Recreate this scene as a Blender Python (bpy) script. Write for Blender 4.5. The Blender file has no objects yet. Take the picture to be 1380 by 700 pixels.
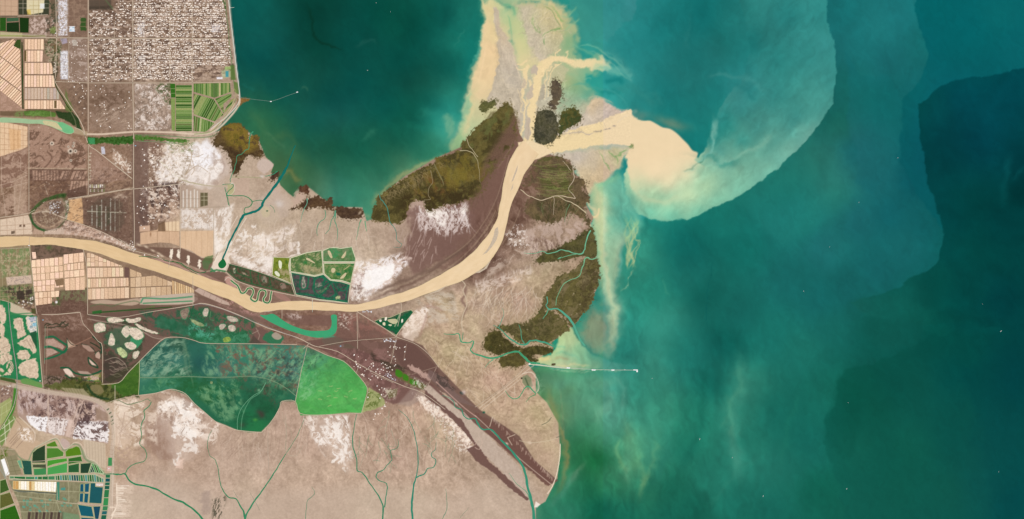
# Delta seen from high above: terrain, sea, river, fields, ponds, marshes, jetties.
# Ground units are metres; the tracing grid below is 40 m per unit.
import bpy, math, random
import numpy as np
random.seed(7)
U = 40.0                      # metres per tracing unit
SC = 1.5                      # colour samples per tracing unit
GX0, GY0, GX1, GY1 = -60, -40, 1440, 740
NX, NY = int((GX1-GX0)*SC)+1, int((GY1-GY0)*SC)+1
xs = GX0+np.arange(NX, dtype=np.float32)/SC
ys = GY0+np.arange(NY, dtype=np.float32)/SC
C = np.zeros((NY, NX, 3), np.float32)        # surface pigment, 0-255 display values
rs = np.random.RandomState(11)

def P(s):
    return [tuple(float(v) for v in q.split(',')) for q in s.split()]
def cr(pts, n=5, closed=False):              # catmull-rom smoothing
    p = np.array(pts, float); N = len(p); out = []
    rng = range(N) if closed else range(N-1)
    for i in rng:
        if closed: a, b, c, d = p[(i-1) % N], p[i], p[(i+1) % N], p[(i+2) % N]
        else: a, b, c, d = p[max(i-1, 0)], p[i], p[i+1], p[min(i+2, N-1)]
        for k in range(n):
            t = k/n
            out.append(.5*((2*b)+(-a+c)*t+(2*a-5*b+4*c-d)*t*t+(-a+3*b-3*c+d)*t**3))
    if not closed: out.append(p[-1])
    return [tuple(v) for v in out]
def S(s, n=4, closed=False): return cr(P(s), n, closed)

def win(x0, y0, x1, y1):
    i0 = max(int((x0-GX0)*SC), 0); i1 = min(int((x1-GX0)*SC)+2, NX)
    j0 = max(int((y0-GY0)*SC), 0); j1 = min(int((y1-GY0)*SC)+2, NY)
    return slice(j0, max(j1, j0)), slice(i0, max(i1, i0))
def grid(sl): return np.meshgrid(xs[sl[1]], ys[sl[0]])
_T = {}
def vn(X, Y, seed):                          # value noise, cell 1
    T = _T.get(seed)
    if T is None: T = _T[seed] = np.random.RandomState(seed).rand(256, 256).astype(np.float32)*2-1
    xi = np.floor(X).astype(np.int32); yi = np.floor(Y).astype(np.int32)
    fx = X-xi; fy = Y-yi; fx = fx*fx*(3-2*fx); fy = fy*fy*(3-2*fy)
    a = T[yi & 255, xi & 255]; b = T[yi & 255, (xi+1) & 255]
    c = T[(yi+1) & 255, xi & 255]; d = T[(yi+1) & 255, (xi+1) & 255]
    return (a*(1-fx)+b*fx)*(1-fy)+(c*(1-fx)+d*fx)*fy
def enlarge(F, H, W, k):
    gy = np.arange(H, dtype=np.float32)/k; gx = np.arange(W, dtype=np.float32)/k
    j = np.minimum(gy.astype(int), F.shape[0]-1); j2 = np.minimum(j+1, F.shape[0]-1); fy = (gy-j)
    i = np.minimum(gx.astype(int), F.shape[1]-1); i2 = np.minimum(i+1, F.shape[1]-1); fx = (gx-i)
    sh = (-1, 1) + (1,)*(F.ndim-2)
    fy = fy.reshape((-1, 1)+(1,)*(F.ndim-2)); fx = fx.reshape((1, -1)+(1,)*(F.ndim-2))
    R = F[j]*(1-fy)+F[j2]*fy
    return (R[:, i]*(1-fx)+R[:, i2]*fx).astype(np.float32)
def fbm(X, Y, sc, seed, oct=4, ang=0, st=1, warp=0, pers=.58):
    if X.size > 60000 and sc >= 9 and X.ndim == 2:
        k = 3 if sc < 24 else 5
        while oct > 1 and sc/2**(oct-1) < k*.9: oct -= 1
        return enlarge(fbm_(X[::k, ::k], Y[::k, ::k], sc, seed, oct, ang, st, warp, pers), *X.shape, k)
    return fbm_(X, Y, sc, seed, oct, ang, st, warp, pers)
def fbm_(X, Y, sc, seed, oct=4, ang=0, st=1, warp=0, pers=.58):
    ca, sa = math.cos(math.radians(ang)), math.sin(math.radians(ang))
    if warp:
        w1 = vn(X/(sc*1.3), Y/(sc*1.3), seed+91); w2 = vn(X/(sc*1.3)+9, Y/(sc*1.3)+5, seed+92)
        X = X+w1*warp; Y = Y+w2*warp
    u = (X*ca+Y*sa)/(sc*st)+seed*3.7; v = (-X*sa+Y*ca)/sc+seed*1.9
    o = 0; a = 1; t = 0
    for k in range(oct):
        o = o+a*vn(u, v, seed+k); t += a*a; a *= pers; u = u*2.03+11; v = v*2.03+7
    return o/math.sqrt(t)*1.35
def sstep(a, b, x):
    t = np.clip((x-a)/(b-a+1e-9), 0, 1); return t*t*(3-2*t)
def polysd(poly, X, Y):                      # signed distance, + inside
    d = np.full(X.shape, 1e9, np.float32); ins = np.zeros(X.shape, bool)
    n = len(poly)
    for i in range(n):
        x0, y0 = poly[i][:2]; x1, y1 = poly[(i+1) % n][:2]
        ex, ey = x1-x0, y1-y0; L = ex*ex+ey*ey+1e-9
        t = np.clip(((X-x0)*ex+(Y-y0)*ey)/L, 0, 1)
        dx = X-x0-t*ex; dy = Y-y0-t*ey
        d = np.minimum(d, dx*dx+dy*dy)
        if y0 != y1:
            c = ((y0 > Y) != (y1 > Y)) & (X < ex*(Y-y0)/ey+x0)
            ins ^= c
    d = np.sqrt(d); return np.where(ins, d, -d)
def region(poly, pad=4):
    a = np.array([p[:2] for p in poly]); x0, y0 = a.min(0)-pad; x1, y1 = a.max(0)+pad
    sl = win(x0, y0, x1, y1)
    return sl, *grid(sl)
_PM = {}
def pmask(poly, soft=.8, jag=0, jsc=5, seed=1, jwarp=0):
    if jag == 0 and len(poly) > 30:
        key = (tuple(poly[:3]), len(poly), tuple(poly[-1]), soft)
        if key not in _PM: _PM[key] = pmask_(poly, soft)
        return _PM[key]
    return pmask_(poly, soft, jag, jsc, seed, jwarp)
def pmask_(poly, soft=.8, jag=0, jsc=5, seed=1, jwarp=0):
    sl, X, Y = region(poly, 4+soft*1.0+jag)
    if X.size == 0: return sl, X, Y, X
    d = polysd(poly, X, Y)
    if jag: d = d+fbm(X, Y, jsc, seed, 4, warp=jwarp)*jag
    return sl, X, Y, sstep(-soft/2, soft/2, d)
def put(sl, m, col, a=1.0):
    if m.size == 0: return
    col = np.asarray(col, np.float32)
    m = (m*a)[..., None]
    C[sl] = C[sl]*(1-m)+col*m
def fill(poly, col, a=1, soft=.8, jag=0, jsc=5, seed=1, mot=0, msc=6, mang=0, mst=1, hue=None):
    """polygon of one pigment, optionally mottled"""
    if isinstance(poly, str): poly = P(poly)
    sl, X, Y, m = pmask(poly, soft, jag, jsc, seed)
    if m.size == 0: return
    col = np.array(col, np.float32)
    if mot:
        n = fbm(X, Y, msc, seed+40, 4, mang, mst)[..., None]
        col = col+n*(mot if hue is None else np.array(hue, np.float32)*mot)
    put(sl, m, col, a)
def patch(poly, col, thr=.2, sc=8, seed=1, a=1, w=.5, ang=0, st=1, oct=6, soft=6, warp=0):
    """noise-shaped patches of a pigment inside a polygon"""
    if isinstance(poly, str): poly = P(poly)
    sl, X, Y, m = pmask(poly, soft)
    if m.size == 0: return
    n = fbm(X, Y, sc, seed, oct, ang, st, warp, .74)
    m = m*sstep(thr-w*.7, thr+w*.7, n)
    v = fbm(X, Y, 1.7, seed+6, 3)[..., None]*7
    put(sl, m, np.asarray(col, np.float32)+v, a)
def line(pts, w, col, a=1, soft=.7):
    if isinstance(pts, str): pts = P(pts)
    p = [tuple(q) if len(q) > 2 else (q[0], q[1], w) for q in pts]
    pad = max(q[2] for q in p)/2+soft+1
    arr = np.array([q[:2] for q in p])
    sl = win(*(arr.min(0)-pad), *(arr.max(0)+pad))
    H, W = sl[0].stop-sl[0].start, sl[1].stop-sl[1].start
    if H <= 0 or W <= 0: return
    m = np.zeros((H, W), np.float32)
    for (x0, y0, w0), (x1, y1, w1) in zip(p[:-1], p[1:]):
        s2 = win(min(x0, x1)-pad, min(y0, y1)-pad, max(x0, x1)+pad, max(y0, y1)+pad)
        X, Y = grid(s2)
        if X.size == 0: continue
        ex, ey = x1-x0, y1-y0; L = ex*ex+ey*ey+1e-9
        t = np.clip(((X-x0)*ex+(Y-y0)*ey)/L, 0, 1)
        d = np.hypot(X-x0-t*ex, Y-y0-t*ey)-(w0+(w1-w0)*t)/2
        # thin lines keep their coverage
        k = np.clip(.5-d/soft, 0, 1)
        if w0 < soft: k = np.clip(k*1.0, 0, 1)
        q = (slice(s2[0].start-sl[0].start, s2[0].stop-sl[0].start), slice(s2[1].start-sl[1].start, s2[1].stop-sl[1].start))
        m[q] = np.maximum(m[q], k)
    put(sl, m, col, a)
def lines(s, w, col, a=1, soft=.7):
    for q in s.split(';'):
        if q.strip(): line(P(q), w, col, a, soft)
def blob(x, y, rx, ry, rot, col, a=1, p=1.0):
    R = max(rx, ry)*2.4; sl = win(x-R, y-R, x+R, y+R); X, Y = grid(sl)
    if X.size == 0: return
    c, s = math.cos(math.radians(rot)), math.sin(math.radians(rot))
    u = ((X-x)*c+(Y-y)*s)/rx; v = (-(X-x)*s+(Y-y)*c)/ry
    put(sl, np.exp(-(u*u+v*v)**p), col, a)
def soften(pts, w, col, a=1, n=5):           # brush stroke with gaussian flanks
    p = [tuple(q) if len(q) > 2 else (q[0], q[1], w) for q in (P(pts) if isinstance(pts, str) else pts)]
    q = cr(p, n); Lq = [0]
    for u, v in zip(q[:-1], q[1:]): Lq.append(Lq[-1]+math.hypot(v[0]-u[0], v[1]-u[1]))
    pad = max(v[2] for v in q)*1.9+3
    arr = np.array([v[:2] for v in q]); sl = win(*(arr.min(0)-pad), *(arr.max(0)+pad)); X, Y = grid(sl)
    if X.size == 0: return
    m = np.zeros(X.shape, np.float32); wa = min(4, pad*.3)
    X = X+fbm(X, Y, 9, 61, 3)*wa*.4; Y = Y+fbm(X, Y, 11, 62, 3)*wa*.4
    for k, ((x0, y0, w0), (x1, y1, w1)) in enumerate(zip(q[:-1], q[1:])):
        ex, ey = x1-x0, y1-y0; L = ex*ex+ey*ey+1e-9
        t = np.clip(((X-x0)*ex+(Y-y0)*ey)/L, 0, 1)
        d = np.hypot(X-x0-t*ex, Y-y0-t*ey)/((w0+(w1-w0)*t)/2)
        s = (Lq[k]+(Lq[k+1]-Lq[k])*t)/(Lq[-1]+1e-6)
        m = np.maximum(m, np.exp(-d*d)*sstep(0, .22, s)*sstep(0, .22, 1-s))
    put(sl, m, col, a)
def field(pts, X, Y, pw=2.6, eps=60):                # smooth blend of control pigments
    num = 0; den = 0
    for x, y, r, g, b in pts:
        w = 1/((X-x)**2+(Y-y)**2+eps)**(pw/2)
        num = num+w[..., None]*np.array((r, g, b), np.float32); den = den+w
    return num/den[..., None]
def CP(s):
    return [tuple(float(v) for v in q.split(',')) for q in s.split()]
def fieldfill(poly, pts, soft=2, a=1, jag=0, jsc=8, seed=1, pw=2.6, eps=60):
    if isinstance(poly, str): poly = P(poly)
    sl, X, Y, m = pmask(poly, soft, jag, jsc, seed)
    # evaluate coarse, then enlarge
    k = 6
    xc = X[::k, ::k]; yc = Y[::k, ::k]
    F = field(CP(pts), xc, yc, pw, eps)
    put(sl, m, enlarge(F, *X.shape, k), a); return
def dotrows(poly, n, col, r0, r1, seed, a=1, snap=0, dens=None):
    """random small dots, returns their places"""
    r = random.Random(seed)
    if isinstance(poly, str): poly = P(poly)
    A = np.array(poly); out = []
    x0, y0 = A.min(0); x1, y1 = A.max(0); tries = 0
    while len(out) < n and tries < n*30:
        tries += 1
        x = r.uniform(x0, x1); y = r.uniform(y0, y1)
        if snap: y = round(y/snap)*snap+r.uniform(-.5, .5)
        if dens is not None and r.random() > dens(x, y): continue
        if pip(poly, x, y): out.append((x, y, r.uniform(r0, r1)))
    if col is not None:
        for (x, y, q) in out: line([(x-.2, y), (x+.2, y)], q, col, a, .8)
    return out
def pip(poly, x, y):
    c = False; n = len(poly); j = n-1
    for i in range(n):
        xi, yi = poly[i][:2]; xj, yj = poly[j][:2]
        if (yi > y) != (yj > y) and x < (xj-xi)*(y-yi)/(yj-yi)+xi: c = not c
        j = i
    return c
def creek(x, y, ang, n, step, w, col, a, seed, bend=22, branch=.12, drift=0):
    """winding drainage line painted in the mud"""
    r = random.Random(seed); pts = [(x, y, w)]; A = ang
    for k in range(n):
        A += r.uniform(-bend, bend); A += (ang-A)*.15+drift
        x += math.cos(math.radians(A))*step; y += math.sin(math.radians(A))*step
        pts.append((x, y, w*(1-k/n*.7)))
        if r.random() < branch and n > 6:
            creek(x, y, A+r.choice((-45, 45)), n//2, step, w*.7, col, a, r.randrange(10**6), bend, branch*.6)
    line(cr(pts, 2), w, col, a, .8)

# ------------------------------------------------ the pigment of the sea: suspended silt
ALL = [(-70, -50), (1450, -50), (1450, 750), (-70, 750)]
# middle waters
fieldfill(ALL, '''330,20,8,98,94 360,60,10,98,94 420,20,5,74,66 430,60,5,74,66 400,100,10,92,88 470,60,4,88,84 500,20,4,86,82
540,80,4,86,84 560,40,4,84,82 600,20,5,86,84 480,110,5,92,90 520,140,6,96,96 440,130,5,86,84 380,125,10,98,94 430,160,20,112,108
350,160,56,124,100 340,140,40,118,100 385,200,74,130,100 380,225,92,132,92 400,240,88,130,92 430,200,38,118,100 420,250,66,140,112
460,235,28,118,100 480,265,36,140,118 455,262,40,140,118 500,285,64,168,140 490,200,14,104,92 530,190,8,98,90 520,225,18,120,104
510,250,48,150,130 560,160,6,90,86 580,140,8,96,90 600,90,6,92,88 620,60,20,128,118 625,20,26,126,116 605,130,34,140,126
585,165,32,150,134 600,175,66,176,150 570,205,36,140,120 545,228,70,170,140 560,190,14,116,104
780,20,40,150,142 830,25,44,150,144 860,20,34,140,136 850,60,32,136,132 900,40,20,126,122 930,80,14,118,114 900,120,20,122,118
940,20,22,128,124 990,30,44,140,132 1040,40,46,146,140 1000,70,30,130,124 1060,80,60,150,142 1100,60,62,152,146 1115,100,66,154,146
960,130,22,124,118 1000,120,44,142,136 1040,150,58,150,140 1090,160,80,166,152 1070,200,92,172,156 1030,225,110,186,164
960,180,20,126,120 990,180,46,146,136 940,200,20,124,118 860,140,34,136,130 900,160,22,126,120 980,60,28,128,120 840,110,44,150,144
800,40,54,152,146 830,130,50,160,150 920,60,18,122,118 1090,20,56,148,142''', 1, pw=3.4, eps=500)
# east of the plume
outer = P('1112,-60 1114,0 1117,30 1125,60 1127,100 1121,135 1108,160 1096,180 1078,200 1058,217 1040,233 1020,247 1000,260 985,268 965,280 945,288 930,294 910,297 890,297 870,294 856,300 840,330 826,440 800,494 760,496 716,494 716,760 1460,760 1460,-60')
fieldfill(outer, '''1130,20,28,118,118 1150,60,32,116,116 1180,40,36,120,120 1220,20,34,116,118 1240,60,32,114,114 1200,90,32,112,114
1140,120,26,110,104 1130,170,24,112,100 1100,220,30,120,108 1120,260,34,120,108 1060,250,28,118,106 1080,300,30,120,108
1160,200,18,104,108 1200,180,28,110,112 1190,240,26,106,110 1220,130,28,108,112 1230,180,10,92,98 1230,240,12,90,98 1200,290,20,96,102
1160,300,30,104,108 1120,330,32,112,110 960,300,26,122,108 900,310,28,128,114 860,330,34,136,120 1000,340,20,112,100 930,370,28,118,106
1060,380,24,104,98 1000,420,22,104,94 950,400,18,104,92 870,400,34,130,112 900,430,42,136,118 920,480,34,126,108 880,500,46,140,122
850,470,28,122,108 840,440,32,140,122 1220,330,28,108,110 1240,300,22,100,104 1180,360,26,104,106 1110,400,22,100,96 1150,390,24,100,98
1180,440,14,88,78 1120,440,24,102,92 1080,470,28,108,94 1040,450,24,104,92 980,460,14,96,84 960,520,20,108,92 1000,520,50,134,112
1010,600,30,116,96 990,560,42,128,106 940,560,30,120,98 920,600,26,114,92 880,560,52,148,122 860,600,86,158,116 845,640,64,142,104
820,560,62,152,128 830,520,58,150,128 790,540,70,156,128 760,530,84,150,108 750,560,94,146,104 790,580,50,134,104 770,610,34,118,82
800,620,18,106,66 790,650,20,112,74 830,650,34,122,84 870,660,38,124,92 900,660,22,106,84 930,690,20,104,84 960,640,28,112,92
1000,680,22,106,88 1060,620,26,106,90 1050,560,26,108,92 1100,540,26,106,90 1090,600,24,104,90 1100,660,16,94,76 770,660,60,146,110
765,690,70,158,126 810,690,18,112,86 850,695,22,110,86 1040,690,20,102,86 900,700,20,104,84 870,530,44,140,118 1300,420,4,72,70 1380,420,2,66,68 1300,500,4,76,72 1380,520,2,68,70 1260,460,10,82,74 1220,520,12,84,74 1300,600,8,80,74 1380,640,4,74,74 1220,620,14,90,76 1160,560,16,92,78''', 1.5, pw=3.4, eps=320)
# soft mottling of the water
def mottle(poly, amp, sc, seed, ang=0, st=1, soft=20, warp=0):
    sl, X, Y, m = pmask(poly, soft)
    n = fbm(X, Y, sc, seed, 4, ang, st, warp)*m
    C[sl] *= (1+n*amp)[..., None]
mottle(ALL, .045, 60, 5, 80, 1.6, warp=40)
mottle(ALL, .02, 14, 6, 70, 2.0, warp=10)
# second and third fronts of clear water
f2 = S('1237,-60 1236,0 1233,20 1240,38 1247,56 1250,74 1246,95 1240,112 1226,126 1216,138 1214,160 1213,180 1211,200 1206,212 1225,235 1262,300 1290,310 1460,240 1460,-60', 3, True)
fieldfill(f2, '''1250,10,4,100,104 1260,60,6,98,104 1300,40,6,100,106 1350,20,14,106,110 1370,60,12,100,106 1290,90,8,96,102 1240,120,10,100,104
1330,90,8,94,100 1228,150,12,96,102 1225,200,10,92,98 1225,235,10,92,98 1240,220,10,90,98''', 3, .9)
sl, X, Y, m = pmask(f2, 2)
f4 = P('1141,70 1146,120 1143,160 1147,180 1156,200 1157,230 1152,246 1175,260 1212,215 1216,138 1200,100 1160,100')
fieldfill(f4, '1150,120,24,110,112 1180,180,26,108,112 1160,240,22,106,110 1205,200,26,108,112', 5, .5)
fieldfill(P('1042,235 1062,225 1085,205 1097,182 1104,230 1102,300 1060,330 1020,300 990,270'), '1060,250,30,122,108 1080,300,34,124,112', 12, .45)
DK0 = '1460,86 1378,93 1355,97 1333,100 1312,103 1296,106 1280,112 1268,117 1254,127 1245,134 1238,141 1240,152 1239,168 1238,185 1244,200 1248,222 1252,240 1258,262 1262,285 1268,305 1271,320 1270,333 1266,346 1258,356 1246,364 1230,372 1218,380 1211,388 1196,391 1180,398 1160,403 1145,408 1170,425 1240,436 1340,440 1460,430'
dark = P(DK0)
fieldfill(dark, '''1260,150,4,72,72 1260,200,2,64,66 1300,130,2,78,84 1330,200,2,70,78 1370,130,2,72,80 1290,250,2,68,70 1300,300,2,68,72
1350,300,2,64,70 1370,220,1,58,64 1290,340,4,72,72 1260,380,6,76,70 1300,400,4,72,70 1350,400,2,66,70 1220,400,16,90,82 1200,420,16,88,80
1230,450,14,86,76 1260,470,10,80,72 1180,440,18,90,80 1150,420,26,98,90 1150,520,10,84,70 1180,550,12,84,70 1150,600,18,92,76 1220,520,10,80,70
1220,600,14,88,74 1200,660,14,88,74 1290,560,8,76,68 1290,500,4,74,70 1320,520,2,68,66 1370,500,2,64,68 1350,580,6,74,72 1330,650,8,80,76
1370,680,4,72,74 1270,660,12,86,74 1140,680,16,90,76''', 2.2, .97, pw=3.2, eps=500)
fieldfill('1460,440 1300,450 1250,452 1236,466 1180,490 1150,494 1134,500 1127,520 1122,545 1116,560 1112,600 1160,760 1460,760', '1150,520,10,84,70 1180,550,12,84,70 1150,600,18,92,76 1220,520,10,80,70 1220,600,14,88,74 1200,660,14,88,74 1290,560,8,76,68 1290,500,4,74,70 1370,500,2,64,68 1350,580,6,74,72 1330,650,8,80,76 1370,680,4,72,74 1270,660,12,86,74 1140,680,16,90,76', 5, .62, 3, 16)
# faint steps inside the dark water
fill(S('1360,760 1330,640 1320,600 1310,560 1295,500 1310,495 1330,470 1400,440 1460,500 1460,760',3,True), (2,66,68), .35, 26, 6, 20)
fill(S('1145,408 1150,440 1180,465 1230,470 1245,450 1256,420 1215,400 1180,398',3,True), (22,94,84), .35, 16, 3, 14)
fill(S('1130,505 1124,530 1118,560 1110,590 1145,620 1160,560 1160,520',3), (10,78,64), .3, 10)
soften('1365,205,8 1357,222,10 1354,250,12 1352,280,14', 8, (14,92,98), .5)
soften('1378,225,6 1366,240,8', 6, (14,92,98), .4)
blob(1378, 262, 22, 20, 0, (0,52,56), .6)
mottle(dark, .05, 26, 15, 20, 1.5, warp=15)
# the inner arc of the plume
arcp = P('1460,-60 1110,-60')
plume = P('1112,-60 1114,0 1117,30 1125,60 1127,100 1121,135 1108,160 1096,180 1078,200 1058,217 1040,233 1020,247 1000,260 985,268 965,280 945,288 930,294 910,297 890,297 872,294 856,286 846,262 842,240 850,215 880,200 940,214 950,200 960,170 968,150 980,130 1000,110 1010,60 980,-60')
fieldfill(plume, '''1105,20,54,146,140 1115,60,64,152,146 1120,100,66,154,146 1085,60,60,150,142 1060,20,46,142,136 1040,80,52,146,138 1100,140,78,164,152
1088,180,92,172,156 1060,208,104,180,160 1030,235,112,186,162 1000,256,120,190,162 970,272,128,194,162 940,286,124,192,160 905,292,112,186,156
875,288,108,184,154 855,270,130,190,156 860,250,176,206,164 880,265,166,206,164 900,275,150,200,162 925,262,190,212,168 950,250,170,204,162
900,245,226,218,176 880,230,238,220,178 925,235,216,214,172 945,225,130,184,152 930,215,214,214,176 965,225,130,186,158 990,235,126,190,160
960,240,160,200,162 1000,215,92,170,150 970,205,70,156,144 960,190,36,134,126 1040,190,78,164,150 1070,160,66,156,146 1020,170,60,150,142
1000,150,50,144,138 980,160,40,138,132 965,165,34,136,130 1000,190,50,146,138 985,222,88,164,146 1010,120,42,140,134 1040,130,54,148,140
1010,60,30,132,126 990,20,44,140,132 1000,90,36,134,128''', 2.4)
# clear tongue
soften('935,190,16 955,182,22 975,175,20 985,160,14', 16, (24,128,122), .5)
soften('938,216,3 948,212,5 960,214,8 975,222,8 1000,215,14', 4, (54,146,132), .6)
soften('940,222,3 975,218,5 1010,205,8 1050,180,12', 8, (120,186,164), .45)
soften('915,236,3 945,216,3 958,200,4 962,180,5 962,160,4 961,150,3', 4, (106,184,168), .75)
soften('958,200,5 963,180,6 964,160,4', 4, (96,176,162), .5)
soften('918,232,1.4 930,226,1.6 945,217,1.4 948,211,1.2', 2, (86,140,110), .8)
soften('948,105,3 970,98,4 1000,104,5 1022,115,5 1040,130,4', 4, (66,156,146), .45)
soften('985,110,6 1005,122,7 1025,135,6', 4, (30,128,122), .3)
soften('1015,228,12 1060,195,14 1090,160,12', 10, (98,176,158), .35)
mottle(plume, .04, 34, 25, -45, 2.2, warp=18); mottle(plume, .03, 10, 26, -50, 5, warp=8)
# west rim of the eastern bay: lighter waters north
fieldfill(S('796,232 815,236 838,238 850,262 862,292 858,318 838,330 832,360 826,400 812,380 806,350 800,325 796,305 800,290 793,262', 3, True), '815,245,140,196,158 835,250,110,186,156 810,270,190,206,164 830,275,100,182,154 806,290,200,200,160 825,300,96,176,150 808,320,180,200,160 812,350,150,196,156 845,300,70,162,140 820,390,110,186,150', 14, .9)
w1 = S('850,-60 858,0 856,12 846,28 830,42 815,52 795,52 780,45 760,-60', 3, True)
fieldfill(w1, '780,20,60,154,146 820,30,54,156,150 850,5,58,154,152 800,0,52,150,146 830,10,46,148,144', 2, .8)
soften('780,50,8 810,60,10 830,75,10 848,95,8 858,110,8', 8, (56,150,142), .5)
soften('800,60,3 825,75,3 845,95,3', 3, (88,176,162), .4)
soften('870,121,6 885,128,6 895,145,8', 6, (40,142,134), .5)
soften('930,0,6 928,40,5 925,70,6', 6, (34,140,134), .35)
soften('815,125,10 850,120,12 870,130,10 890,148,12', 12, (46,148,138), .5)
blob(905, 166, 20, 7, 15, (130,150,120), .6); blob(862, 155, 14, 7, 10, (110,150,130), .5)
# long silt trail along the east shore
T = (214,208,160)
soften('790,220,20 812,245,26 822,285,28 818,310,30 812,345,28 818,380,28 826,410,26 828,440,22 823,466,14 822,486,8', 10, (112,186,152), .75)
soften('796,226,18 808,262,22 812,285,20 811,310,18 811,345,16 818,378,15 826,405,15 829,432,14 825,458,10 822,488,6', 8, (200,206,164), .85)
soften('845,285,10 848,320,10 852,350,8', 10, (74,166,140), .5)
for k in range(9):
    r = random.Random(k+3)
    pts = [(850+r.uniform(-4, 5)+6*math.sin(j*.8+k), 288+j*13, r.uniform(1, 2.6)) for j in range(7)]
    soften(pts, 2, (150,196,140), .5)
soften('856,362,2 848,372,1.5 845,385,1.5 838,395,2', 2, (130,190,150), .6)
soften('832,395,12 836,420,12 838,450,10', 12, (40,140,124), .4)
soften('893,374,2 897,390,4 905,400,3', 3, (70,160,130), .3)
soften('960,345,1.2 955,400,1.2 957,450,1', 1, (8,92,88), .5)
# brown shoal south of the marsh
fieldfill(P('786,430 800,416 812,420 820,440 822,462 820,478 800,474 785,462 780,446'), '800,440,140,146,118 812,455,140,152,120 790,450,152,144,118 818,472,120,166,134', 26, .7, 3)
# fan east of the port
fan = P('757,430 768,436 778,452 786,468 800,478 822,486 860,494 858,498 800,497 760,495 722,490 714,487 742,478 752,462')
fieldfill(fan, '''760,445,200,200,160 770,462,196,206,164 745,470,176,200,160 760,478,150,190,156 735,482,206,200,160 760,488,206,200,160
780,475,140,190,150 790,485,130,188,150 800,490,120,180,146 775,492,180,196,160 820,490,70,156,134 850,496,40,134,118 800,478,44,146,130 820,484,34,130,120''', 3, .95)
soften('742,462,3 755,466,3 765,470,2', 2, (110,176,150), .5)
soften('745,478,2 760,474,3 775,478,3 790,487,2', 2, (110,176,150), .45)
soften('745,484,3 758,480,3 770,484,2', 2, (168,150,120), .5)
soften('722,481,5 735,482,6 745,482,3', 3, (226,206,160), .8)
soften('748,493,3 775,489,3 800,492,2', 3, (214,206,160), .6)
soften('715,491,1.5 760,497,1.5 800,499,1.4 850,498,1.2', 1.5, (150,196,160), .7)
soften('820,500,3 835,515,6 842,540,6 838,560,6', 6, (84,164,140), .4)
# southern shallows
soften('735,510,8 742,540,10 752,565,10 760,595,9 762,630,8 757,655,7 740,680,6', 12, (122,148,98), .55)
soften('735,515,16 750,520,20 770,512,20 800,515,18 840,512,12', 12, (80,162,132), .6)
soften('750,535,20 775,540,22 800,545,22 815,535,16', 12, (74,150,120), .4)
soften('756,570,4 764,600,4 765,640,4', 4, (186,160,96), .3)
soften('790,505,12 815,525,12 825,545,12 805,560,10 800,580,10', 10, (84,160,132), .4)
for pts in ('880,590,3 886,600,3 882,620,3 872,640,3 862,665,3', '864,600,3 860,620,4 868,640,4 866,660,4 858,680,3', '836,590,3 833,610,4 840,630,4 850,640,3',
            '845,575,6 850,600,8 856,640,8'):
    soften([(x, y, w*2.2) for x, y, w in P(pts)], 3, (130,180,116), .3)
soften('840,560,10 850,590,12 845,630,10 850,660,8', 10, (90,160,120), .4)
soften('990,460,10 1000,520,16 988,550,20 990,600,18 1000,660,14', 8, (64,142,118), .5); soften('992,480,4 998,520,6 984,550,6 990,600,6', 6, (76,154,124), .4); soften('880,470,40 885,540,46 880,600,44 870,660,30', 8, (60,144,116), .4); soften('950,470,8 948,540,12 935,600,14 905,650,14', 8, (20,102,84), .4); soften('905,600,14 880,650,16 850,690,16', 6, (22,98,78), .35)
soften('975,530,6 985,545,7 970,580,6', 6, (62,142,114), .35)
soften('735,690,7 755,670,8 772,645,8 790,620,5', 7, (92,166,136), .55)
blob(800, 622, 22, 16, 0, (12,104,58), .5); blob(784, 600, 20, 26, 20, (26,110,66), .4)
soften('880,480,14 890,540,14 900,600,14 880,660,12', 14, (44,134,112), .35)
soften('1080,520,8 1060,580,9 1050,640,9', 8, (34,118,96), .3); soften('950,690,5 990,640,6 1030,610,6', 6, (40,122,100), .25)
# ---------------- western bay
soften('415,0,4 417,20,5 422,42,5 432,55,4 450,63,3 470,70,2.5', 5, (6,62,50), .8)
soften('330,145,10 350,165,14 362,200,14 380,225,14', 12, (80,130,98), .45)
soften('360,190,8 385,180,9 395,200,8 385,235,9', 10, (96,134,96), .4)
soften('375,240,8 390,232,9 405,248,8', 8, (146,140,86), .6)
soften('355,175,4 372,190,4 385,205,4', 4, (110,150,122), .3)
soften('486,190,5 500,178,6 506,172,3', 5, (36,138,122), .6)
soften('560,160,9 580,150,10 600,165,10 590,180,8', 10, (40,150,134), .35)
soften('540,170,8 560,172,9 580,178,9', 8, (20,124,112), .5)
soften('480,62,5 500,55,5 510,62,4', 5, (24,108,104), .4)
soften('500,292,7 504,275,7 512,262,7 530,246,8 550,234,8 575,220,8 590,212,7 612,204,6', 7, (110,182,140), .8)
soften('505,260,6 525,242,7 548,226,7 575,212,8', 8, (56,156,130), .45)
soften('605,190,6 610,170,8 600,160,8 612,180,8', 8, (130,190,150), .5)
soften('500,296,6 490,292,4 476,282,2', 4, (110,176,140), .5)
soften('322,112,3 334,118,5 345,124,3', 4, (40,130,120), .45)
soften('405,120,2 413,117,3 417,124,2', 3, (40,126,110), .5)
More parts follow.
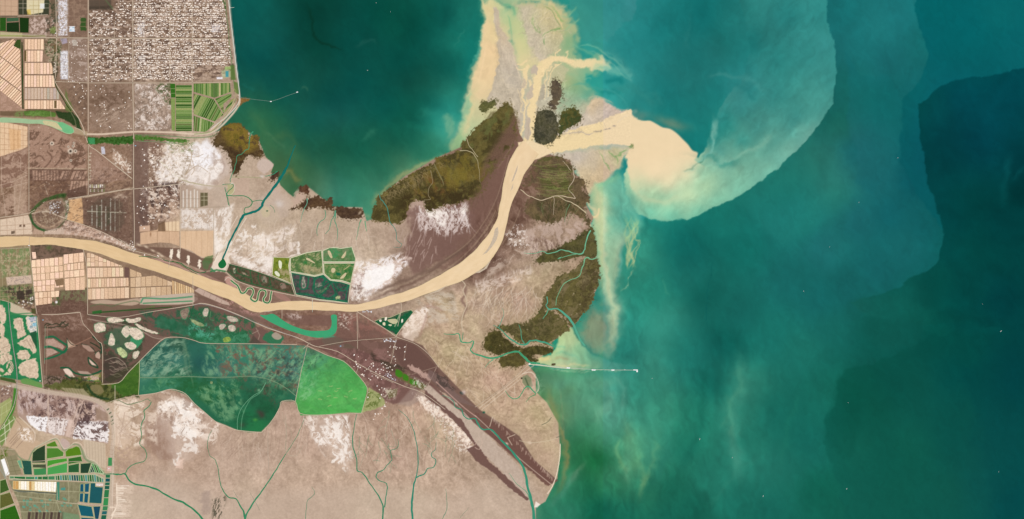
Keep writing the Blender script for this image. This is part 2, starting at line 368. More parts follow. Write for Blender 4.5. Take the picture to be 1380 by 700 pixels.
# north spit: silt streaming past the mud tongue
fieldfill(P('655,5 664,-2 676,3 690,14 700,0 740,-10 800,-60 640,-60 650,0'), '660,0,170,190,150 690,2,190,200,156 720,-4,210,210,160 750,-6,150,190,150 770,0,70,160,140', 8, .8)
spit = S('640,-60 652,2 662,-2 676,4 684,12 690,30 690,60 700,90 700,150 690,170 660,172 634,186 622,198 616,206 606,200 612,188 620,172 624,150 628,140 632,120 640,96 646,70 650,48 652,25', 3, True)
fill(spit, (96,180,150), .55, 18, 2, 6)
fieldfill(spit, '''663,15,236,206,160 660,40,236,208,164 657,70,236,204,164 655,100,234,204,164 650,125,230,204,166 645,150,206,200,160 635,175,190,200,160
625,195,150,190,140 617,200,110,180,140 650,20,214,204,160 665,3,214,206,160 675,8,200,200,156 684,16,150,190,150''', 7, 1)
soften('657,12,3 654,40,4 650,70,4 646,100,4 643,125,4', 4, (232,206,166), .8)
soften('652,40,2 646,60,3 641,80,3 636,92,2', 3, (100,180,160), .5)
soften('624,38,1 618,50,1.4 612,66,1.4', 1, (50,140,130), .4)
soften('640,80,1.5 634,100,2 628,112,1', 1, (60,150,134), .5)
soften('638,120,6 628,150,8 618,172,8 606,190,7', 8, (90,176,150), .5)
soften('645,110,5 638,130,5 634,160,6 622,188,6', 5, (220,204,160), .6)

# regional tint of the water
sl = win(290, GY0, GX1, GY1); X, Y = grid(sl); k = 8
F = field(CP('''352,42,1.60,0.90,0.90 562,102,1.22,0.73,0.68 402,182,0.50,0.76,0.76 462,152,1.15,0.81,0.83 522,202,1.60,0.81,0.73 452,252,1.60,0.99,1.02 602,162,1.13,1.02,1.08 362,172,0.84,0.88,0.77 922,82,1.60,0.88,0.88 1062,82,0.79,0.88,0.89 1002,182,1.16,0.98,0.95 1182,62,0.81,0.96,0.96 922,332,0.50,0.81,0.84 1182,322,0.84,0.97,0.95 862,452,1.47,1.08,1.08 1082,562,0.87,1.00,1.02 822,562,1.50,1.11,1.12 762,542,1.13,0.93,0.96 642,82,0.91,1.03,1.06 422,112,1.60,0.83,0.78 542,32,1.25,0.87,0.78 612,82,1.60,0.95,0.91 542,152,1.00,0.85,0.78 482,222,1.23,0.83,0.77 402,232,0.70,0.77,0.72 342,92,0.50,0.78,0.82 572,202,1.48,0.94,0.88 862,42,1.00,0.90,0.91 862,102,1.05,0.89,0.90 962,22,0.66,0.80,0.81 992,112,1.05,0.93,0.95 1092,132,0.88,0.91,0.91 1132,202,1.43,0.96,0.95 1062,302,0.94,0.99,1.02 1202,142,0.67,0.97,0.93 1302,52,0.50,0.97,0.95 1282,162,0.75,0.94,0.99 1342,302,0.35,0.93,0.85 1302,432,0.50,0.95,0.92 1162,522,0.75,0.95,0.93 1342,642,1.33,1.03,1.01 1002,642,1.31,1.06,1.09 902,662,1.05,0.92,0.93 882,392,1.08,0.98,0.97 942,482,0.76,0.84,0.88 1062,442,1.03,1.08,1.10 862,522,1.00,0.94,0.95 802,622,1.60,0.99,1.02 852,602,0.90,1.01,1.06 782,682,0.60,0.76,0.78 862,342,1.60,1.03,0.98 450,200,0.55,0.69,0.63 480,60,1.60,0.84,0.82 980,400,0.95,0.92,0.93 900,560,1.08,0.99,0.98 1250,560,1.00,1.01,1.00 900,210,1,1,1 880,270,1,1,1 820,280,.95,.97,1 760,470,1,1,1 655,60,1,1,1 720,40,1,1,1 800,100,1,1,1'''), X[::k, ::k], Y[::k, ::k], 3, 500)
wt = (1-sstep(95, 165, C[sl][..., 0]))[..., None]; C[sl] *= 1+(enlarge(F, *X.shape, k)-1)*wt
# let the currents drag every boundary a little
def drag(x0, y0, x1, y1, amps):
    sl = win(x0, y0, x1, y1); X, Y = grid(sl); dx = 0; dy = 0
    e = sstep(0, 12, X-x0)*sstep(0, 12, x1-X)*sstep(0, 12, Y-y0)*sstep(0, 12, y1-Y)
    for k, (sc, am) in enumerate(amps):
        dx = dx+fbm(X, Y, sc, 500+k, 3)*am; dy = dy+fbm(X, Y, sc, 520+k, 3)*am
    u = np.clip((X+dx*e-GX0)*SC, 0, NX-2); v = np.clip((Y+dy*e-GY0)*SC, 0, NY-2)
    i = u.astype(int); j = v.astype(int); fx = (u-i)[..., None]; fy = (v-j)[..., None]
    C[sl] = (C[j, i]*(1-fx)+C[j, i+1]*fx)*(1-fy)+(C[j+1, i]*(1-fx)+C[j+1, i+1]*fx)*fy
drag(GX0, GY0, GX1, GY1, ((26, 2.2), (7, .9)))
for (pl, am, sc, an, st, sd) in ((ALL, .02, 5, 60, 3, 31), (plume, .03, 7, -50, 4, 32), ('760,200 880,260 860,700 730,700', .05, 8, 80, 3, 33), ('840,480 960,480 960,700 800,700', .045, 8, 75, 3.5, 34), ('960,440 1040,440 1040,700 940,700', .05, 9, 85, 3.5, 35)):
    mottle(P(pl) if isinstance(pl, str) else pl, am, sc, sd, an, st, 20, 6)

# ------------------------------------------------ river mouth flats (pigment of mud, silt and algae)
MUD = (204,188,172)
fieldfill(S('690,14 700,4 722,-4 745,0 762,14 772,30 776,55 772,75 790,78 820,85 800,100 790,110 800,130 800,150 850,150 850,200 800,205 700,215 690,120 694,60', 2, True),
 '''705,30,190,196,150 705,60,200,204,156 700,50,176,200,146 715,25,190,184,150 730,20,196,184,146 745,20,214,196,150 752,40,180,180,130 735,50,196,186,156
 720,60,200,188,168 728,75,204,190,172 750,60,186,184,150 765,60,120,170,130 768,75,150,180,140 770,90,180,190,150 752,100,186,184,146 745,115,196,186,160
 765,110,170,180,130 775,115,120,170,130 790,100,120,180,150 800,120,60,156,138 790,130,80,160,140 760,130,150,176,150 790,145,200,184,160 805,140,210,190,160
 820,150,206,190,170 800,165,206,192,180 780,165,204,192,180 725,150,200,188,174 740,160,204,192,180 700,110,198,186,172 700,150,196,184,172''', 13, 1, 5, 12, 4)
# mud tongue between silt stream and river
fill(S('665,11 672,16 676,35 684,50 691,66 695,80 699,95 704,110 706,130 702,150 700,180 697,200 692,190 680,160 668,145 655,138 662,125 668,100 671,70 670,45 666,28', 3, True), (196,182,166), 1, 2, .8, 6, mot=7, msc=8, hue=(1,1,1))
fieldfill(P('670,20 676,35 691,66 699,95 704,120 695,120 672,100 671,60'), '675,50,206,184,160 680,80,200,184,168 690,100,196,184,172', 10, .7)
for k in range(16):
    r = random.Random(k); creek(671+r.uniform(0, 4), 45+k*6.5, r.uniform(-20, 40), 7, 3, .8, (214,200,180), .5, k)
for k in range(14):
    r = random.Random(k+40); creek(r.uniform(655, 690), r.uniform(100, 150), r.uniform(-10, 30), 8, 3, .8, (214,198,176), .5, k+70)
# flat between the two northern outlets
flatE = S('697,8 704,11 714,8 722,13 730,10 738,12 743,18 747,20 752,29 757,33 755,42 760,50 753,60 755,66 748,72 740,74 736,79 728,84 722,80 716,68 708,46 700,28', 2, True)
fieldfill(flatE, '705,20,196,184,166 712,40,200,188,172 722,60,204,190,174 726,78,204,190,174 735,60,200,190,164 745,45,196,184,144 735,20,206,190,150 752,60,190,184,150 720,25,196,190,156', 7, 1, 2.5, 7, 9)
soften('716,20,2 720,35,2.5 728,45,2 724,30,2', 2, (140,170,110), .6)
soften('729,55,1.5 733,47,1.5 742,42,2 752,38,3 760,36,3', 2, (110,156,90), .75)
soften('732,52,1 736,58,1 734,50,1', 1, (84,140,80), .7)
soften('742,6,2 748,16,3 756,26,3 764,30,3', 3, (120,170,100), .55)
soften('745,18,2 755,30,2.4 760,40,2', 2, (232,206,150), .6)
for k in range(22):
    r = random.Random(k+7); creek(r.uniform(700, 735), r.uniform(15, 70), r.uniform(-70, -10), 9, 2.6, .7, (220,206,186), .5, k+9)
# east and south flats
fieldfill(S('738,90 752,88 768,92 760,104 752,118 756,128 748,150 742,160 728,150 724,140 728,120 734,104', 3, True), '745,100,196,190,156 735,130,198,188,172 750,110,190,186,150 735,110,200,190,170', 3, .8)
fieldfill(S('770,168 784,158 790,146 800,134 812,132 822,142 836,146 848,150 840,158 815,165 790,172 766,182 752,190 750,180', 3, True), '800,140,214,190,160 790,160,204,190,178 770,180,206,192,184 830,150,206,186,166 815,155,200,184,172', 5, 1)
southm = S('730,208 760,205 800,203 832,201 850,197 852,204 843,212 836,224 822,236 812,244 802,250 795,262 788,262 786,250 778,236 768,222 750,214', 3, True)
fieldfill(southm, '750,208,206,192,182 780,212,200,188,180 800,220,204,188,168 815,228,206,180,150 800,240,206,182,150 830,212,190,184,140 845,204,200,190,160 790,235,210,190,160', 7, 1)
for s in ('806,206,1.2 812,214,1.4 818,224,1.6 822,234,2', '820,204,1.6 826,212,2 832,222,2', '846,200,2 838,208,2.5 828,216,2'):
    soften(s, 2, (110,160,90), .6)
soften('836,228,8 826,240,10 812,248,8', 8, (130,186,140), .4)
# the loaded river water: one long body, feathering out in the plume
SAND = (238,214,172)
main_plume = S('714,200 738,192 752,184 770,177 790,170 810,162 830,154 840,150 849,146 851,150 852,156 860,161 868,163 876,163 884,167 893,172 903,174 912,180 920,188 927,195 933,203 940,206 939,212 936,216 945,222 960,232 950,250 925,262 900,272 870,268 855,258 848,240 846,222 843,214 846,204 852,198 840,196 820,197 800,199 775,202 750,205 730,214 718,214', 3, True)
sl, X, Y, m = pmask(main_plume, 2.2)
fade = sstep(0, 1, (272-(Y+0.25*(X-880)))/62)*sstep(0, 1, (990-X-(Y-205)*1.1)/50)
put(sl, m*fade, SAND)
soften('846,232,6 860,262,8 890,272,9 930,262,8', 8, (206,212,168), .45)
soften('880,225,30 900,228,30 915,220,18', 30, (244,220,178), .6)
mudspots = P('804,176,1.4 808,175.5,1.2 815,174,1.4 820,172.6,1 827,169.6,1.2')
soften('752,184,1 765,180,1.6 780,180,2.4 795,181,2.4 806,178,1', 2, (196,180,166), .9)
for (x, y, w) in mudspots: blob(x, y, 2.2, 1.1, -15, (160,146,134), .9)
soften('715,203,1 725,200,1.4 745,203,1', 1, (200,178,146), .4)
for s in ('848,198,1.6 852,196,1.6 854,200,1', '850,194,1 854,197,1.2'): line(P(s), 1, (120,130,80), .8)
blob(850, 199, 3, 2, 0, (110,140,80), .7)
# north outlets
line(S('712,205,18 714,185,13 716,165,11 717,150,12 719,135,11 721,120,12 723,105,13 729,93,14 738,84,11 748,80,9 760,80,8 775,84,7 790,87,8 806,88,11 818,93,7'), 10, SAND, 1, 3)
fieldfill(S('775,80 800,82 812,76 816,84 824,92 818,98 800,92 775,90', 3, True), '790,86,236,214,172 810,84,230,212,170 818,94,180,206,170', 4, .9)
soften('800,88,6 814,92,7 828,98,6 842,104,4', 6, (120,190,166), .6)
soften('812,96,3 825,96,5 840,94,8 848,104,7 852,116,7', 6, (96,172,158), .7)
soften('818,110,8 832,108,9 842,114,8', 8, (20,124,120), .75)
soften('806,122,6 822,124,8 838,130,8', 8, (24,128,122), .6)
soften('785,108,2 792,106,1.5 801,108,1.5', 1.4, (150,200,170), .5)
line(S('709,98,7 707,90,8 702,78,12 698,60,14 694,40,16 691,22,14'), 8, (214,206,164), .85, 8)
line(S('697,202,2.4 700,188,2.6 703,172,3 705,156,3 708,142,2.6 706,130,3.4 707,116,4 709,100,5 712,90,5'), 3, SAND, .95, 1.4)
line(S('705,156,1.6 702,146,1.4 703,134,1.2 700,122,1'), 1.4, SAND, .7, 1.2)
fieldfill(S('688,14 697,14 704,34 712,54 720,76 728,86 718,90 706,92 698,70 692,50 684,30', 3, True), '692,18,170,196,150 696,40,200,204,154 702,60,212,206,156 712,80,228,210,164 690,40,170,196,146', 9, .7, 2, 8)
line(S('708,140,1.6 712,134,3 714,120,3 712,108,2'), 2, SAND, .9, 1.2); line(S('712,190,2 708,172,2 712,160,2'), 2, SAND, .9, 1.2)
line(S('697,86,2 706,84,3 712,80,3'), 2, SAND, .9, 1.5); line(S('696,92,2 705,94,3 712,90,3'), 2, SAND, .9, 1.5)
lines('736,130,1.2 738,112,1.6 741,100,1.8 746,92,2 752,88,2;731,132,1 733,112,1.5 736,98,2 742,90,2;744,96,1 750,91,1.6 756,86,1.6', 1.4, SAND, .85, 1.2)
line(S('752,80,2 750,73,2 752,69,2 757,65,1.4'), 2, SAND, .9, 1.2); line(S('761,80,2 763,74,1.8 767,70,1.4'), 2, SAND, .9, 1.2); line(S('757,80,2 756,75,1.4'), 2, SAND, .8, 1.2)
ISL = (196,180,166)
fill('716,92 722,86 724,92 720,102 716,100', ISL, 1, 1); fill('706,104 709,108 708,118 705,118', ISL, .8, 1); fill('712,118 716,112 717,130 713,134 711,130', ISL, .9, 1)
fill('727,118 732,114 731,130 728,136 725,132', (170,160,146), .8, 1); fill('708,160 713,158 714,175 713,188 705,182', ISL, 1, 1.2); fill('700,186 706,184 704,192 699,195', ISL, .9, 1)
# silt around the southern hooks of the mouth
soften('787,262,5 795,275,6 803,288,7 806,305,7', 6, (214,204,166), .8)
soften('800,250,8 806,262,8 806,275,7', 8, (204,204,164), .5)
line(S('770,272,1.6 778,275,2 786,283,2.4 795,290,2.6 801,293,2.8 806,289,2.6 807,282,2.4'), 2, (232,212,170), .95, 1.4)
line(S('795,304,4 790,300,4 786,290,3'), 3, (226,208,168), .8, 2)

drag(606, -30, 870, 262, ((16, 2.0), (5, 1.0)))
for pl, an, sd in ((flatE, -70, 71), (southm, 60, 72), (P('665,20 705,110 700,180 668,140'), 80, 73), (P('730,90 790,130 850,150 760,190 725,150'), -30, 74)):
    mottle(pl, .035, 5, sd, an, 2.6, 6, 4); mottle(pl, .03, 1.8, sd+9, an, 1.5, 4)
for k in range(46):
    r = random.Random(k+6000); x, y = r.choice(((r.uniform(698, 755), r.uniform(14, 76)), (r.uniform(735, 800), r.uniform(206, 240)), (r.uniform(770, 840), r.uniform(145, 170)), (r.uniform(730, 760), r.uniform(90, 150))))
    creek(x, y, r.uniform(-60, 60), 7, 2.6, .7, r.choice(((222,208,188), (178,162,146))), .45, k+6100)

# silt filaments off the mouths
for pts, w, c, a in (('760,44 768,36 776,30 780,22', 3, (150,190,150), .5), ('764,60 774,62 784,68 800,74 815,82', 4, (120,180,150), .5), ('752,20 764,22 772,16 780,8', 3, (140,186,146), .45), ('770,66 790,60 806,66 826,80 846,98', 2.4, (130,190,164), .5),
        ('785,70 800,70 822,84 840,102 856,112', 1.8, (120,184,164), .5), ('700,4 716,-2 735,4 750,10', 5, (216,204,156), .6), ('676,6 690,10 694,24', 4, (110,176,140), .6), ('684,18 688,34 690,50', 2.4, (120,180,140), .5), ('762,96 776,104 788,118 800,124', 4, (150,186,150), .5),
        ('765,118 780,112 796,118 820,122 838,132 850,148', 3, (70,160,150), .5), ('790,138 800,130 815,134 830,142', 3, (208,190,160), .5), ('655,60 650,90 645,115', 2, (246,214,176), .6), ('636,118 628,140 622,158', 2.4, (170,200,160), .5), ('730,8 742,14 750,26 758,40', 1.6, (120,150,90), .5)):
    soften(P(pts), w, c, a) if False else soften([(x, y, w) for x, y in P(pts)], w, c, a)
soften('668,22 672,50 680,80 692,110', 3, (186,170,156), .5); soften('690,70 696,90 703,112', 2, (224,206,184), .6)
for s_ in ('709,196,1 712,180,1 713,160,1', '722,180,1 724,150,1 727,120,1'): soften(s_, 1, (176,160,142), .6)

# ------------------------------------------------ land pigment
LAND = P('-100,-60 303,-60 306,-10 308,2 309,15 313,50 317,85 320,108 322,132 322,141 316,150 305,160 294,172 284,180')+\
    P('296,176 302,170 312,166 320,166 328,170 335,178 336,190 345,182 349,190 353,206 358,212 367,215 369,222 365,233 377,236 386,228 390,232 380,248 385,255 396,266 399,262 402,252 410,250 415,252 415,263 427,266 445,268 449,279 455,278 470,280 488,280 490,288 494,298 500,301')+\
    P('501,293 503,282 508,266 515,260 522,255 530,249 538,243 548,237 562,229 578,222 584,220 588,213 596,210 606,207 612,205 621,200 622,192 630,184 640,174 650,165 660,158 668,150')+\
    P('655,142 648,140 650,134 662,132 664,120 670,100 671,70 670,45 666,25 666,12 672,15 677,35 690,62 696,85 706,88 712,80 706,45 697,25 696,12 710,12 740,10 757,28 763,48 758,66 765,76 790,80 790,90 760,98 762,115 770,130 786,140 800,134 830,148 850,150 850,200 840,214 812,244 800,252 794,262 791,276 796,290 800,303 792,312 800,324 803,345 808,352 808,385 803,392 801,402 791,418 779,433 768,441 760,447 748,457 743,462 746,470 740,478 722,484 718,490 712,492 716,498 722,505 724,520 720,526 728,535 737,543 746,556 752,570 754,590 755,608 754,625 751,645 744,664 735,676 722,684 720,700 722,760 -100,760')
sl, X, Y, landm = pmask(LAND, 1.4)
LANDM = np.zeros((NY, NX), np.float32); LANDM[sl] = landm
cream = (246, 228, 210)
# broad soils of the peninsula (drawn only west and south of the flats)
soilpoly = P('-100,-60 303,-60 308,2 313,50 317,85 320,108 322,132 322,141 294,172 284,180 296,176 335,178 349,190 358,212 369,222 365,233 373,237 378,250 388,260 398,268 399,262 415,252 449,279 488,280 494,298 501,296 515,262 545,238 588,213 622,198 640,176 668,152 684,140 696,160 700,180 712,200 740,208 768,216 775,235 787,244 793,262 790,276 800,294 795,304 803,345 808,365 803,392 779,433 743,462 746,470 722,486 712,492 722,505 722,528 737,543 752,570 755,608 751,645 735,676 722,684 722,760 -100,760')
fieldfill(soilpoly, '''40,20,140,114,98 150,30,122,98,84 150,140,116,92,78 210,140,172,148,130 250,50,142,116,98 100,200,150,118,98 20,220,160,128,106
60,240,124,94,78 80,270,118,88,74 150,230,152,120,100 20,280,128,100,84 140,290,100,80,68 170,310,120,94,80 200,200,130,102,90 230,260,120,92,82
200,290,120,92,80 260,210,210,190,172 290,230,222,206,194 310,240,190,168,150 330,270,186,164,148 270,270,186,160,140 250,300,196,170,148 290,330,226,206,190
340,300,196,174,158 400,290,190,168,150 360,240,184,160,144 350,330,214,194,178 420,310,188,166,150 470,310,188,166,150 450,290,192,170,150 390,320,192,172,156
500,340,192,170,152 540,320,170,146,132 520,300,192,168,152 560,280,190,164,154 580,310,130,100,90 600,330,112,84,74 560,340,130,102,90 545,360,160,134,120
500,370,232,212,198 480,360,216,196,182 520,380,220,200,188 540,380,128,102,90 600,290,150,120,108 640,290,120,88,78 660,260,118,88,76 660,230,122,92,80 680,200,122,92,80
690,260,112,82,68 690,290,108,80,66 680,320,128,100,86 660,350,112,84,74 640,370,120,92,80 700,300,124,96,84 720,320,176,150,134 740,300,170,146,130
60,360,220,190,160 20,360,150,130,104 130,380,214,182,150 100,420,112,84,70 100,450,110,82,68 130,480,108,80,66 80,500,120,94,80 200,420,112,86,72 180,450,120,92,78 180,400,170,142,116
230,400,150,120,104 300,410,118,90,78 280,440,110,84,74 380,440,116,86,74 350,400,128,98,86 420,430,130,98,84 460,440,122,90,78 490,450,116,86,76
500,470,112,82,72 540,470,108,80,70 470,460,130,98,86 450,490,132,102,92 480,500,118,88,80 520,520,122,94,84 560,430,186,164,144 580,460,186,164,144 600,420,190,168,148
620,400,196,174,156 650,400,198,178,160 700,380,190,168,150 740,350,180,158,142 640,450,190,168,150 620,490,188,166,146 580,490,188,164,142 660,500,198,172,154 690,520,196,172,152
600,520,176,146,128 640,520,188,164,146 720,560,194,170,150 700,590,190,168,150 740,600,190,166,148 720,630,178,154,138 700,660,188,166,152 680,600,160,132,120
600,580,198,172,150 560,560,190,160,142 520,560,180,150,134 500,600,186,158,142 540,620,182,154,140 580,640,192,166,150 620,660,194,168,152 660,680,196,172,156
560,680,196,174,156 500,680,198,176,158 450,640,196,170,154 460,600,190,162,146 420,600,186,158,144 400,640,194,168,152 350,620,190,164,150 380,570,186,158,144
300,620,188,162,148 330,660,196,172,156 290,660,196,170,156 250,600,180,150,134 220,590,160,128,112 210,640,184,158,144 240,680,196,172,158 180,680,200,178,160
160,600,196,168,146 170,640,196,166,150 160,560,206,182,162 60,540,150,124,110 100,560,186,160,144 140,560,200,176,160 30,560,160,138,112 60,580,206,182,162
30,600,190,166,142 150,630,186,160,138 100,600,190,166,146 280,560,190,162,148 340,590,190,164,148''', 1.2)
# tidal-flat grain: radial, wind-blown and blotchy
def grain(poly, amp, sc, seed, ang=0, st=1, hue=(1, .98, .94), soft=14, warp=0):
    if isinstance(poly, str): poly = P(poly)
    sl, X, Y, m = pmask(poly, soft)
    n = fbm(X, Y, sc, seed, 5, ang, st, warp)*m*amp
    C[sl] += n[..., None]*np.array(hue, np.float32)
C[region(soilpoly)[0]] *= np.array((1.0, 1.0, .955), np.float32)
grain(soilpoly, 5, 14, 50, 20, 1.3, warp=8); grain(soilpoly, 6, 3, 51, 0, 1); grain(soilpoly, 5.5, 1.6, 49, 0, 1)
grain('560,400 760,340 760,640 560,560', 6, 40, 48, hue=(.2, .9, .1)); sl, X, Y, m = pmask(P('570,400 650,380 790,340 790,450 730,500 760,600 740,660 560,500'), 40); C[sl] *= 1+(np.array((1.01, 1.008, .965), np.float32)-1)*m[..., None]
grain('0,150 300,150 300,340 190,330 0,330', 9, 4, 47, 0, 1, (1, .92, .86)); grain('60,330 640,330 640,520 60,520', 9, 3, 46, 20, 1.5, (1, .92, .86))
# --- south tidal flat
sflat = '150,540 230,530 300,570 380,545 490,560 560,530 640,600 690,650 722,700 722,760 150,760'
grain(sflat, 6, 14, 52, 55, 1.4, (1, .96, .9), warp=10); grain(sflat, 4, 4, 152, 80, 1.5, (1, .95, .88), warp=3)
grain('430,560 560,540 640,620 560,660 440,660', 12, 5, 53, 75, 4, (1, .94, .88), 20, 6)
grain('560,560 700,640 720,740 560,740', 6, 7, 54, 40, 2, (1, .94, .88), 20)
grain('330,560 470,560 420,680 300,680', 6, 7, 55, 108, 2, (1, .94, .88), 20)
fill('214,560 232,564 228,580 240,598 234,615 220,618 206,610 196,600 202,585 200,570', (156,126,108), .8, 8, 5, 10, 3)
patch('190,560 240,560 245,620 190,620', (180,154,136), .2, 5, 3, .6, ang=80, st=3)
w0 = (248, 238, 227)
fill('215,535 262,535 285,580 262,612 236,632 225,600 212,560', (222,202,186), .5, 22, 4, 10, 6)
fill('420,560 462,560 476,606 470,632 450,620 425,588', (220,200,184), .45, 22, 4, 10, 6)
fill('222,543 240,538 262,545 268,560 270,566 262,574 272,584 258,588 240,580 236,566 246,560 230,554 218,552', w0, .95, 3, 4, 6, 5, mot=10, msc=4)
fill('233,570 245,570 255,578 268,582 258,592 240,592 234,582', w0, .85, 3, 4, 5, 6)
fill('250,598 258,593 270,600 266,612 256,606 246,610 240,628 234,628 238,614', w0, .75, 3, 3, 4, 8)
patch('205,535 245,525 275,545 280,580 260,600 215,560', (150,122,104), .15, 9, 12, .55, .3, 40, 1.4, warp=5)
patch('215,525 300,560 290,600 210,560', (246,230,214), .25, 7, 17, .7, .3, warp=5)
patch('198,555 212,555 212,600 198,590', (244,226,206), .0, 6, 19, .6, .5)
fill('240,618 248,620 246,632 238,630', (236,204,184), .6, 3, 2, 3)
patch('415,560 470,560 475,620 450,630 420,590', w0, .15, 6, 21, .85, .5, 65, 2, warp=5)
patch('430,575 460,570 462,612 445,600', w0, -.1, 5, 22, .9, .5, warp=4)
fill('455,615 462,608 470,628 464,634', w0, .6, 4, 3, 4)
patch('405,562 430,560 425,580 410,575', (240,222,206), .1, 5, 23, .7)
# eroded crust south west
patch('153,540 196,535 194,600 160,605', (244,226,206), .0, 9, 25, .75, .6, warp=6)
lines('155,545 170,548 186,552;168,560 180,565 184,575;160,575 172,585 185,590;175,545 180,560 176,580', 1.2, (170,142,122), .6)
# --- coastal flat along the northern bay
grain('370,240 500,280 540,330 480,360 330,350 330,270', 7, 10, 56, 100, 3, (1, .96, .9), warp=6)
fieldfill('368,243 372,252 384,262 398,272 390,285 376,280 366,262', '370,250,196,170,150 390,275,198,174,150', 6, .7)
fill(S('345,280 352,262 372,256 388,266 392,282 380,296 355,300',3,True), (200,180,164), .5, 10, 2)
blob(376, 275, 6, 5, 0, (214,204,196), .7); fill('398,256 411,256 413,268 400,276 394,280', (196,168,148), .8, 3, 2, 3)
patch('300,340 400,300 400,370 330,362', (246,232,220), .05, 7, 27, .7, .8, -35, 2, warp=5)
patch('300,325 345,300 370,330 360,366 320,358', w0, .1, 6, 28, .8, .7, -40, 1.8, warp=4)
fill('400,326 404,325 404,344 401,345', w0, .8, 2, 1.5, 3)
fieldfill('340,290 372,275 378,300 350,312', '355,295,196,176,150', 6, .5)
# --- white pans in the north
pan = P('225,190 240,197 262,195 284,200 300,205 309,225 300,240 290,252 262,252 240,242 216,248 214,235 222,215')
fill(pan, (244,234,226), .85, 8, 5, 10, 31, mot=8, msc=5)
fill(S('258,196 278,192 292,200 298,212 290,222 270,226 250,216',3,True), (252,250,252), .8, 8, 3, 8, 3)
patch(pan, w0, .1, 6, 32, .5, .9, warp=4); patch(pan, (190,170,152), .45, 5, 33, .5, .5, warp=4)
patch('218,195 250,190 262,210 250,250 218,246', (160,140,116), .15, 3, 34, .7, .4)
patch('222,190 262,190 262,205 230,206', (120,130,80), .2, 4, 35, .6, .4)
fill(S('280,190 296,192 308,206 316,222 310,240 296,250 285,248 296,235 300,220 294,204',3,True), (194,172,154), .75, 8, 2, 5)
patch('285,195 316,200 318,250 285,250', (170,146,130), .2, 7, 36, .5, .5, 60, 2.5, warp=5)
soften('296,208 302,220 300,232 292,240', 2, (170,146,132), .5)
for s in ('252,200 258,206 256,222 250,236', '246,210 262,212 274,208', '242,245 258,228 268,224 280,232', '258,236 262,228 258,214'): line(S(s), .9, (176,150,120), .7)
line(S('214,216 225,226 236,236 250,244 265,248 285,251 300,251 310,249 318,247'), 1.3, (176,166,126), .9)
# gravel pads region south of the pans
grain('180,200 220,195 225,245 185,260', 14, 2.4, 61)
patch('190,200 245,190 240,250 195,250', (226,206,186), .25, 3, 62, .8, .3)
patch('200,215 245,205 250,250 215,252', w0, .05, 3, 63, .8, .4)
patch('188,248 242,245 242,290 195,305 186,290', (78,60,54), .25, 5, 64, .8, .35, 75, 2, warp=3)
patch('188,252 242,250 242,290 196,300', (232,214,196), .3, 3.2, 65, .85, .25, 20, 2)
patch('200,268 242,262 242,300 200,306', (222,192,166), .0, 8, 66, .6, .7)
# pale pans and pits east of the tan fields
fill('243,250 306,250 308,285 305,311 243,308', (196,176,158), .6, 3); patch('244,282 290,282 290,310 244,308', (240,230,220), -.1, 6, 67, .8, .6)
patch('288,285 315,275 308,330 290,345 288,320', w0, -.1, 8, 68, .8, .7, 100, 2)
lines('247,258 247,280;252,256 252,282;257,258 257,280;262,256 262,280;266,258 266,280', 1.6, (232,224,212), .8); lines('244,268 270,268', .7, (160,142,120), .6)
fill('270,260 280,260 280,277 270,279', (96,88,60), .9, 1.2); lines('271,265 280,265;271,270 280,270;275,260 275,278', .8, (190,180,150), .8)
lines('243,280 310,279;288,282 288,346;305,255 310,279', .8, (160,142,120), .7)
lines('248,285 248,308;256,285 256,308;264,285 264,308;272,284 272,308;280,284 280,308', .7, (180,162,146), .5)
# --- salt crust around 600,300 (pale fingers between brown marsh soil)
fill('548,282 560,276 590,285 612,270 628,268 634,285 640,300 630,320 600,350 560,365 545,350 552,320', (124,94,84), .8, 10, 6, 12, 41)
fill('655,300 690,240 700,200 694,160 685,150 640,220 632,260 640,290 600,360 640,345', (120,90,78), .75, 14, 4, 10, 43)
for k in range(62):
    r = random.Random(k+100); x = r.uniform(562, 628); y = r.uniform(276, 300)
    a = r.uniform(78, 122) if x < 610 else r.uniform(60, 110)
    L = r.uniform(10, 38); c = r.choice(((250,246,246), (226,208,200), (206,182,172)))
    pts = []; w = r.uniform(1, 2.6)
    for j in range(6):
        pts.append((x, y, w*(1-j/6))); a += r.uniform(-14, 14); x += math.cos(math.radians(a))*L/6; y += math.sin(math.radians(a))*L/6
    line(cr(pts, 2), 1, c, .5, 1)
patch('560,280 630,272 634,312 600,318 566,312', (236,222,214), .1, 3, 95, .7, .6, 85, 2.4, warp=3)
patch('572,282 606,284 600,306 580,300', w0, -.15, 4.5, 71, .9, .5, 70, 2, warp=3); patch('604,284 630,278 630,292 612,296', w0, .0, 4, 72, .85, .5, 140, 2, warp=3)
for k in range(40):
    r = random.Random(k+300); x = r.uniform(540, 590); y = r.uniform(310, 350)
    line([(x, y), (x+r.uniform(-6, 2), y+r.uniform(6, 14))], r.uniform(.6, 1.2), (196,170,158), .5, .8)
fill('468,398 480,366 520,356 545,345 552,350 540,362 530,378 505,396 490,404', (226,204,190), .75, 6, 5, 8, 44)
patch('476,405 484,356 545,340 550,356 528,380 500,398', (250,242,238), -.05, 4, 73, .85, .6, -25, 1.6, warp=3)
fill('494,364 531,357 529,372 512,385 492,392 486,385', w0, .92, 2.4, 2, 4, 45)
patch('480,366 496,362 490,398 476,402', (150,124,112), .0, 2.4, 74, .8, .4)
patch('474,385 486,380 488,392 478,396', (120,96,86), 0, 3, 75, .8, .4)
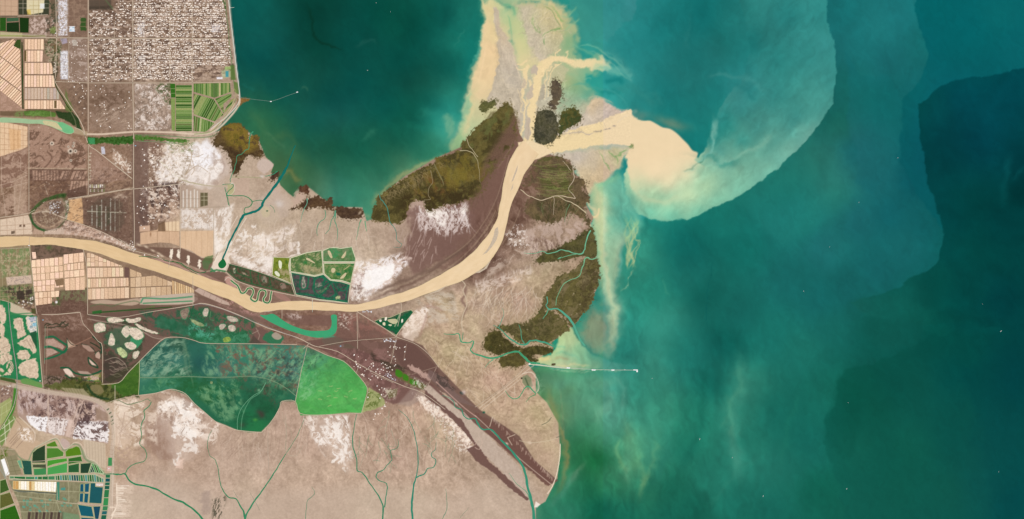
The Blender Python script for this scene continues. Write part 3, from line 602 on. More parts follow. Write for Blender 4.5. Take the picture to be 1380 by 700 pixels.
fill('493,365 512,361 531,357 530,366 527,374 512,385 497,391 486,386 490,374', (252,246,240), .95, 1.6, 1, 4, mot=5, msc=3); fill('476,404 486,388 500,392 498,398 482,402', (150,128,116), .35, 3, 2); fill('475,372 486,364 492,372 484,386 474,384', (226,206,196), .5, 3, 2, 3)
# dark river levee both sides
for s, w in (('480,412 500,404 530,392 560,380 600,352 628,335 650,312 662,292', 4), ('512,420 540,408 580,392 620,378 650,366 668,350 676,330', 3)):
    soften(S(s, 2), w, (108,82,70), .6)
soften(S('490,400 530,384 570,368 610,345 640,318', 2), 5, (120,96,82), .8); soften(S('500,402 530,389 575,370 600,358', 2), 1, (150,130,106), .6)
line(S('585,396 600,392 640,375 675,350 690,320 700,300 690,270'), 10, (118,90,78), .25, 12)
# --- brown tidal soils east of the river
fill('665,345 690,310 720,290 705,255 700,240 688,270 680,300 672,330', (116,88,74), .6, 10, 4)
grain('640,300 700,240 790,280 800,340 720,350 600,400', 15, 4, 57, 70, 3, (1, .96, .9), 10, 4)
patch('655,370 690,320 745,330 735,348 690,352 650,380', (206,186,168), .1, 7, 81, .7, .7, -20, 2.5, warp=5)
patch('680,315 700,300 720,320 715,335 690,335', w0, .35, 3, 82, .8, .3)
patch('700,315 745,295 790,300 780,320 720,345', (196,172,156), -.1, 6, 83, .75, .7, 65, 3, warp=5)
patch('715,320 760,325 740,345 715,345', (110,84,72), .2, 3, 84, .6, .4, 80, 3)
# comb of white salt on the south flat
for k in range(75):
    r = random.Random(k+500); t = r.random(); x = 640+t*75; y = 383-t*22+r.uniform(-2, 2)
    line([(x, y-3, 1.6), (x+r.uniform(-1, 2), y+2, 1.2), (x+r.uniform(-1, 4), y+r.uniform(3, 12), .3)], 1, (236,220,206), .16, 1.1)
patch('640,382 716,361 720,372 690,382 645,398', (232,214,198), .0, 3.4, 97, .6, .6, -15, 2)
for k in range(60):
    r = random.Random(k+600); t = r.random(); x = 640+t*100; y = 384-t*28
    line([(x, y-2), (x+r.uniform(-1, 2), y-r.uniform(4, 9))], r.uniform(.7, 1.3), (128,102,86), .3, .9)
grain('640,390 780,345 740,430 660,460 600,440', 13, 5, 58, 115, 3, (1, .94, .88), 12, 8)
for k in range(60):
    r = random.Random(k+700); creek(r.uniform(640, 730), r.uniform(385, 410), r.uniform(70, 130), 9, 3.2, .8, r.choice(((218,200,178), (164,140,120))), .75, k+800)
grain('560,400 650,390 640,470 560,470', 13, 6, 59, 30, 2, (1, .96, .88), 10, 6)
soften('625,380 627,395 624,405 628,418 622,430', 5, (132,102,90), .75); soften('605,392 612,400 606,408', 7, (130,112,88), .7)
line(S('622,378 627,384 624,392 628,402 629,412 624,424 622,436 624,446'), 1.3, (206,188,160), .9)
patch('560,402 610,390 620,430 575,440', (210,196,176), .1, 6, 86, .6, .6, 25, 2); soften('572,400 590,404 604,412', 3, (206,192,170), .7)
patch('540,425 580,412 570,440 545,455', (250,236,222), -.15, 4, 87, .85, .5); fill('536,452 560,420 575,424 572,440 556,462', (238,218,198), .6, 4, 2)
for s in ('570,412 585,414 600,420', '575,420 570,440 564,455'): soften(s, 3, (164,128,112), .5)
grain('560,450 640,470 730,500 750,600 620,540', 13, 4, 60, 30, 2, (1, .94, .88), 10, 6)
for k in range(110):
    r = random.Random(k+900); creek(r.uniform(565, 700), r.uniform(455, 540), r.uniform(20, 130), 7, 3, .7, r.choice(((150,122,100), (218,198,172))), .7, k+1000)
fill('150,655 220,640 300,668 400,660 500,655 600,668 660,650 720,690 720,760 150,760', (199, 178, 158), .5, 30)
# faint threads on the south flat
for k in range(60):
    r = random.Random(k+1400); creek(r.uniform(480, 620), r.uniform(545, 610), r.uniform(70, 110), 9, 3.4, .7, r.choice(((146,114,98), (214,190,168), (214,190,168), (120,140,110))), .75, k+1500)
for k in range(30):
    r = random.Random(k+1600); creek(r.uniform(310, 420), r.uniform(560, 610), r.uniform(80, 115), 9, 3.6, .9, r.choice(((160,132,114), (206,184,164))), .65, k+1700)
for k in range(40):
    r = random.Random(k+1800); creek(r.uniform(330, 520), r.uniform(295, 330), r.uniform(80, 110), 7, 3.4, .8, r.choice(((212,194,174), (160,136,118))), .65, k+1900)
for k in range(34):
    r = random.Random(k+2300); creek(r.uniform(590, 700), r.uniform(620, 690), r.uniform(20, 60), 7, 3, .6, (214,190,170), .4, k+2400)
fill('270,665 282,662 285,690 272,695', (150,130,120), .4, 6, 3); patch('286,674 305,668 300,700 286,700', (80,76,60), .3, 3, 91, .8, .2, 110, 3)

patch('655,150 697,150 698,190 670,225 650,262 640,262', (104,92,60), -.1, 8, 98, .7, .8, -60, 3)
for k in range(60):
    r = random.Random(k+4000); t = r.random(); x = 690-t*48+r.uniform(-12, 0); y = 175+t*90; creek(x, y, r.uniform(95, 135), 8, 3.4, .8, r.choice(((136,108,94), (96,72,60), (100,88,60))), .4, k+4100)

# ------------------------------------------------ north-west: oil field, farm country
patch('0,0 60,0 60,60 0,60', (120,100,80), .2, 6, 101, .5)
fill('0,0 24,0 24,22 0,22', (206,172,142), .9, 1); lines('0,8 24,9;0,15 24,16;7,0 7,22;15,0 15,22', .6, (160,130,104), .7)
line('0,22 24,22', 1.4, (96,84,66), .9)
fill('25,0 66,0 66,20 25,20', (52,58,40), .9, .8); lines('25,5 66,5;25,11 66,11;31,0 31,20;45,0 45,20;56,0 56,20', .8, (170,160,140), .8)
fill('36,0 60,0 58,17 40,20 36,14', (236,222,180), .9, .8); lines('45,0 45,20;52,0 52,20;40,8 58,8;40,13 58,13', .8, (180,160,110), .7); fill('36,13 41,13 42,20 37,20', (214,186,90), .8, .8); fill('54,5 60,5 60,12 54,12', (236,236,236), .8, .8)
lines('24,22 64,20;47,20 47,48;62,22 62,50;47,30 74,30;29,46 76,48', .8, (206,190,168), .8)
fill('40,24 78,22 78,48 40,46', (150,124,108), .6, 1); patch('40,24 78,22 78,48 40,46', (214,190,176), .15, 3, 102, .8, .3); patch('60,24 78,22 78,48 62,46', (60,56,40), .2, 3, 103, .7, .3)
fill('68,0 76,0 76,24 70,26', (90,80,60), .6, 1); patch('64,0 78,0 78,30 68,30', (40,60,36), .1, 3, 104, .7, .3); fill('66,38 76,36 76,46 68,46', (90,120,40), .6, 2, 1)
line('75,0 76,30 77,60 74,100', 1.4, (190,172,150), .8)
# long built strip of the settlement
fill('78,0 91,0 91,48 79,48', (196,184,180), .8, 1); patch('78,0 91,0 91,48 79,48', (240,238,244), .0, 2, 105, .9, .3); patch('78,0 91,0 91,48 79,48', (150,124,96), .3, 2, 106, .8, .3)
fill('81,52 90,52 91,58 84,60', (180,172,196), .7, 1.5); fill('81,69 91,69 92,107 82,107', (196,190,190), .85, 1); patch('81,69 91,69 92,107 82,107', (246,244,246), .0, 1.8, 107, .9, .3)
fill('60,55 76,52 76,66 60,62', (110,90,66), .7, 2, 2); patch('60,52 84,52 80,90 62,84', (60,76,40), .1, 3.4, 108, .8, .35); patch('60,52 84,52 80,90 62,84', (196,176,150), .3, 2.2, 109, .7, .3)
fill('70,82 78,82 76,110 70,112', (70,64,44), .7, 1.5, 1.5, 3); dotrows('72,84 76,84 76,98 72,98', 20, (230,214,196), .8, 1.5, 3)
fill('93,0 118,0 118,50 92,50', (124,98,82), .7, 1); patch('93,0 118,0 118,50 92,50', (160,132,110), .2, 4, 110, .6); lines('92,7 118,7;92,22 105,22;100,0 100,48;118,0 118,176', .7, (160,134,112), .7)
fill('94,36 100,36 101,43 93,43', (214,222,230), 1, .8); lines('93,36 101,36;93,39.5 101,39.5', .7, (250,250,250), .9); fill('108,24 116,24 116,42 109,42', (50,84,34), .9, 1, .8, 3); lines('108,30 117,30;108,36 117,36', .8, (140,120,90), .8)
fill('93,52 118,52 118,110 93,110', (142,118,102), .7, 1); patch('93,52 118,52 118,110 93,110', (196,176,162), .15, 5, 111, .7, .5, warp=4); fill('97,54 103,54 104,62 98,62', (196,186,172), .8, 1)
fill('120,0 150,0 150,13 120,13', (84,72,60), .8, 1.5); fill('120,9 152,8 152,14 120,14', (60,52,42), .5, 3); line('142,0 152,12', 2, (90,110,70), .6)
# ground of the well field
wf = P('119,14 152,13 156,0 303,0 306,20 312,60 317,92 300,104 264,110 120,110')
patch(wf, (190,166,146), -.1, 2.6, 112, .75, .4, 0, 2.2); patch(wf, (96,74,62), .25, 2.8, 113, .7, .3, 0, 2.4)
grain(wf, 16, 1.6, 114, 0, 1.4, (1, .95, .9), 2)
patch('120,112 229,112 232,176 180,178 118,176', (160,134,116), .1, 5, 115, .6, .5, 30, 1.5, warp=4)
fill('182,114 228,113 231,174 182,175', (178,156,140), .6, 2, 2); patch('182,112 230,112 232,176 182,176', (236,222,210), .2, 4, 116, .8, .4, 40, 1.6, warp=4); patch('182,112 230,112 232,176 182,176', (126,106,90), .25, 3.4, 117, .7, .35)
patch('215,112 232,112 232,145 224,140 210,120', (70,84,44), .1, 3, 118, .8, .3)
patch('88,112 118,112 118,176 112,170 95,135', (100,78,64), .1, 4, 119, .5); fill('120,150 178,145 178,176 120,176', (150,126,108), .4, 14); patch('125,140 178,140 178,174 130,174', (196,172,150), .35, 3, 120, .5, .3, -30, 3)
patch('95,90 130,88 130,108 96,108', (150,124,106), 0, 4, 121, .5)
for s, w in (('119,0 119,176', .8), ('154,30 154,112', .7), ('229,0 229,112', 1), ('259,0 259,112', .8)): line(P(s), w, (206,184,162), .8)
for y in (4, 9, 16, 22, 29, 36, 43, 59, 66, 73, 80, 88, 95, 103): line([(160, y), (300 if y > 30 else 298, y)], .7, (120,96,80), .4)
fill('185,28 195,28 195,48 186,48', (206,196,190), .6, 2); fill('284,33 296,33 297,44 286,44', (214,204,204), .6, 2); fill('186,76 196,74 196,84 188,86', (206,200,198), .6, 2)
fill('0,100 30,140 0,122', (150,118,96), 0); fill('0,121 34,149 0,156', (168,134,112), .9, 1.2); patch('0,122 34,149 0,156', (196,160,140), .2, 3, 122, .6)
fill('0,150 35,150 36,147 92,148 94,153 60,158 0,156', (104,84,60), .8, 1.4); fill('0,43 30,45 30,50 0,50', (196,184,140), .9, 1); line('0,48 60,49', 1.6, (150,160,90), .8); line('0,51 76,51', 1, (196,178,156), .8)
fill('32,150 60,149 75,152 76,158 58,157 33,156', (86,122,50), .9, 1.2, .6, 3); fill('75,150 98,152 106,160 110,176 104,172 92,164 77,158', (40,62,30), .92, 1.2, .8, 4); line('96,152 101,162 103,172', .7, (150,140,110), .8); line('68,150 69,158', .8, (160,150,120), .7)
patch('20,150 60,150 60,158 20,158', (120,150,80), 0, 3, 123, .6, .4)
fill('88,120 98,146 96,152 88,148', (90,120,54), .6, 2, 1)
# --- west, between the pond canal and the river
fill('0,165 12,166 37,171 37,198 20,206 0,211', (232,198,160), .95, 1.2); lines('0,172 37,176;0,179 37,183;0,187 37,190;0,195 37,197;0,202 28,202;6,166 6,210;12,166 12,208;18,168 18,206;25,169 25,203;31,170 31,200', .7, (190,150,114), .8)
fill('12,174 28,176 28,200 14,203', (222,176,126), .7, 1.2); lines('19,175 19,202;24,176 24,200', .6, (176,132,92), .7)
fill('0,212 16,206 37,200 37,246 12,252 0,254', (132,100,84), .8, 1.5); patch('0,212 37,200 37,290 0,290', (190,160,138), .2, 6, 125, .7, .4, -15, 2, warp=4)
fill('18,240 36,232 37,260 28,288 20,290 18,262', (184,156,132), .7, 2, 1.5); patch('18,232 37,232 36,262 20,262', (150,120,100), .1, 2.4, 126, .6)
lines('2,212 2,260;0,228 8,226;0,250 20,244 37,236;8,254 37,246;28,214 28,230 37,234;20,252 20,290;30,240 24,288;3,252 8,292', .8, (206,182,160), .6)
fill('38,171 60,168 118,196 116,228 38,228', (176,142,122), .75, 2); patch('38,172 118,196 116,228 38,228', (104,78,62), .28, 5, 127, .75, .3, -30, 2, warp=4)
lines('39,160 38,228 40,270;53,178 54,226;67,184 66,226;80,188 82,226;38,200 118,206;119,196 118,266;67,180 70,186 73,180', .7, (150,118,98), .6)
for s in ('80,200 84,204 83,212 78,220 74,224', '98,192 97,200 95,208 96,218', '64,205 70,212 66,220 60,226', '46,214 54,210 60,216', '85,214 92,206 98,206', '108,206 104,218 100,226'): line(S(s), 2, (112,84,68), .8, 1.4)
fill('40,228 116,228 116,244 40,244', (116,88,74), .8, 1.4); line('38,227 116,228', 1.8, (186,160,134), .9)
for i, x in enumerate(range(44, 78, 4)): fill([(x, 230), (x+2.8, 230), (x+2.8, 243), (x, 243)], (178,144,122), .9, .8)
for i in range(7): fill([(84+i*5, 231), (87.6+i*5, 231), (83+i*5, 242), (79.5+i*5, 242)], (182,148,126), .9, .8)
for i in range(6): fill([(96+i*4, 244.5), (98.8+i*4, 244.5), (96+i*4, 258), (93+i*4, 260)], (186,152,130), .9, .8)
fill('88,258 116,250 117,264 92,268', (92,68,56), .8, 1.5); line('98,228 78,270', 3, (110,82,66), .8)
patch('38,246 96,244 90,265 42,288', (140,110,90), .15, 4, 128, .5, .4, -20, 2); line('60,250 64,262', 1, (200,180,156), .8); lines('42,252 66,255;44,256 60,248', .7, (190,160,130), .6)
fill('120,196 140,210 176,236 168,243 122,248', (158,126,108), .7, 1.5); patch('122,205 170,235 150,246 122,246', (178,148,130), .1, 6, 129, .6); lines('147,216 146,246;120,245 178,238;162,215 158,238', .7, (140,110,92), .7)
for (x, y) in ((121, 222), (121, 226), (122, 230), (121, 234), (122, 238), (121, 242), (121, 216), (121, 211), (122, 207)): blob(x, y, 1.6, 1.2, 0, (200,186,160), .9, 2)
fill('120,249 142,247 142,258 121,261', (120,96,80), .8, 1); 
for i in range(8): fill([(120.5+i*2.8, 249), (122.4+i*2.8, 249), (122.4+i*2.8, 253.5), (120.5+i*2.8, 253.5)], ((236,226,210), (200,196,150), (240,236,228))[i % 3], .9, .7); fill([(121+i*2.6, 255), (122.8+i*2.6, 255), (122.8+i*2.6, 259), (121+i*2.6, 259)], ((200,190,170), (120,130,80))[i % 2], .8, .7)
fill('152,205 160,206 174,226 174,234 164,224 152,214', (206,178,156), .7, 1.5); lines('156,208 170,226;152,222 160,206', .7, (140,110,90), .7); patch('152,200 178,220 176,236 154,224', (240,228,212), .25, 2.4, 130, .8, .3)
fill('136,198 141,198 142,208 137,208', (206,206,216), .9, .8)
fill('178,190 184,186 200,190 200,330 178,330', (112,88,78), .6, 3)
# moated round village
fill(S('46,284 52,278 62,272 72,269 82,267 90,272 93,282 92,294 84,304 72,311 60,311 48,304 41,294',3,True), (150,124,104), .9, 1.5)
line(S('43,286 50,278 60,270 70,267 78,264 88,263'), 4.4, (66,92,46), .95, 1.4); blob(75, 266, 8, 2.4, -5, (56,84,40), .9, 2); blob(86, 265, 3, 3, 0, (40,72,30), .9)
line(S('41,290 44,300 52,308 60,311'), 3.4, (54,90,48), .95, 1.4); line(S('60,311 72,311 82,304 87,298'), 2, (86,92,60), .8, 1.5); line(S('90,272 92,282 90,292'), 4, (196,190,170), .8, 1.6); patch('86,270 95,270 95,298 88,298', (70,96,56), .1, 2, 131, .8, .3)
line(S('44,288 56,282 66,278 76,273'), 2.4, (150,120,98), .9); fill(S('48,290 58,285 70,287 82,293 74,302 62,304 52,300',3,True), (130,104,84), .9, 1.4); patch('47,284 88,274 90,298 60,306', (176,156,130), .15, 1.8, 132, .7, .3)
line(S('43,288 55,286 67,286 78,291 92,296'), 1.1, (214,196,172), .9); line(S('46,292 50,300 60,306 72,305 82,298'), 1.6, (190,160,130), .8)
fill(S('64,274 74,270 84,274 86,284 78,290 70,284',3,True), (112,90,74), .8, 1.5)
for k in range(46):
    r = random.Random(k+50); blob(r.uniform(66, 82), r.uniform(271, 288), 1, .8, 0, r.choice(((240,240,240), (90,60,50), (226,220,206))), .7, 2)
# pale plots by the river
fill('0,296 38,290 42,300 44,316 0,317', (224,200,174), .95, 1.2); lines('0,305 42,302;9,294 10,317;20,293 21,317;31,291 32,316;0,311 43,309', .8, (176,146,120), .7); fill('15,312 20,311 20,315 15,316', (104,84,66), .9, .8); fill('26,303 29,303 29,306 26,306', (110,84,66), .9, .8); fill('31,303 34,303 34,306 31,306', (110,84,66), .9, .8)
fill('93,269 110,267 112,284 112,302 100,300 90,296 93,282', (218,176,130), .95, 1.2); patch('93,269 110,267 112,302 92,298', (190,144,102), .1, 4, 133, .4)
fill('46,308 58,312 58,316 44,316', (190,160,136), .9, 1); fill('60,312 84,306 88,298 90,298 86,316 60,316', (206,182,162), .9, 1.2)
fill('88,297 112,303 140,313 178,334 176,336 140,324 110,318 86,316', (206,174,152), .85, 1.4); lines('112,304 108,318;128,310 126,320;90,308 130,316 160,328;100,300 98,317', .8, (160,126,104), .7); patch('90,298 178,334 170,332 86,316', (228,206,190), .2, 3, 134, .6)
patch('125,310 180,330 182,340 160,332', (236,222,206), .3, 2, 135, .8, .2)
line('92,269 120,265 150,259 180,253', 1.6, (196,176,150), .9, 1); line('0,294 40,288', 1, (200,176,150), .8)
# evaporation basins
fill('112,268 172,260 176,330 150,318 113,301', (122,94,80), .6, 3); fill(S('122,275 140,268 160,270 168,285 162,310 140,312 118,296',3,True), (96,80,66), .7, 6, 2)
for x, a, b in ((124, 278, 304), (130.5, 277, 307), (137, 270, 309), (142.5, 279, 310), (149, 268, 311), (155, 268, 312), (161, 268, 312)):
    line([(x, a), (x, b)], 1.0 if x < 150 else .7, (206,206,190) if x < 156 else (150,136,112), .8, .8)
line('118,285 170,287', 1.1, (196,190,166), .8); fill('144,279 148,279 148,304 144,304', (74,74,56), .6, 1.2); fill('132,278 136,278 136,306 132,306', (80,80,60), .6, 1.2)
for (x, y) in ((157, 266), (162, 263), (168, 266)): blob(x, y, 4, 1.8, 0, (206,184,160), .8)
# tan fields north of the river, beside the levee
fill('189,314 212,310 214,304 222,300 241,299 242,332 230,328 215,327 189,330', (214,178,144), .95, 1.2); fill('188,305 202,304 202,312 188,313', (226,190,160), .8, 1.5); fill('213,302 222,298 223,312 213,312', (110,84,62), .8, 1.2)
fill('223,300 241,298 242,312 224,311', (232,206,170), .8, 1.2); lines('212,312 212,328;228,312 228,328;189,312 242,312;227,298 227,311;232,298 232,311;237,298 237,311', .7, (160,126,96), .7); blob(203, 316, 1, 3, 0, (140,100,70), .8)
fill('243,312 288,311 287,346 277,348 267,345 258,338 243,334', (222,188,152), .95, 1.2); lines('272,312 271,346;250,312 250,334;258,312 258,338;265,312 265,344;280,312 279,347', .6, (196,160,124), .5)
grain('189,300 288,300 287,347 189,330', 5, 4, 139, 90, 5, soft=2)
fill('180,332 245,335 262,342 272,348 288,348 284,364 276,366 262,360 240,352 220,345 196,340', (112,84,70), .85, 1.6); fill('276,347 286,345 286,356 274,352', (80,110,60), .7, 2, 1); fill('272,352 284,352 280,364 274,362', (84,116,70), .7, 2.4)
for x, y in ((231, 341), (241, 342), (254, 349), (269, 355)): fill([(x-1.6, y-5), (x+1.4, y-5), (x+2, y+4), (x, y+8), (x-2.4, y+4)], (250,236,214), .95, 1.2, .8, 2)
for x, y in ((187, 330), (197, 333), (206, 338), (214, 342), (218, 345)): blob(x, y, 3.4, 1.4, 25, (226,206,178), .8)
# levee corridor north of the river
soften(S('190,344 230,355 262,366 290,378 306,388 318,395', 2), 4, (150,112,98), .9); soften(S('200,347 236,357 262,368 290,378', 2), 1.8, (206,168,152), .7); soften(S('190,348 230,360 270,376 310,396', 2), 1.6, (96,76,62), .6)
fill('270,367 300,366 306,370 318,388 330,400 318,394 300,380', (110,82,70), .8, 1.6); fill(S('303,374 310,373 318,385 316,392 306,384',3,True), (206,160,144), .8, 1.2); line(S('303,378 308,374 316,380 321,390',3), 1, (210,196,176), .9)
fill(S('368,392 378,394 392,405 384,406 372,400',3,True), (196,148,134), .9, 1.4)
fill('366,392 400,398 470,409 466,411 400,405 372,406 350,410 340,404', (124,96,82), .5, 2); blob(421, 404, .6, 2.6, 0, (220,206,186), .8, 2)
# white yard at the head of the tide creek
fill('290,346 306,336 310,356 306,366 288,366 284,362', (236,218,198), .9, 1.4, .8, 3); line('284,366 292,364 304,366', 2.2, (60,120,70), .9, 1); line('284,362 289,366', 2.4, (70,130,86), .9)
lines('289,346 284,362;294,340 288,352', .8, (150,130,104), .7)

for (x, y, q) in ((70, 193.6, 1.8), (95, 204, 2.6), (101.6, 204, 1.6), (98.6, 197, 1.3), (99.6, 193, 1.1), (92, 198, 1), (95.6, 216.6, 1.2)): blob(x, y, q*1.5, q*1.5, 0, (236,222,200), .9, 2); blob(x, y, q*.7, q*.7, 0, (60,48,40), .95, 2)
for k in range(150):
    r = random.Random(k+5000); x, y = r.uniform(38, 178), r.uniform(170, 330); blob(x, y, r.uniform(.5, 1.3), r.uniform(.5, .9), 0, r.choice(((226,208,188), (90,68,56), (206,184,162))), .6, 2)
patch('38,228 178,228 178,330 38,300', (96,72,60), .3, 3, 140, .5, .3, -20, 2); grain('0,160 180,160 180,335 0,335', 7, 1.5, 141)

# rough lattice of lanes and plots inside the well field
r = random.Random(77)
for k in range(240):
    x, y = r.uniform(122, 300), r.uniform(0, 108)
    if pip(wf, x, y): fill([(x, y), (x+r.uniform(2, 9), y), (x+r.uniform(2, 9), y+r.uniform(1.2, 3)), (x, y+r.uniform(1.2, 3))], r.choice(((104,80,66), (120,94,80), (200,178,160), (214,194,178), (92,72,60))), .6, 1)
for x in (134, 143, 166, 192, 205, 217, 243, 272, 286): line([(x, 0), (x+r.uniform(-1, 1), 110)], .6, (110,86,70), .45)

# ------------------------------------------------ south of the river: soils, wetlands, lakes
DG = (30, 104, 68)
fill('0,336 40,334 48,405 0,408', (140,124,90), .85, 1.5)
patch('0,336 40,334 42,372 2,374', (112,138,84), -.05, 4, 201, .75, .6, 90, 2); patch('0,340 40,338 42,372 0,374', (190,170,136), .3, 3, 202, .8, .4); 
lines('2,336 4,408;12,336 13,372;22,336 23,372;31,336 32,372;40,330 48,425;0,352 40,350;0,364 41,362', .8, (176,160,128), .7)
fill('8,374 42,371 43,382 10,385', (216,190,168), .9, 1.2); patch('8,374 42,371 43,382 10,385', (160,140,130), .3, 2, 203, .7, .3)
patch('0,386 44,384 47,410 0,410', (96,120,70), .0, 4, 204, .8, .4); patch('0,386 44,384 47,410 20,410', (66,56,46), .15, 4, 205, .85, .3); lines('9,385 12,408;22,385 23,406;33,384 35,406;0,392 45,390;0,400 46,398', .8, (180,160,130), .6)
fill('22,393 32,392 33,403 23,404', (60,48,42), .85, 1.2); fill('34,392 43,390 44,396 35,398', (66,52,46), .8, 1.2)
patch('18,402 48,398 48,424 34,416', (90,68,58), .1, 3, 206, .8, .4); dotrows('22,408 44,400 44,412 32,416', 14, (236,226,214), 1, 2, 8)
fill('42,328 112,334 112,342 42,352', (106,82,70), .8, 2); patch('42,328 112,334 112,342 42,350', (76,66,50), .15, 4, 207, .6); blob(66, 334, 4, 3, 0, (80,100,54), .8)
fill('48,412 76,406 80,392 118,388 118,424 58,424 48,425', (100,74,62), .85, 1.8); patch('82,392 118,388 118,408 80,404', (126,130,90), -.05, 4, 208, .7, .5); patch('70,400 84,398 82,412 70,412', (70,100,50), .1, 3, 209, .8, .3)
blob(76, 407.5, 1.8, 2, 0, (246,240,236), .95, 3); lines('50,415 74,412 118,410;107,394 107,420;50,405 54,420', .8, (130,100,84), .5); patch('48,412 118,404 118,424 48,425', (134,106,90), .25, 2, 210, .6)
fill('112,340 260,380 262,398 262,410 172,408 118,410 118,404', (120,96,76), .4, 2); fill('168,360 174,361 174,378 168,374', (104,76,70), .8, 1)
fill('118,405 262,396 262,412 118,424', (116,92,76), .85, 2); fill(S('122,407 140,404 160,406 185,402 190,407 178,412 150,410 130,410',3,True), (196,170,146), .85, 1.6); 
line(S('122,413 136,410 150,413 160,410 180,406 188,408'), 1, (86,110,70), .8, 1.4)
# spillway loop by the road
fill(S('190,405 194,401 260,395 259,409 195,411 189,409',3,True), (204,184,164), .9, 1.4)
line(S('190,408 192,404 196,402 225,403 259,400'), 2, (66,140,96), .85, 1.2); line('193,409 259,406', 1.6, (60,136,88), .9, 1)
line('118,425 137,421 190,417 258,413', 2.2, (60,90,50), .85, 1.2); fill('124,420 137,418 137,422 125,424', (44,100,44), .95, 1); fill('190,415 208,413 208,419 196,421', (86,140,50), .9, 1.4, 1, 3)
# west wetlands (checker of leads and pale islets)
fill('0,405 14,408 28,415 46,426 52,426 56,490 62,516 24,512 0,508', (38,124,74), .95, 1.2, mot=7, msc=5, hue=(.8, 1, .8))
fill('14,408 48,424 40,425 22,424 14,420', (216,190,164), .9, 1.2, .5, 3); line('8,420 40,428', 2, (60,130,80), .8); line('12,424 44,422', 1.4, (60,130,80), .8)
I1 = (232, 204, 178)
for s in ('0,412 6,416 8,428 7,435 3,437 0,434', '0,435 5,440 7,447 5,452 0,453', '0,456 8,455 12,461 14,470 10,475 0,478', '0,479 12,476 16,484 10,488 4,492 0,490',
          '18,430 30,430 31,440 35,449 34,453 24,456 23,446 20,442', '26,461 38,452 44,456 46,464 50,472 44,477 40,470 33,468 25,464', '25,473 34,472 40,478 39,484 30,485 24,482',
          '27,490 40,485 48,483 51,495 52,508 45,510 36,508 26,504', '35,429 40,428 42,447 38,445', '0,496 6,500 14,505 0,506', '10,488 17,488 18,500 13,503 9,496'):
    fill(S(s, 2, True), (222, 194, 168), .95, 1.1, .9, 3, 1, mot=17, msc=2, hue=(1, .95, .9))
lines('28,432 30,446;36,458 44,472;40,456 46,468;30,461 36,458;2,470 12,466;4,480 8,487;9,478 12,486', .7, (150,126,104), .8)
fill('35,428 49,427 50,448 41,450 38,440', (232,216,200), .95, 1); fill('40,428 48,427 48,433 41,433', (190,186,196), .9, .8); fill('44,436 49,435 49,440 44,440', (150,204,220), .95, .8); patch('38,428 50,427 50,448 40,450', (120,150,160), .3, 1.6, 211, .9, .2); fill('40,449 49,446 50,470 44,460', (36,84,54), .95, 1)
lines('10,490 16,500;12,489 18,499;14,488 19,497;16,487 20,495', .7, (44,96,60), .9); fill(S('0,500 4,502 10,496 12,490 14,492 10,500 4,506 0,505',2,True), (40,120,60), .9, 1)
fill('42,416 48,416 48,424 43,423', (80,80,44), .9, 1)
# central brown flats with leads
fill('50,423 120,420 120,430 137,452 140,462 137,518 64,520 58,516', (112,84,70), .8, 1.4); grain('55,425 140,430 137,518 64,518', 6, 3, 212, 0, 1, soft=3)
fill('57,424 108,420 122,446 112,446 98,440 60,440', (126,96,80), .5, 4, 3); patch('60,424 110,420 120,446 60,446', (176,146,130), .3, 3, 213, .5, .4, 20, 2)
for s in ('60,439 64,436 70,438 76,436 80,438 84,434 88,438 92,436', '60,441 70,442 78,440 86,441 92,438', '80,440 84,436 88,433', '64,439 68,437'): line(S(s), 1.1, (44,52,34), .9, 1)
line(S('62,455 72,454 80,459 86,463 91,466', 3), 2.6, DG, .95, 1); line('91,459 91,470', 2.4, (24,90,60), .95, 1); line(S('61,468 68,467 74,470 80,473 86,475 90,470', 3), 3.4, DG, .95, 1); line(S('61,484 70,482 80,478 88,473', 3), 2.4, DG, .95, 1); line('61,440 60,490', .8, (150,170,140), .7)
fill('62,457 72,457 80,462 88,468 84,471 76,468 66,466 62,466', (190,158,140), .9, 1.2, .4, 3, mot=10, msc=2); fill('62,470 70,470 78,475 66,480 62,482', (186,156,138), .9, 1.2, .4, 3, mot=12, msc=2)
fill('90,456 98,463 104,466 92,470', (206,176,150), .9, 1); line(S('90,456 96,464 104,466', 3), 1, (24,30,20), .9); line('91,470 125,454', 1.2, (150,112,92), .9); line(S('110,464 118,466 125,470 130,478', 3), 1.4, (26,40,26), .9, 1); line(S('122,462 130,466 135,470', 3), 1.4, (26,50,30), .9, 1)
line(S('125,454 132,460 136,466 137,476', 3), 1.8, (20,64,42), .95, 1); fill('110,464 120,466 128,474 120,474 112,468', (186,154,136), .8, 1.2)
fill('128,476 133,474 136,480 134,484 129,482', (200,170,150), .9, 1); line(S('128,478 131,474 135,474 136,484', 2, ), .9, (20,60,36), .9)
for s, w in (('119,482 124,486 130,492 132,496 126,494 120,490', 1.6),): line(cr(P(s)+[(119, 482)], 2), w, (22,72,46), .95, 1)
fill('120,484 130,493 124,492 121,488', (226,200,180), .95, 1); fill('85,498 91,496 96,500 99,506 102,509 94,508 88,503', (236,212,192), .95, 1); line(S('82,496 92,496 98,501 104,504 118,506 130,503 136,500', 3), 2.2, (22,84,52), .95, 1)
line(S('88,506 96,510 104,510 112,512 134,514', 3), 2, (22,84,52), .95, 1); fill('104,500 118,501 124,505 108,504', (190,164,146), .8, 1); fill('108,510 120,507 134,504 134,513 114,513', (206,178,156), .9, 1.2, .4, 3, mot=10, msc=2)
fill('58,506 84,508 86,520 60,522', (140,116,104), .8, 1.4); patch('58,506 120,508 120,524 60,524', (66,60,40), .1, 3, 214, .8, .4)
for s in ('60,512 70,508 80,512 82,518', '60,520 66,516 74,519 80,521'): line(S(s), 1.1, (54,44,34), .8, 1.2)
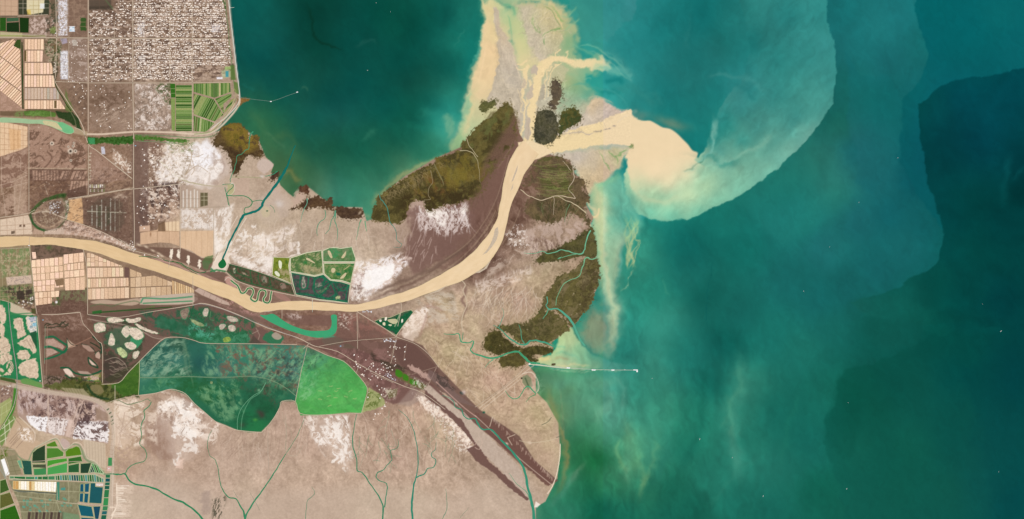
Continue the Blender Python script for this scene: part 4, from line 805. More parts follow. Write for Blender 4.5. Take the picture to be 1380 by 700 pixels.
lines('64,440 62,516;52,425 60,516', 1, (160,134,112), .7); line('51,426 58,520', 2.6, (136,110,92), .9)
# marsh belt, green-olive
fill('60,520 90,512 130,515 160,514 185,490 188,530 160,538 150,542 120,534 90,528 66,524', (88,92,44), .9, 2, 1.5, 5, 3, mot=12, msc=5)
patch('80,512 188,500 188,536 140,542', (50,58,26), .0, 5, 215, .8, .5, warp=4); patch('100,510 188,495 188,530', (130,140,60), .3, 4, 216, .7, .4); fill('150,520 188,488 188,530 165,536', (58,104,34), .75, 3, 2, 5)
fill('82,523 112,524 122,534 98,534', (170,156,122), .8, 1.4, .5); lines('84,524 88,530;87,523 92,531;91,523 96,532;95,524 100,533;99,524 104,533;103,524 108,534;107,525 112,534', .6, (110,100,66), .7)
line(S('118,520 124,530 134,536 146,538', 3), 3, (34,62,34), .8, 1.5); fill(S('122,520 134,519 140,528 132,532 124,527',3,True), (136,122,84), .8, 1.4)
fill(S('28,512 36,510 46,513 56,518 56,523 40,519 30,517',3,True), (104,150,80), .95, 1.3); fill('0,508 20,512 22,517 0,512', (66,88,40), .95, 1.2); fill('0,515 20,518 24,522 60,525 60,527 20,522 0,520', (190,176,150), .6, 1.5)
# west strip of roads with leads
fill('14,520 18,518 16,546 0,548 0,520', (160,132,116), .8, 2); patch('0,518 18,518 16,548 0,548', (110,84,74), .2, 3, 217, .7, .4); dotrows('2,520 15,520 14,532 2,534', 12, (240,230,220), .8, 1.6, 9)
fill('0,544 14,536 16,548 12,562 0,574', (170,178,116), .85, 1.4); lines('0,550 16,540;3,548 1,570;0,560 13,552;8,543 10,562', .8, (206,206,160), .8); fill('0,548 15,534 13,560 0,575', (140,150,80), .3, 2)
line(S('21,522 20,536 17,552 12,562 5,575 0,584', 3), 5, (66,128,44), .95, 1.2)
fill('2,574 12,562 18,560 24,566 12,582 4,600 0,606 0,580', (110,140,70), .85, 1.2); lines('3,578 18,566;1,588 14,578;0,596 10,590;6,572 8,600;12,566 14,584;18,562 22,570', .9, (226,220,190), .9); 
fill('22,562 38,572 46,582 48,594 60,598 76,590 80,596 60,606 44,612 42,618 38,620 26,616 14,606 6,606 10,590', (200,172,142), .85, 1.6)
lines('12,596 30,576 22,566;14,598 32,578;18,600 34,582;24,590 12,606;22,604 38,586', .9, (150,124,104), .7); patch('24,576 42,578 44,596 26,592', (250,238,226), .0, 4, 218, .85, .3)
line(S('26,562 40,575 47,584 46,594', 3), 1.6, (226,206,184), .8); line(S('38,576 46,585 45,594', 3), .8, (176,150,124), .8)
# eroded dark crust with white pans
fill('26,522 110,536 142,545 144,560 145,598 108,592 62,584 40,572 24,560 22,540', (178,150,134), .9, 1.6)
fill('28,524 104,540 100,558 86,566 66,563 36,560 25,548 24,530', (140,110,100), .6, 5, 3, 8); patch('26,524 108,538 100,562 28,560', (104,76,70), .1, 6, 219, .7, .6, 65, 2.2, warp=5); patch('40,530 100,540 98,562 45,562', (66,48,50), .3, 4, 220, .7, .4, 70, 1.6, warp=4)
patch('24,522 62,530 40,562 24,556', (206,184,176), .1, 2, 221, .8, .4, 75, 3); patch('26,524 140,545 145,598 100,590', (214,190,178), .2, 4, 222, .8, .4, 70, 2, warp=3)
fill('36,561 66,563 63,584 46,577 38,569', (252,248,246), .92, 1.8, 1, 4); fill('68,564 92,566 86,588 64,583', (246,236,230), .8, 2, 1.5, 4); fill('93,566 104,566 96,590 88,588', (222,196,180), .8, 2); fill('104,568 146,568 146,598 98,590', (250,244,240), .85, 2, 1.5, 5)
patch('38,560 92,564 86,586 40,578', (120,94,84), .45, 2.4, 223, .8, .3); patch('100,564 146,570 146,596 96,590', (92,66,60), .05, 3.6, 224, .85, .35, 40, 1.5, warp=5); patch('104,538 130,545 128,572 104,572', (70,50,50), .0, 3.6, 225, .8, .45, 60, 1.4, warp=5)
fill('128,548 146,558 146,568 130,566', (150,124,104), .7, 2); lines('64,532 66,560 62,584;108,540 92,588;112,541 96,590;66,524 64,560', 1.6, (206,180,162), .7); lines('76,566 74,584;88,566 84,586', .7, (150,120,104), .7)
# levee belt around
line(S('18,520 60,528 110,535 136,543 148,556 153,572 153,590 151,610 151,640 149,664 146,700', 3), 6, (200,180,160), .8, 2)
for k, (x, y) in enumerate(((144, 553), (147, 558), (149, 563), (150, 568), (151, 572))): line([(x, y), (x+2.4, y-1.8)], 1.6, (74,90,60), .8)
for y in (585, 592, 600, 606, 612, 618, 625): line([(147, y), (153, y+1)], .7, (170,146,120), .8)
lines('155,520 155,600;154,556 153,610 151,700', .9, (226,208,188), .8)
fill('146,617 151,617 151,628 145.5,628', (60,140,80), .95, .8); fill('144,629 150,629 150,635 144,635', (220,180,170), .9, 1)
fill('112,592 142,598 143,632 132,628 122,622 114,612', (206,186,160), .9, 1.2); lines('116,596 117,616;120,595 121,620;124,596 125,622;128,596 129,624;132,597 133,628;136,598 137,630;140,598 140,632', .6, (176,156,132), .8)
fill(S('82,592 88,592 94,598 92,604 87,606 82,601',3,True), (196,172,160), .95, 1.2)
fill(S('112,606 120,618 128,622 136,630 142,637 130,632 116,622 110,612',3,True), (150,156,120), .6, 1.4)
line(S('10,606 20,610 28,618 38,621 42,612 48,604 58,598 70,593 77,592 82,600 86,607 92,604 98,599 106,600 110,606 114,618 124,624 134,630 142,640 149,639', 3), 1.4, (110,140,100), .8, 1.2)
line(S('48,603 60,597 72,591 78,592 83,601 87,605 93,603 100,597 108,598 113,606 118,618 128,622 138,634', 3), 1, (226,206,184), .85, .9)
# east leads
line('149,639 160,639', 1.4, (60,140,84), 1)
patch('152,600 175,600 178,640 152,640', (176,148,130), .2, 3, 226, .6, .4); fill('152,560 172,552 176,600 160,602 152,600', (226,202,180), .5, 3, 2); lines('158,560 170,580;156,575 174,590;168,556 160,600;174,570 160,585', .9, (184,158,138), .7)
for k in range(20):
    r = random.Random(k+60); y = 655+k*2.2; line([(157+(k>8)*0-(max(0,k-12))*.9, y), (158+r.uniform(4, 13), y+r.uniform(-2, 2))], r.uniform(.7, 1.4), (252,236,216), .85, 1)
lines('157,652 158,680 150,700;148,684 158,684;150,695 156,686', 1.4, (246,228,206), .8); patch('152,650 180,650 176,700 146,700', (226,204,182), .2, 4, 227, .6, .4, 10, 3); lines('164,655 174,655', .9, (250,238,224), .8)
# wetland east of the road (dark ground with lakelets)
fill('118,424 262,412 262,452 240,452 222,454 188,486 160,516 138,518 140,462', (104,80,70), .85, 1.4)
patch('140,430 200,430 190,480 140,515', (60,70,50), .1, 6, 231, .8, .5, warp=4); fill(S('146,448 160,440 176,444 188,452 186,470 168,478 150,470 142,460',3,True), (60,104,74), .6, 5, 3, 6); fill(S('178,455 190,452 192,462 182,470 174,466',3,True), (60,150,100), .85, 1.6, 1)
fill('120,428 140,436 188,446 228,456 220,458 188,448 138,440', (150,124,110), .4, 2); line(S('118,430 140,434 168,438 190,446 206,455 222,458', 3), 1, (190,170,150), .7)
fill('140,480 150,478 170,486 176,500 160,514 140,516', (70,58,50), .75, 3, 2); 
for k in range(14):
    r = random.Random(k+90); x, y = r.uniform(145, 165), r.uniform(484, 508); line(S(' '.join('%f,%f' % (x+j*2.4, y+math.sin(j+k)*1.6+j*.5) for j in range(6)), 2), .8, (170,150,130), .7, .9)
line(S('142,486 156,482 168,490 172,500', 3), .9, (180,160,140), .7); blob(145, 472, 3, 2, 0, (120,60,56), .6)
fill('140,512 188,486 168,506 150,516', (60,64,40), .5, 2)
# dull the lakes with weed
# north shore wetlands above the lake
fill('188,414 260,412 272,409 300,418 340,432 345,440 380,455 378,464 340,464 280,464 246,456 222,454 208,440 190,426', (110,84,74), .85, 1.5)
patch('188,420 280,414 300,440 280,464 220,452', (44,92,64), -.1, 7, 232, .8, .7, 28, 2.2, warp=5)
fill(S('206,432 220,428 236,432 250,440 268,448 282,454 280,460 262,456 244,450 226,444 210,440',3,True), (44,104,74), .85, 3, 2, 5, 5, mot=8)
fill(S('256,452 270,446 284,446 292,440 300,444 308,448 330,448 336,456 330,463 300,464 272,463',3,True), (52,130,90), .85, 2.4, 1.6, 5, 6, mot=8)
fill(S('280,420 290,424 292,434 286,446 296,452 284,454 274,444 276,430',3,True), (70,84,66), .5, 3, 2); patch('255,415 345,430 340,464 255,460', (40,100,64), .0, 5, 233, .8, .45, warp=4); patch('260,430 290,440 290,460 250,450', (90,170,140), .4, 4, 234, .7, .3, warp=3)
line('261,412 256,430', 1.6, (30,96,60), .9, 1); line(S('284,420 283,430 288,432', 3), .8, (130,150,110), .7)
lines('268,415 284,430 290,446 300,452', .8, (60,100,70), .7)
# ground along the diagonal road
fill('262,398 290,404 345,424 400,440 410,446 390,446 340,432 300,416 280,409 262,411', (120,92,82), .7, 1.6); patch('262,386 340,412 400,440 300,414', (196,150,140), .3, 3, 235, .7, .4, 20, 2.6)
fill('262,385 292,398 310,410 308,414 262,400', (116,90,76), .7, 1.6); fill('268,388 308,408 310,412 300,410 286,404 272,398 262,392', (206,180,162), .85, 1.2); lines('276,393 274,398;284,397 282,402;292,401 290,406;299,405 297,410', .7, (160,132,116), .8)
fill('380,425 470,425 500,440 530,455 530,458 470,462 452,455 456,440 446,440 400,438', (118,88,78), .7, 2); patch('382,424 400,422 410,430 395,430', (206,186,174), .0, 3, 236, .8, .4); patch('452,420 500,425 540,450 480,455', (150,104,92), .1, 6, 237, .6, .5)
patch('455,422 475,424 470,445 456,440', (214,196,180), .35, 2, 238, .8, .3); lines('462,434 480,427;481,422 484,455;480,420 500,432', .8, (190,166,146), .7)
fill('340,444 352,440 378,462 340,464', (116,86,78), .7, 1.5); fill(S('357,452 364,447 374,450 382,456 378,463 364,463 354,458',3,True), (46,116,78), .9, 1.8, 1); fill(S('366,452 372,448 380,454 376,458 370,457',3,True), (186,160,144), .85, 1); lines('345,442 350,452 348,458;340,450 348,446', .8, (180,160,140), .7)
fill('341,452 356,466 336,464', (60,60,50), .5, 2)
fill(S('434,458 444,452 456,456 463,458 460,464 448,466 438,464',3,True), (70,156,116), .85, 2, 1)
fill('456,466 468,463 482,470 484,474 476,478 462,470', (36,110,56), .95, 1, .6); fill('455,466 463,464 464,468 457,469', (226,240,246), .9, 1)
fill(S('486,461 494,459 500,462 507,460 510,466 508,473 500,472 490,466',3,True), (226,176,160), .95, 1, .3)
# diagonal brown ridge with pads to the south east
fill('452,454 520,462 545,456 570,466 590,494 610,515 646,552 700,588 720,620 752,648 745,652 700,625 664,590 640,570 600,530 570,526 540,520 530,500 500,486 460,478 400,462', (112,84,74), .9, 2)
fill('478,470 510,482 545,500 575,510 566,524 555,540 530,545 510,536 500,520 490,505 470,490 430,470', (110,78,72), .8, 3); patch('440,470 520,470 560,520 520,545 480,500', (150,112,104), .15, 6, 241, .6, .5); patch('500,475 560,500 540,500 500,485', (66,54,44), .2, 4, 242, .8, .4, 28, 2.5)
fill('512,484 545,496 545,506 520,498', (70,60,46), .6, 3); fill('536,458 560,466 588,494 592,502 575,516 540,492 530,470', (104,76,68), .8, 2); lines('534,458 527,480;548,464 544,486;555,505 590,494', .8, (170,146,126), .7)
fill(S('552,492 566,498 580,508 576,512 560,502 550,496',3,True), (208,174,158), .75, 2, 1.6, 3, mot=8, msc=2); line('588,496 574,526', .8, (190,166,146), .8); patch('540,495 575,520 560,525 535,515', (150,140,110), .2, 3, 243, .7, .4)
fill('532,497 541,500 552,508 560,512 575,520 570,526 556,520 536,510', (104,100,56), .8, 1.2); 
for s in ('534,498 540,500 543,505 540,509 533,506', '544,504 550,507 550,514 543,511', '553,511 558,513 557,519 552,516', '560,514 563,515 562,519 559,518'): fill(S(s, 2, True), (62,124,28), .95, 1)
patch('556,508 576,518 572,526 556,520', (220,220,200), .2, 1.8, 244, .8, .3)
fill('487,556 497,522 510,530 518,538 520,546 505,552', (164,170,112), .9, 1.4, .8); patch('490,525 515,532 510,548 492,552', (96,110,50), .1, 3, 245, .8, .4); fill('520,526 536,524 534,534 524,538', (110,106,66), .7, 1.5); patch('516,524 536,524 532,538 516,538', (214,200,180), .1, 2, 246, .8, .4)
fill('578,498 600,510 615,530 640,548 646,550 610,540 590,520 576,508', (126,104,98), .6, 2.4); patch('580,498 604,510 616,528 590,520', (66,56,50), .2, 3, 247, .7, .4, 40, 2)
fill('536,545 556,522 570,530 600,560 590,552 566,540 552,548', (160,138,126), .6, 4)
# white quarry line along the ridge
fill(S('563,538 568,534 574,538 582,546 594,554 606,562 614,570 626,582 634,596 638,604 630,604 620,590 608,574 596,564 582,558 572,548',3,True), (244,224,204), .92, 1.6, 1.4, 4, 3); patch('560,532 600,552 645,605 625,610 590,566', (176,146,128), .0, 2.6, 248, .8, .5); patch('556,530 604,548 650,606 620,612 585,566', (250,238,224), .3, 2, 249, .7, .4)
# smooth grey flats inside the old mouth
fill('570,524 580,518 612,540 630,560 650,580 678,606 700,630 716,660 712,676 690,650 660,620 640,600 620,575 596,550', (194,174,156), .9, 1.5, 1, 3, mot=6, msc=3); 
fill('573,526 590,540 604,552 622,566 640,596 660,622 690,650 712,672 711,676 694,664 670,642 640,620 630,606 640,600 610,565 590,548 572,534', (110,80,72), .92, 1.2, .8); 
line(S('580,518 600,536 625,556 648,576 668,592 700,620 740,650', 3), 3.2, (112,80,72), .9, 1.4); fill('640,556 660,566 680,576 700,596 716,616 735,638 747,648 740,656 720,640 700,622 680,602 656,580 638,562', (112,80,70), .92, 1.6, 1.6, 3, 3)
line(S('588,515 604,530 626,550 642,562', 3), 1.2, (206,166,150), .8); line('625,556 636,568', 1, (220,200,184), .8); line(S('640,560 670,588 700,618 744,654', 3), .9, (214,190,170), .8)
for k in range(60):
    r = random.Random(k+2600); t = r.random(); x = 662+t*84; y = 560+t*86; line([(x, y), (x+r.uniform(-2, 2), y+r.uniform(2, 5))], r.uniform(.6, 1.2), (206,180,160), .45, 1)
line(S('640,600 646,590 650,596 646,606 640,603', 2), .8, (206,180,160), .8); blob(622, 530, 3, 2, 30, (54,60,50), .95, 3); blob(625, 529, 3, 3, 30, (214,196,196), .6); blob(652, 556, 2, 1.6, 0, (40,90,70), .95, 2)
lines('646,550 720,492;650,552 700,512;660,575 664,562;690,600 684,590 694,586', 1, (214,194,170), .8); blob(683, 598, 2.4, 1.4, 30, (240,214,190), .8); blob(714, 597, 2.6, 1.6, 10, (236,212,190), .85); line(S('700,594 716,597 740,594 752,590', 3), 1, (206,190,160), .7)
line(S('755,599 754,618 750,640 744,656 738,665', 3), 1.2, (240,220,196), .85); fill('722,676 728,680 724,684 720,684', (246,234,220), .9, 1)
for s in ('730,573 738,569 743,563', '755,588 750,590'): line(S(s), .8, (84,90,70), .8)
fill('704,508 710,505 716,510 718,520 712,526 704,516', (120,130,96), .8, 1.4); line(S('704,504 716,502 724,512 726,524 722,530', 3), 1.4, (226,210,186), .8); blob(703, 510, 1.2, 1.2, 0, (20,30,24), .95, 3); line(S('708,510 712,520', 2), 2, (70,90,60), .7)
# ground between mouth marsh and port
line(S('755,525 760,580 758,600', 2), 1, (170,150,120), .2)
fill('716,512 724,526 712,532', (196,176,156), .4, 2)
# brown and green parcels beside the river ponds
fill('305,366 312,355 366,372 394,384 399,398 340,386 321,380', (104,82,66), .92, 1)
# lake colours -------------------------------------------------
LAKE = [(188, 487), (205, 470), (223, 456), (245, 456), (262, 460), (278, 464), (340, 464), (378, 465), (411, 466), (412, 480), (406, 500), (398, 541), (380, 541), (376, 551), (370, 562), (362, 572), (352, 582), (336, 583), (320, 580), (304, 573), (290, 568), (276, 556), (262, 545), (250, 532), (238, 527), (228, 525), (210, 530), (187, 533)]
BG = [(412, 467), (440, 479), (463, 486), (480, 503), (495, 522), (492, 540), (487, 557), (470, 556), (450, 558), (430, 560), (405, 560), (398, 543), (405, 505), (410, 485)]
fieldfill(LAKE, '''200,490,40,90,80 220,475,40,100,90 240,465,40,80,60 200,500,70,140,130 235,480,70,140,136 255,470,40,110,96 290,475,40,120,100 270,490,30,84,84 290,500,60,120,120
330,480,52,134,112 370,480,60,130,112 400,480,60,130,118 350,500,60,110,104 390,500,70,120,116 310,495,60,124,116 210,520,40,116,84 230,520,60,140,112 260,520,34,108,64
240,512,38,110,76 290,525,32,112,76 320,520,30,104,70 300,550,30,96,70 330,560,26,110,70 345,575,34,124,74 360,550,26,96,62 350,530,30,90,64 380,530,36,110,82 320,545,34,110,82''', 1, 1)
def lk(poly, col, thr, sc, seed, a, w, ang=0, st=1, soft=3, warp=2):
    sl, X, Y, m = pmask(P(poly), 9)
    n = fbm(X, Y, sc*1.2, seed, 6, ang, st*1.15, warp, .74); g = sstep(thr-.6, thr+1.0, n)
    ins = sstep(-.5, .5, polysd(LAKE, X, Y))+sstep(-.5, .5, polysd(BG, X, Y))
    put(sl, m*g*np.clip(ins, 0, 1), np.array(col, np.float32)*np.array((1, 1.0, .93), np.float32), a)
lk('188,487 223,456 250,458 262,508 190,508', (134,184,172), -.05, 4, 251, .85, .5, -25, 1.8); lk('188,487 223,456 250,458 262,508 190,508', (26,64,56), .35, 6, 252, .45, .5, -30, 1.6)
lk('255,460 300,465 290,506 255,506', (30,80,72), .2, 10, 253, .4, .6); lk('280,464 340,464 340,508 270,508', (116,176,150), .0, 4, 254, .7, .6, 60, 1.8)
lk('285,464 411,466 400,530 300,508', (116,92,84), .15, 4, 255, .85, .35, 40, 1.4, warp=6); lk('340,470 411,468 400,530 340,510', (120,184,156), .0, 4, 256, .7, .6, -50, 1.8)
lk('340,480 411,475 400,520 345,508', (40,60,64), .3, 4, 257, .6, .4); lk('190,508 330,508 300,560 250,530', (30,90,50), .1, 9, 258, .6, .6)
lk('262,525 320,510 330,560 300,570', (130,190,156), .0, 4, 259, .6, .6, 50, 1.6); lk('192,510 240,509 235,524 192,528', (100,170,140), .1, 5, 260, .6, .6)
lk('290,510 400,510 380,560 320,580', (24,74,54), .2, 9, 261, .4, .6); lk('310,520 398,515 372,550 350,530', (84,70,66), .4, 5, 262, .7, .4); lk('340,505 400,515 380,540 345,530', (70,140,112), .2, 5, 263, .5, .5)
fill(S('246,456 252,470 252,490 256,508 250,500 247,480',3,True), (90,140,116), .5, 3)
soften('248,458 253,480 258,508 262,528', 2, (90,140,110), .5)
for s in ('335,474 345,472 350,478', '350,488 358,496 352,500', '362,484 370,488'): soften(s, 2.4, (104,84,78), .5)
blob(353, 560, 4, 4, 0, (66,56,52), .7); blob(344, 566, 3, 2, 0, (76,160,70), .7); blob(326, 573, 4, 3, 0, (72,70,60), .5); blob(350, 556, 5, 3, 20, (70,56,56), .6)
C[region(LAKE)[0]] *= 1+(np.array((1.08, .95, .9), np.float32)-1)*sstep(-1, 1, polysd(LAKE, *region(LAKE)[1:]))[..., None]; blob(349, 526, 2, 2, 0, (150,190,150), .7); line(S('325,580 326,565 330,552 338,538 350,530 358,516', 3), .8, (110,170,130), .8)
line('188,509 220,508.5 250,507.5 290,508.5 330,507 345,508 360,511 375,517 388,525 399,534', .8, (120,150,116), .7)
fieldfill(BG, '415,480,80,130,104 435,485,80,150,110 450,490,70,150,80 410,500,70,150,96 420,510,70,160,90 440,510,78,164,84 470,510,74,162,78 480,530,84,176,84 450,540,86,180,84 420,540,86,176,88 410,550,74,154,74 480,550,84,178,86 420,470,90,110,90', 1, 1)
lk('405,470 495,500 490,556 405,558', (110,190,110), .1, 5, 267, .45, .5, -30, 2); lk('405,470 495,500 490,556 405,558', (70,130,70), .2, 5, 268, .4, .5, 40, 2)
for s in ('415,545 440,548 470,545 486,540', '425,500 450,505 475,520 486,535', '410,520 430,516 450,514'): soften(s, 3, (70,150,74), .35)
lk('402,480 430,478 425,535 400,545', (140,196,150), .2, 4, 264, .6, .6, -50, 1.5); lk('412,468 460,486 440,495 410,500', (44,76,60), .2, 5, 265, .6, .6, warp=4)
line(S('405,540 430,552 460,553 488,552', 3), 2, (60,160,60), .3, 3)
for (x, y) in ((446, 521), (453, 528), (472, 527), (443, 534), (452, 536), (466, 535), (478, 538), (431, 527), (444, 547), (431, 538), (456, 524)):
    r = random.Random(int(x*y)); line([(x-2, y+r.uniform(-1, 1.4)), (x, y), (x+2.4, y+r.uniform(-1.6, 1.2))], .9, (170,190,120), .8, .9)
# salt rim round the river ponds
patch('345,350 372,345 366,374 330,362', w0, -.3, 5, 266, .7, .8)
patch('478,350 500,350 500,405 472,408', w0, .1, 3, 267, .8, .6)

# ------------------------------------------------ south-west corner ground
fill('0,600 8,602 20,606 24,612 24,640 10,646 0,648', (150,136,106), .8, 1.4); patch('0,606 10,604 10,618 0,620', (90,110,40), .0, 3, 301, .9, .3)
fill('7,616 22,613 29,639 14,641', (142,134,102), .95, 1); lines('9,622 24,619;11,630 27,627;13,636 28,634;14,615 22,640', .7, (116,112,80), .8)
fill('1,620 6,618 13,639 8,642', (252,250,246), 1, 1); lines('0,622 8,645;0,632 8,646', 1.2, (150,160,150), .7)
fill('12,648 76,649 108,650 122,651 104,679 108,700 108,740 36,740 26,680', (134,130,98), .95, 1.3); grain('12,648 76,649 108,650 104,679 108,740 36,740', 9, 1.8, 302, 100, 2, soft=2)
lines('30,648 60,649;18,662 76,667;20,668 78,675;22,676 104,679;40,652 38,663;76,650 78,676;92,650 93,676;80,662 106,663;26,690 80,690;60,664 62,690;76,676 84,700', .9, (186,182,146), .7)
for k in range(28):
    r = random.Random(k+71); x, y = r.uniform(24, 100), r.uniform(670, 690); fill([(x, y), (x+r.uniform(2, 4), y+.4), (x+4, y+3), (x+.6, y+2.4)], (90,160,136), .75, .9)
for k in range(10): x = 38+k*5; fill([(x, 690), (x+3.6, 690.6), (x+2.4, 699+2), (x-1, 700)], ((70,52,48), (100,90,70))[k % 2], .85, 1)
fill('82,658 88,657 88,661 82,661', (70,150,140), .9, 1); fill('76,650 80,650 80,674 76,674', (60,136,110), .9, 1); lines('17,659 24,662 34,663 44,662 52,664 66,664 76,665', 2, (70,80,80), .6)
lines('18,647 34,647.6 50,648.6 66,650', 1.2, (30,60,60), .8)
fill('84,690 106,694 108,700 108,740 86,740', (110,150,110), .6, 2)
fill('129,652 139,652 139,655 130,655', (236,220,216), .9, 1)
# ------------------------------------------------ marsh vegetation pigment
OL, DK, BR, GO = (104, 92, 52), (62, 52, 30), (112, 88, 70), (134, 112, 50)
MARSH = {}
def marsh(key, s, base, jag=1.2, jsc=3.2, n=3, layers=(), soft=1.2, a=1):
    poly = S(s, n, True); MARSH[key] = (poly, jag, jsc)
    sd = abs(hash_(key)) % 997
    sl, X, Y, m = pmask(poly, soft, jag, jsc, sd); MARSH[key] += (sd,)
    col = np.array(base, np.float32)+fbm(X, Y, 2.6, sd+5, 4)[..., None]*np.array((9, 8, 6), np.float32)+fbm(X, Y, 9, sd+8, 3, warp=5)[..., None]*np.array((8, 7, 3), np.float32)
    if key in ('point', 'delta_main', 'delta_west', 'ox_patch', 'port_patch', 'mouth_east'): col = col*np.array((.97, 1.04, .9), np.float32)+3
    put(sl, m, col, a)
    for (p2, c2, thr, sc, w, al, ang, st) in layers:
        s2, X2, Y2 = region(P(p2), 10); m2 = sstep(-6, 6, polysd(P(p2), X2, Y2))
        nn = fbm(X2, Y2, sc, sd+int(thr*100)+int(sc*7), 5, ang, st, 3)
        mm = np.zeros((NY, NX), np.float32); mm[sl] = m
        put(s2, m2*mm[s2]*sstep(thr-w/2, thr+w/2, nn), c2, al)
def hash_(s):
    h = 7
    for ch in s: h = (h*131+ord(ch)) % 1000003
    return h
# western headland: brown apron, golden crown
marsh('headland', '287,196 290,184 296,176 302,170 312,166 320,166 328,170 335,178 334,188 340,183 346,182 349,190 350,198 354,207 349,212 344,212 338,210 330,212 326,222 320,234 314,234 312,226 310,214 306,206 296,198', (88,70,44), 1.6, 3,
      layers=(('296,172 312,164 330,168 338,180 348,182 350,196 336,206 324,204 310,196 302,186', (132,110,46), -.5, 6, .6, .9, 0, 1), ('300,170 330,168 332,200 306,196', (104,92,36), .2, 4, .5, .7, 0, 1), ('296,196 352,204 330,236 308,232', (64,46,30), .0, 3, .5, .7, 0, 1)))
fill('308,160 318,160 336,165 330,172 318,167', (110,86,52), 0)
marsh('headland_tip', '366,236 372,232 377,233 374,239 369,243 365,242', (84,62,46), 1)
fill(S('346,222 352,214 362,216 368,222 364,230 356,234 350,230',3,True), (206,186,172), .8, 2.2, .6)
marsh('seawall_marsh', '322,133 330,132 336,134 330,138 322,143 320,138', (124,92,50), .8)
marsh('bay_a', '404,252 408,251 415,251 416,262 410,260 403,258', (88,60,44), 1, 2)
marsh('bay_b', '395,282 402,276 410,271 416,268 424,265 430,263 433,268 440,270 445,265 448,270 449,283 440,281 430,279 420,280 412,282 404,281', (84,62,44), 1.6, 2.4)
marsh('bay_c', '454,280 460,278 468,281 478,281 488,283 490,289 484,294 472,296 462,294 455,292 452,286', (82,62,46), 1.4, 2.2)
blob(485, 287, 1.6, 3.4, 40, (176,156,132), .8, 2)
marsh('north_shore', '500,296 501,290 504,280 509,266 516,260 524,255 532,249 540,244 550,237 562,230 574,224 584,221 588,213 596,210 608,206 620,202 622,194 630,184 638,176 650,165 660,158 670,150 676,142 683,138 690,146 695,158 697,172 694,190 686,206 672,220 660,240 652,256 644,266 630,268 614,276 600,276 588,282 576,284 570,272 558,270 550,282 546,296 536,302 526,300 512,298', (98,88,48), 1.8, 3.4, layers=(
    ('500,296 510,262 588,213 620,202 690,140 698,180 640,268 540,302', (66,58,32), .05, 7, .8, .75, -20, 1.5),
    ('540,240 590,212 640,205 660,240 600,270 560,270', (116,98,44), .1, 8, .7, .7, 60, 1.8),
    ('596,214 632,206 640,240 600,262', (122,108,44), .1, 7, .7, .6, 70, 2),
    ('560,236 600,240 600,262 560,262', (112,76,44), .2, 7, .6, .6, 70, 2),
    ('510,262 560,232 590,216 600,222 560,250 520,272', (146,128,92), .3, 2, .4, .55, 0, 1),
    ('620,204 660,160 684,142 690,160 660,200 640,215', (100,104,58), -.1, 9, .7, .7, -50, 1.5),
    ('655,215 696,150 700,190 680,225 655,260 640,268', (114,86,72), -.6, 7, .8, .85, -60, 2),
    ('540,262 640,250 640,272 570,286 540,300', (60,48,28), -.1, 5, .7, .7, 0, 1)))
soften('640,268 655,250 668,225 684,205 694,190', 9, (116,88,74), .55)
for k in range(60):
    r = random.Random(k+3000); t = r.random(); creek(512+t*80+r.uniform(-3, 3), 268-t*48+r.uniform(-3, 6), r.uniform(20, 110), 5, 2.4, .7, (150,132,92), .5, k+3100)
for k in range(26):
    r = random.Random(k+3200); creek(r.uniform(560, 640), r.uniform(212, 240), r.uniform(60, 100), 7, 3.4, .6, (138,124,70), .3, k+3300)
marsh('tongue_patch', '647,140 652,137 658,138 664,134 669,136 668,142 662,146 656,150 650,153 647,148', (92,92,54), 1.6, 2.2)
marsh('mouth_round', '724,155 728,150 735,148 742,149 748,154 751,162 753,172 751,182 746,190 740,194 732,195 724,193 720,188 720,176 721,164', (72,70,50), .9, 3, layers=(('720,148 755,148 755,196 720,196', (120,114,92), .35, 2, .4, .4, 0, 1), ('726,160 748,160 748,188 726,188', (96,90,72), 0, 3, .6, .4, 0, 1)))
marsh('mouth_east', '755,154 762,148 770,145 778,148 783,155 782,164 776,168 768,171 760,176 755,184 752,182 754,168', (82,74,44), 1.4, 3, layers=(('752,145 785,145 785,180 752,185', (58,72,40), .1, 4, .6, .7, 0, 1),))
marsh('mouth_north', '744,111 749,107 755,112 757,122 758,130 754,136 749,146 742,145 740,140 744,132 742,120', (92,80,64), 2.2, 2.4)
marsh('east_bank', '712,236 717,224 726,216 738,211 750,210 760,213 768,220 773,228 772,236 780,240 788,243 790,250 784,256 790,262 795,270 788,280 790,290 796,298 792,304 784,294 772,288 760,292 748,300 732,300 716,294 708,284 712,270 728,262 720,252 706,250', (104,88,62), 2.0, 3, layers=(
    ('722,214 752,208 772,226 770,262 740,262 724,240', (84,88,44), .0, 5, .7, .7, 20, 2.5), ('706,250 712,230 722,222 728,262 712,280', (112,84,68), -.4, 6, .8, .85, 0, 1),
    ('724,272 790,268 796,300 720,300', (72,68,40), .1, 5, .6, .7, 80, 1.8), ('735,225 772,232 770,260 735,258', (134,138,76), .45, 2.2, .4, .5, 10, 3)))
marsh('ox_patch', '722,352 728,344 740,338 752,334 762,328 774,322 784,314 792,310 798,306 803,324 803,344 796,348 784,346 770,350 756,352 740,353 730,354', (84,74,48), 1.6, 3, layers=(('770,316 804,306 804,346 770,348', (100,92,60), .1, 3, .6, .6, 0, 1),))
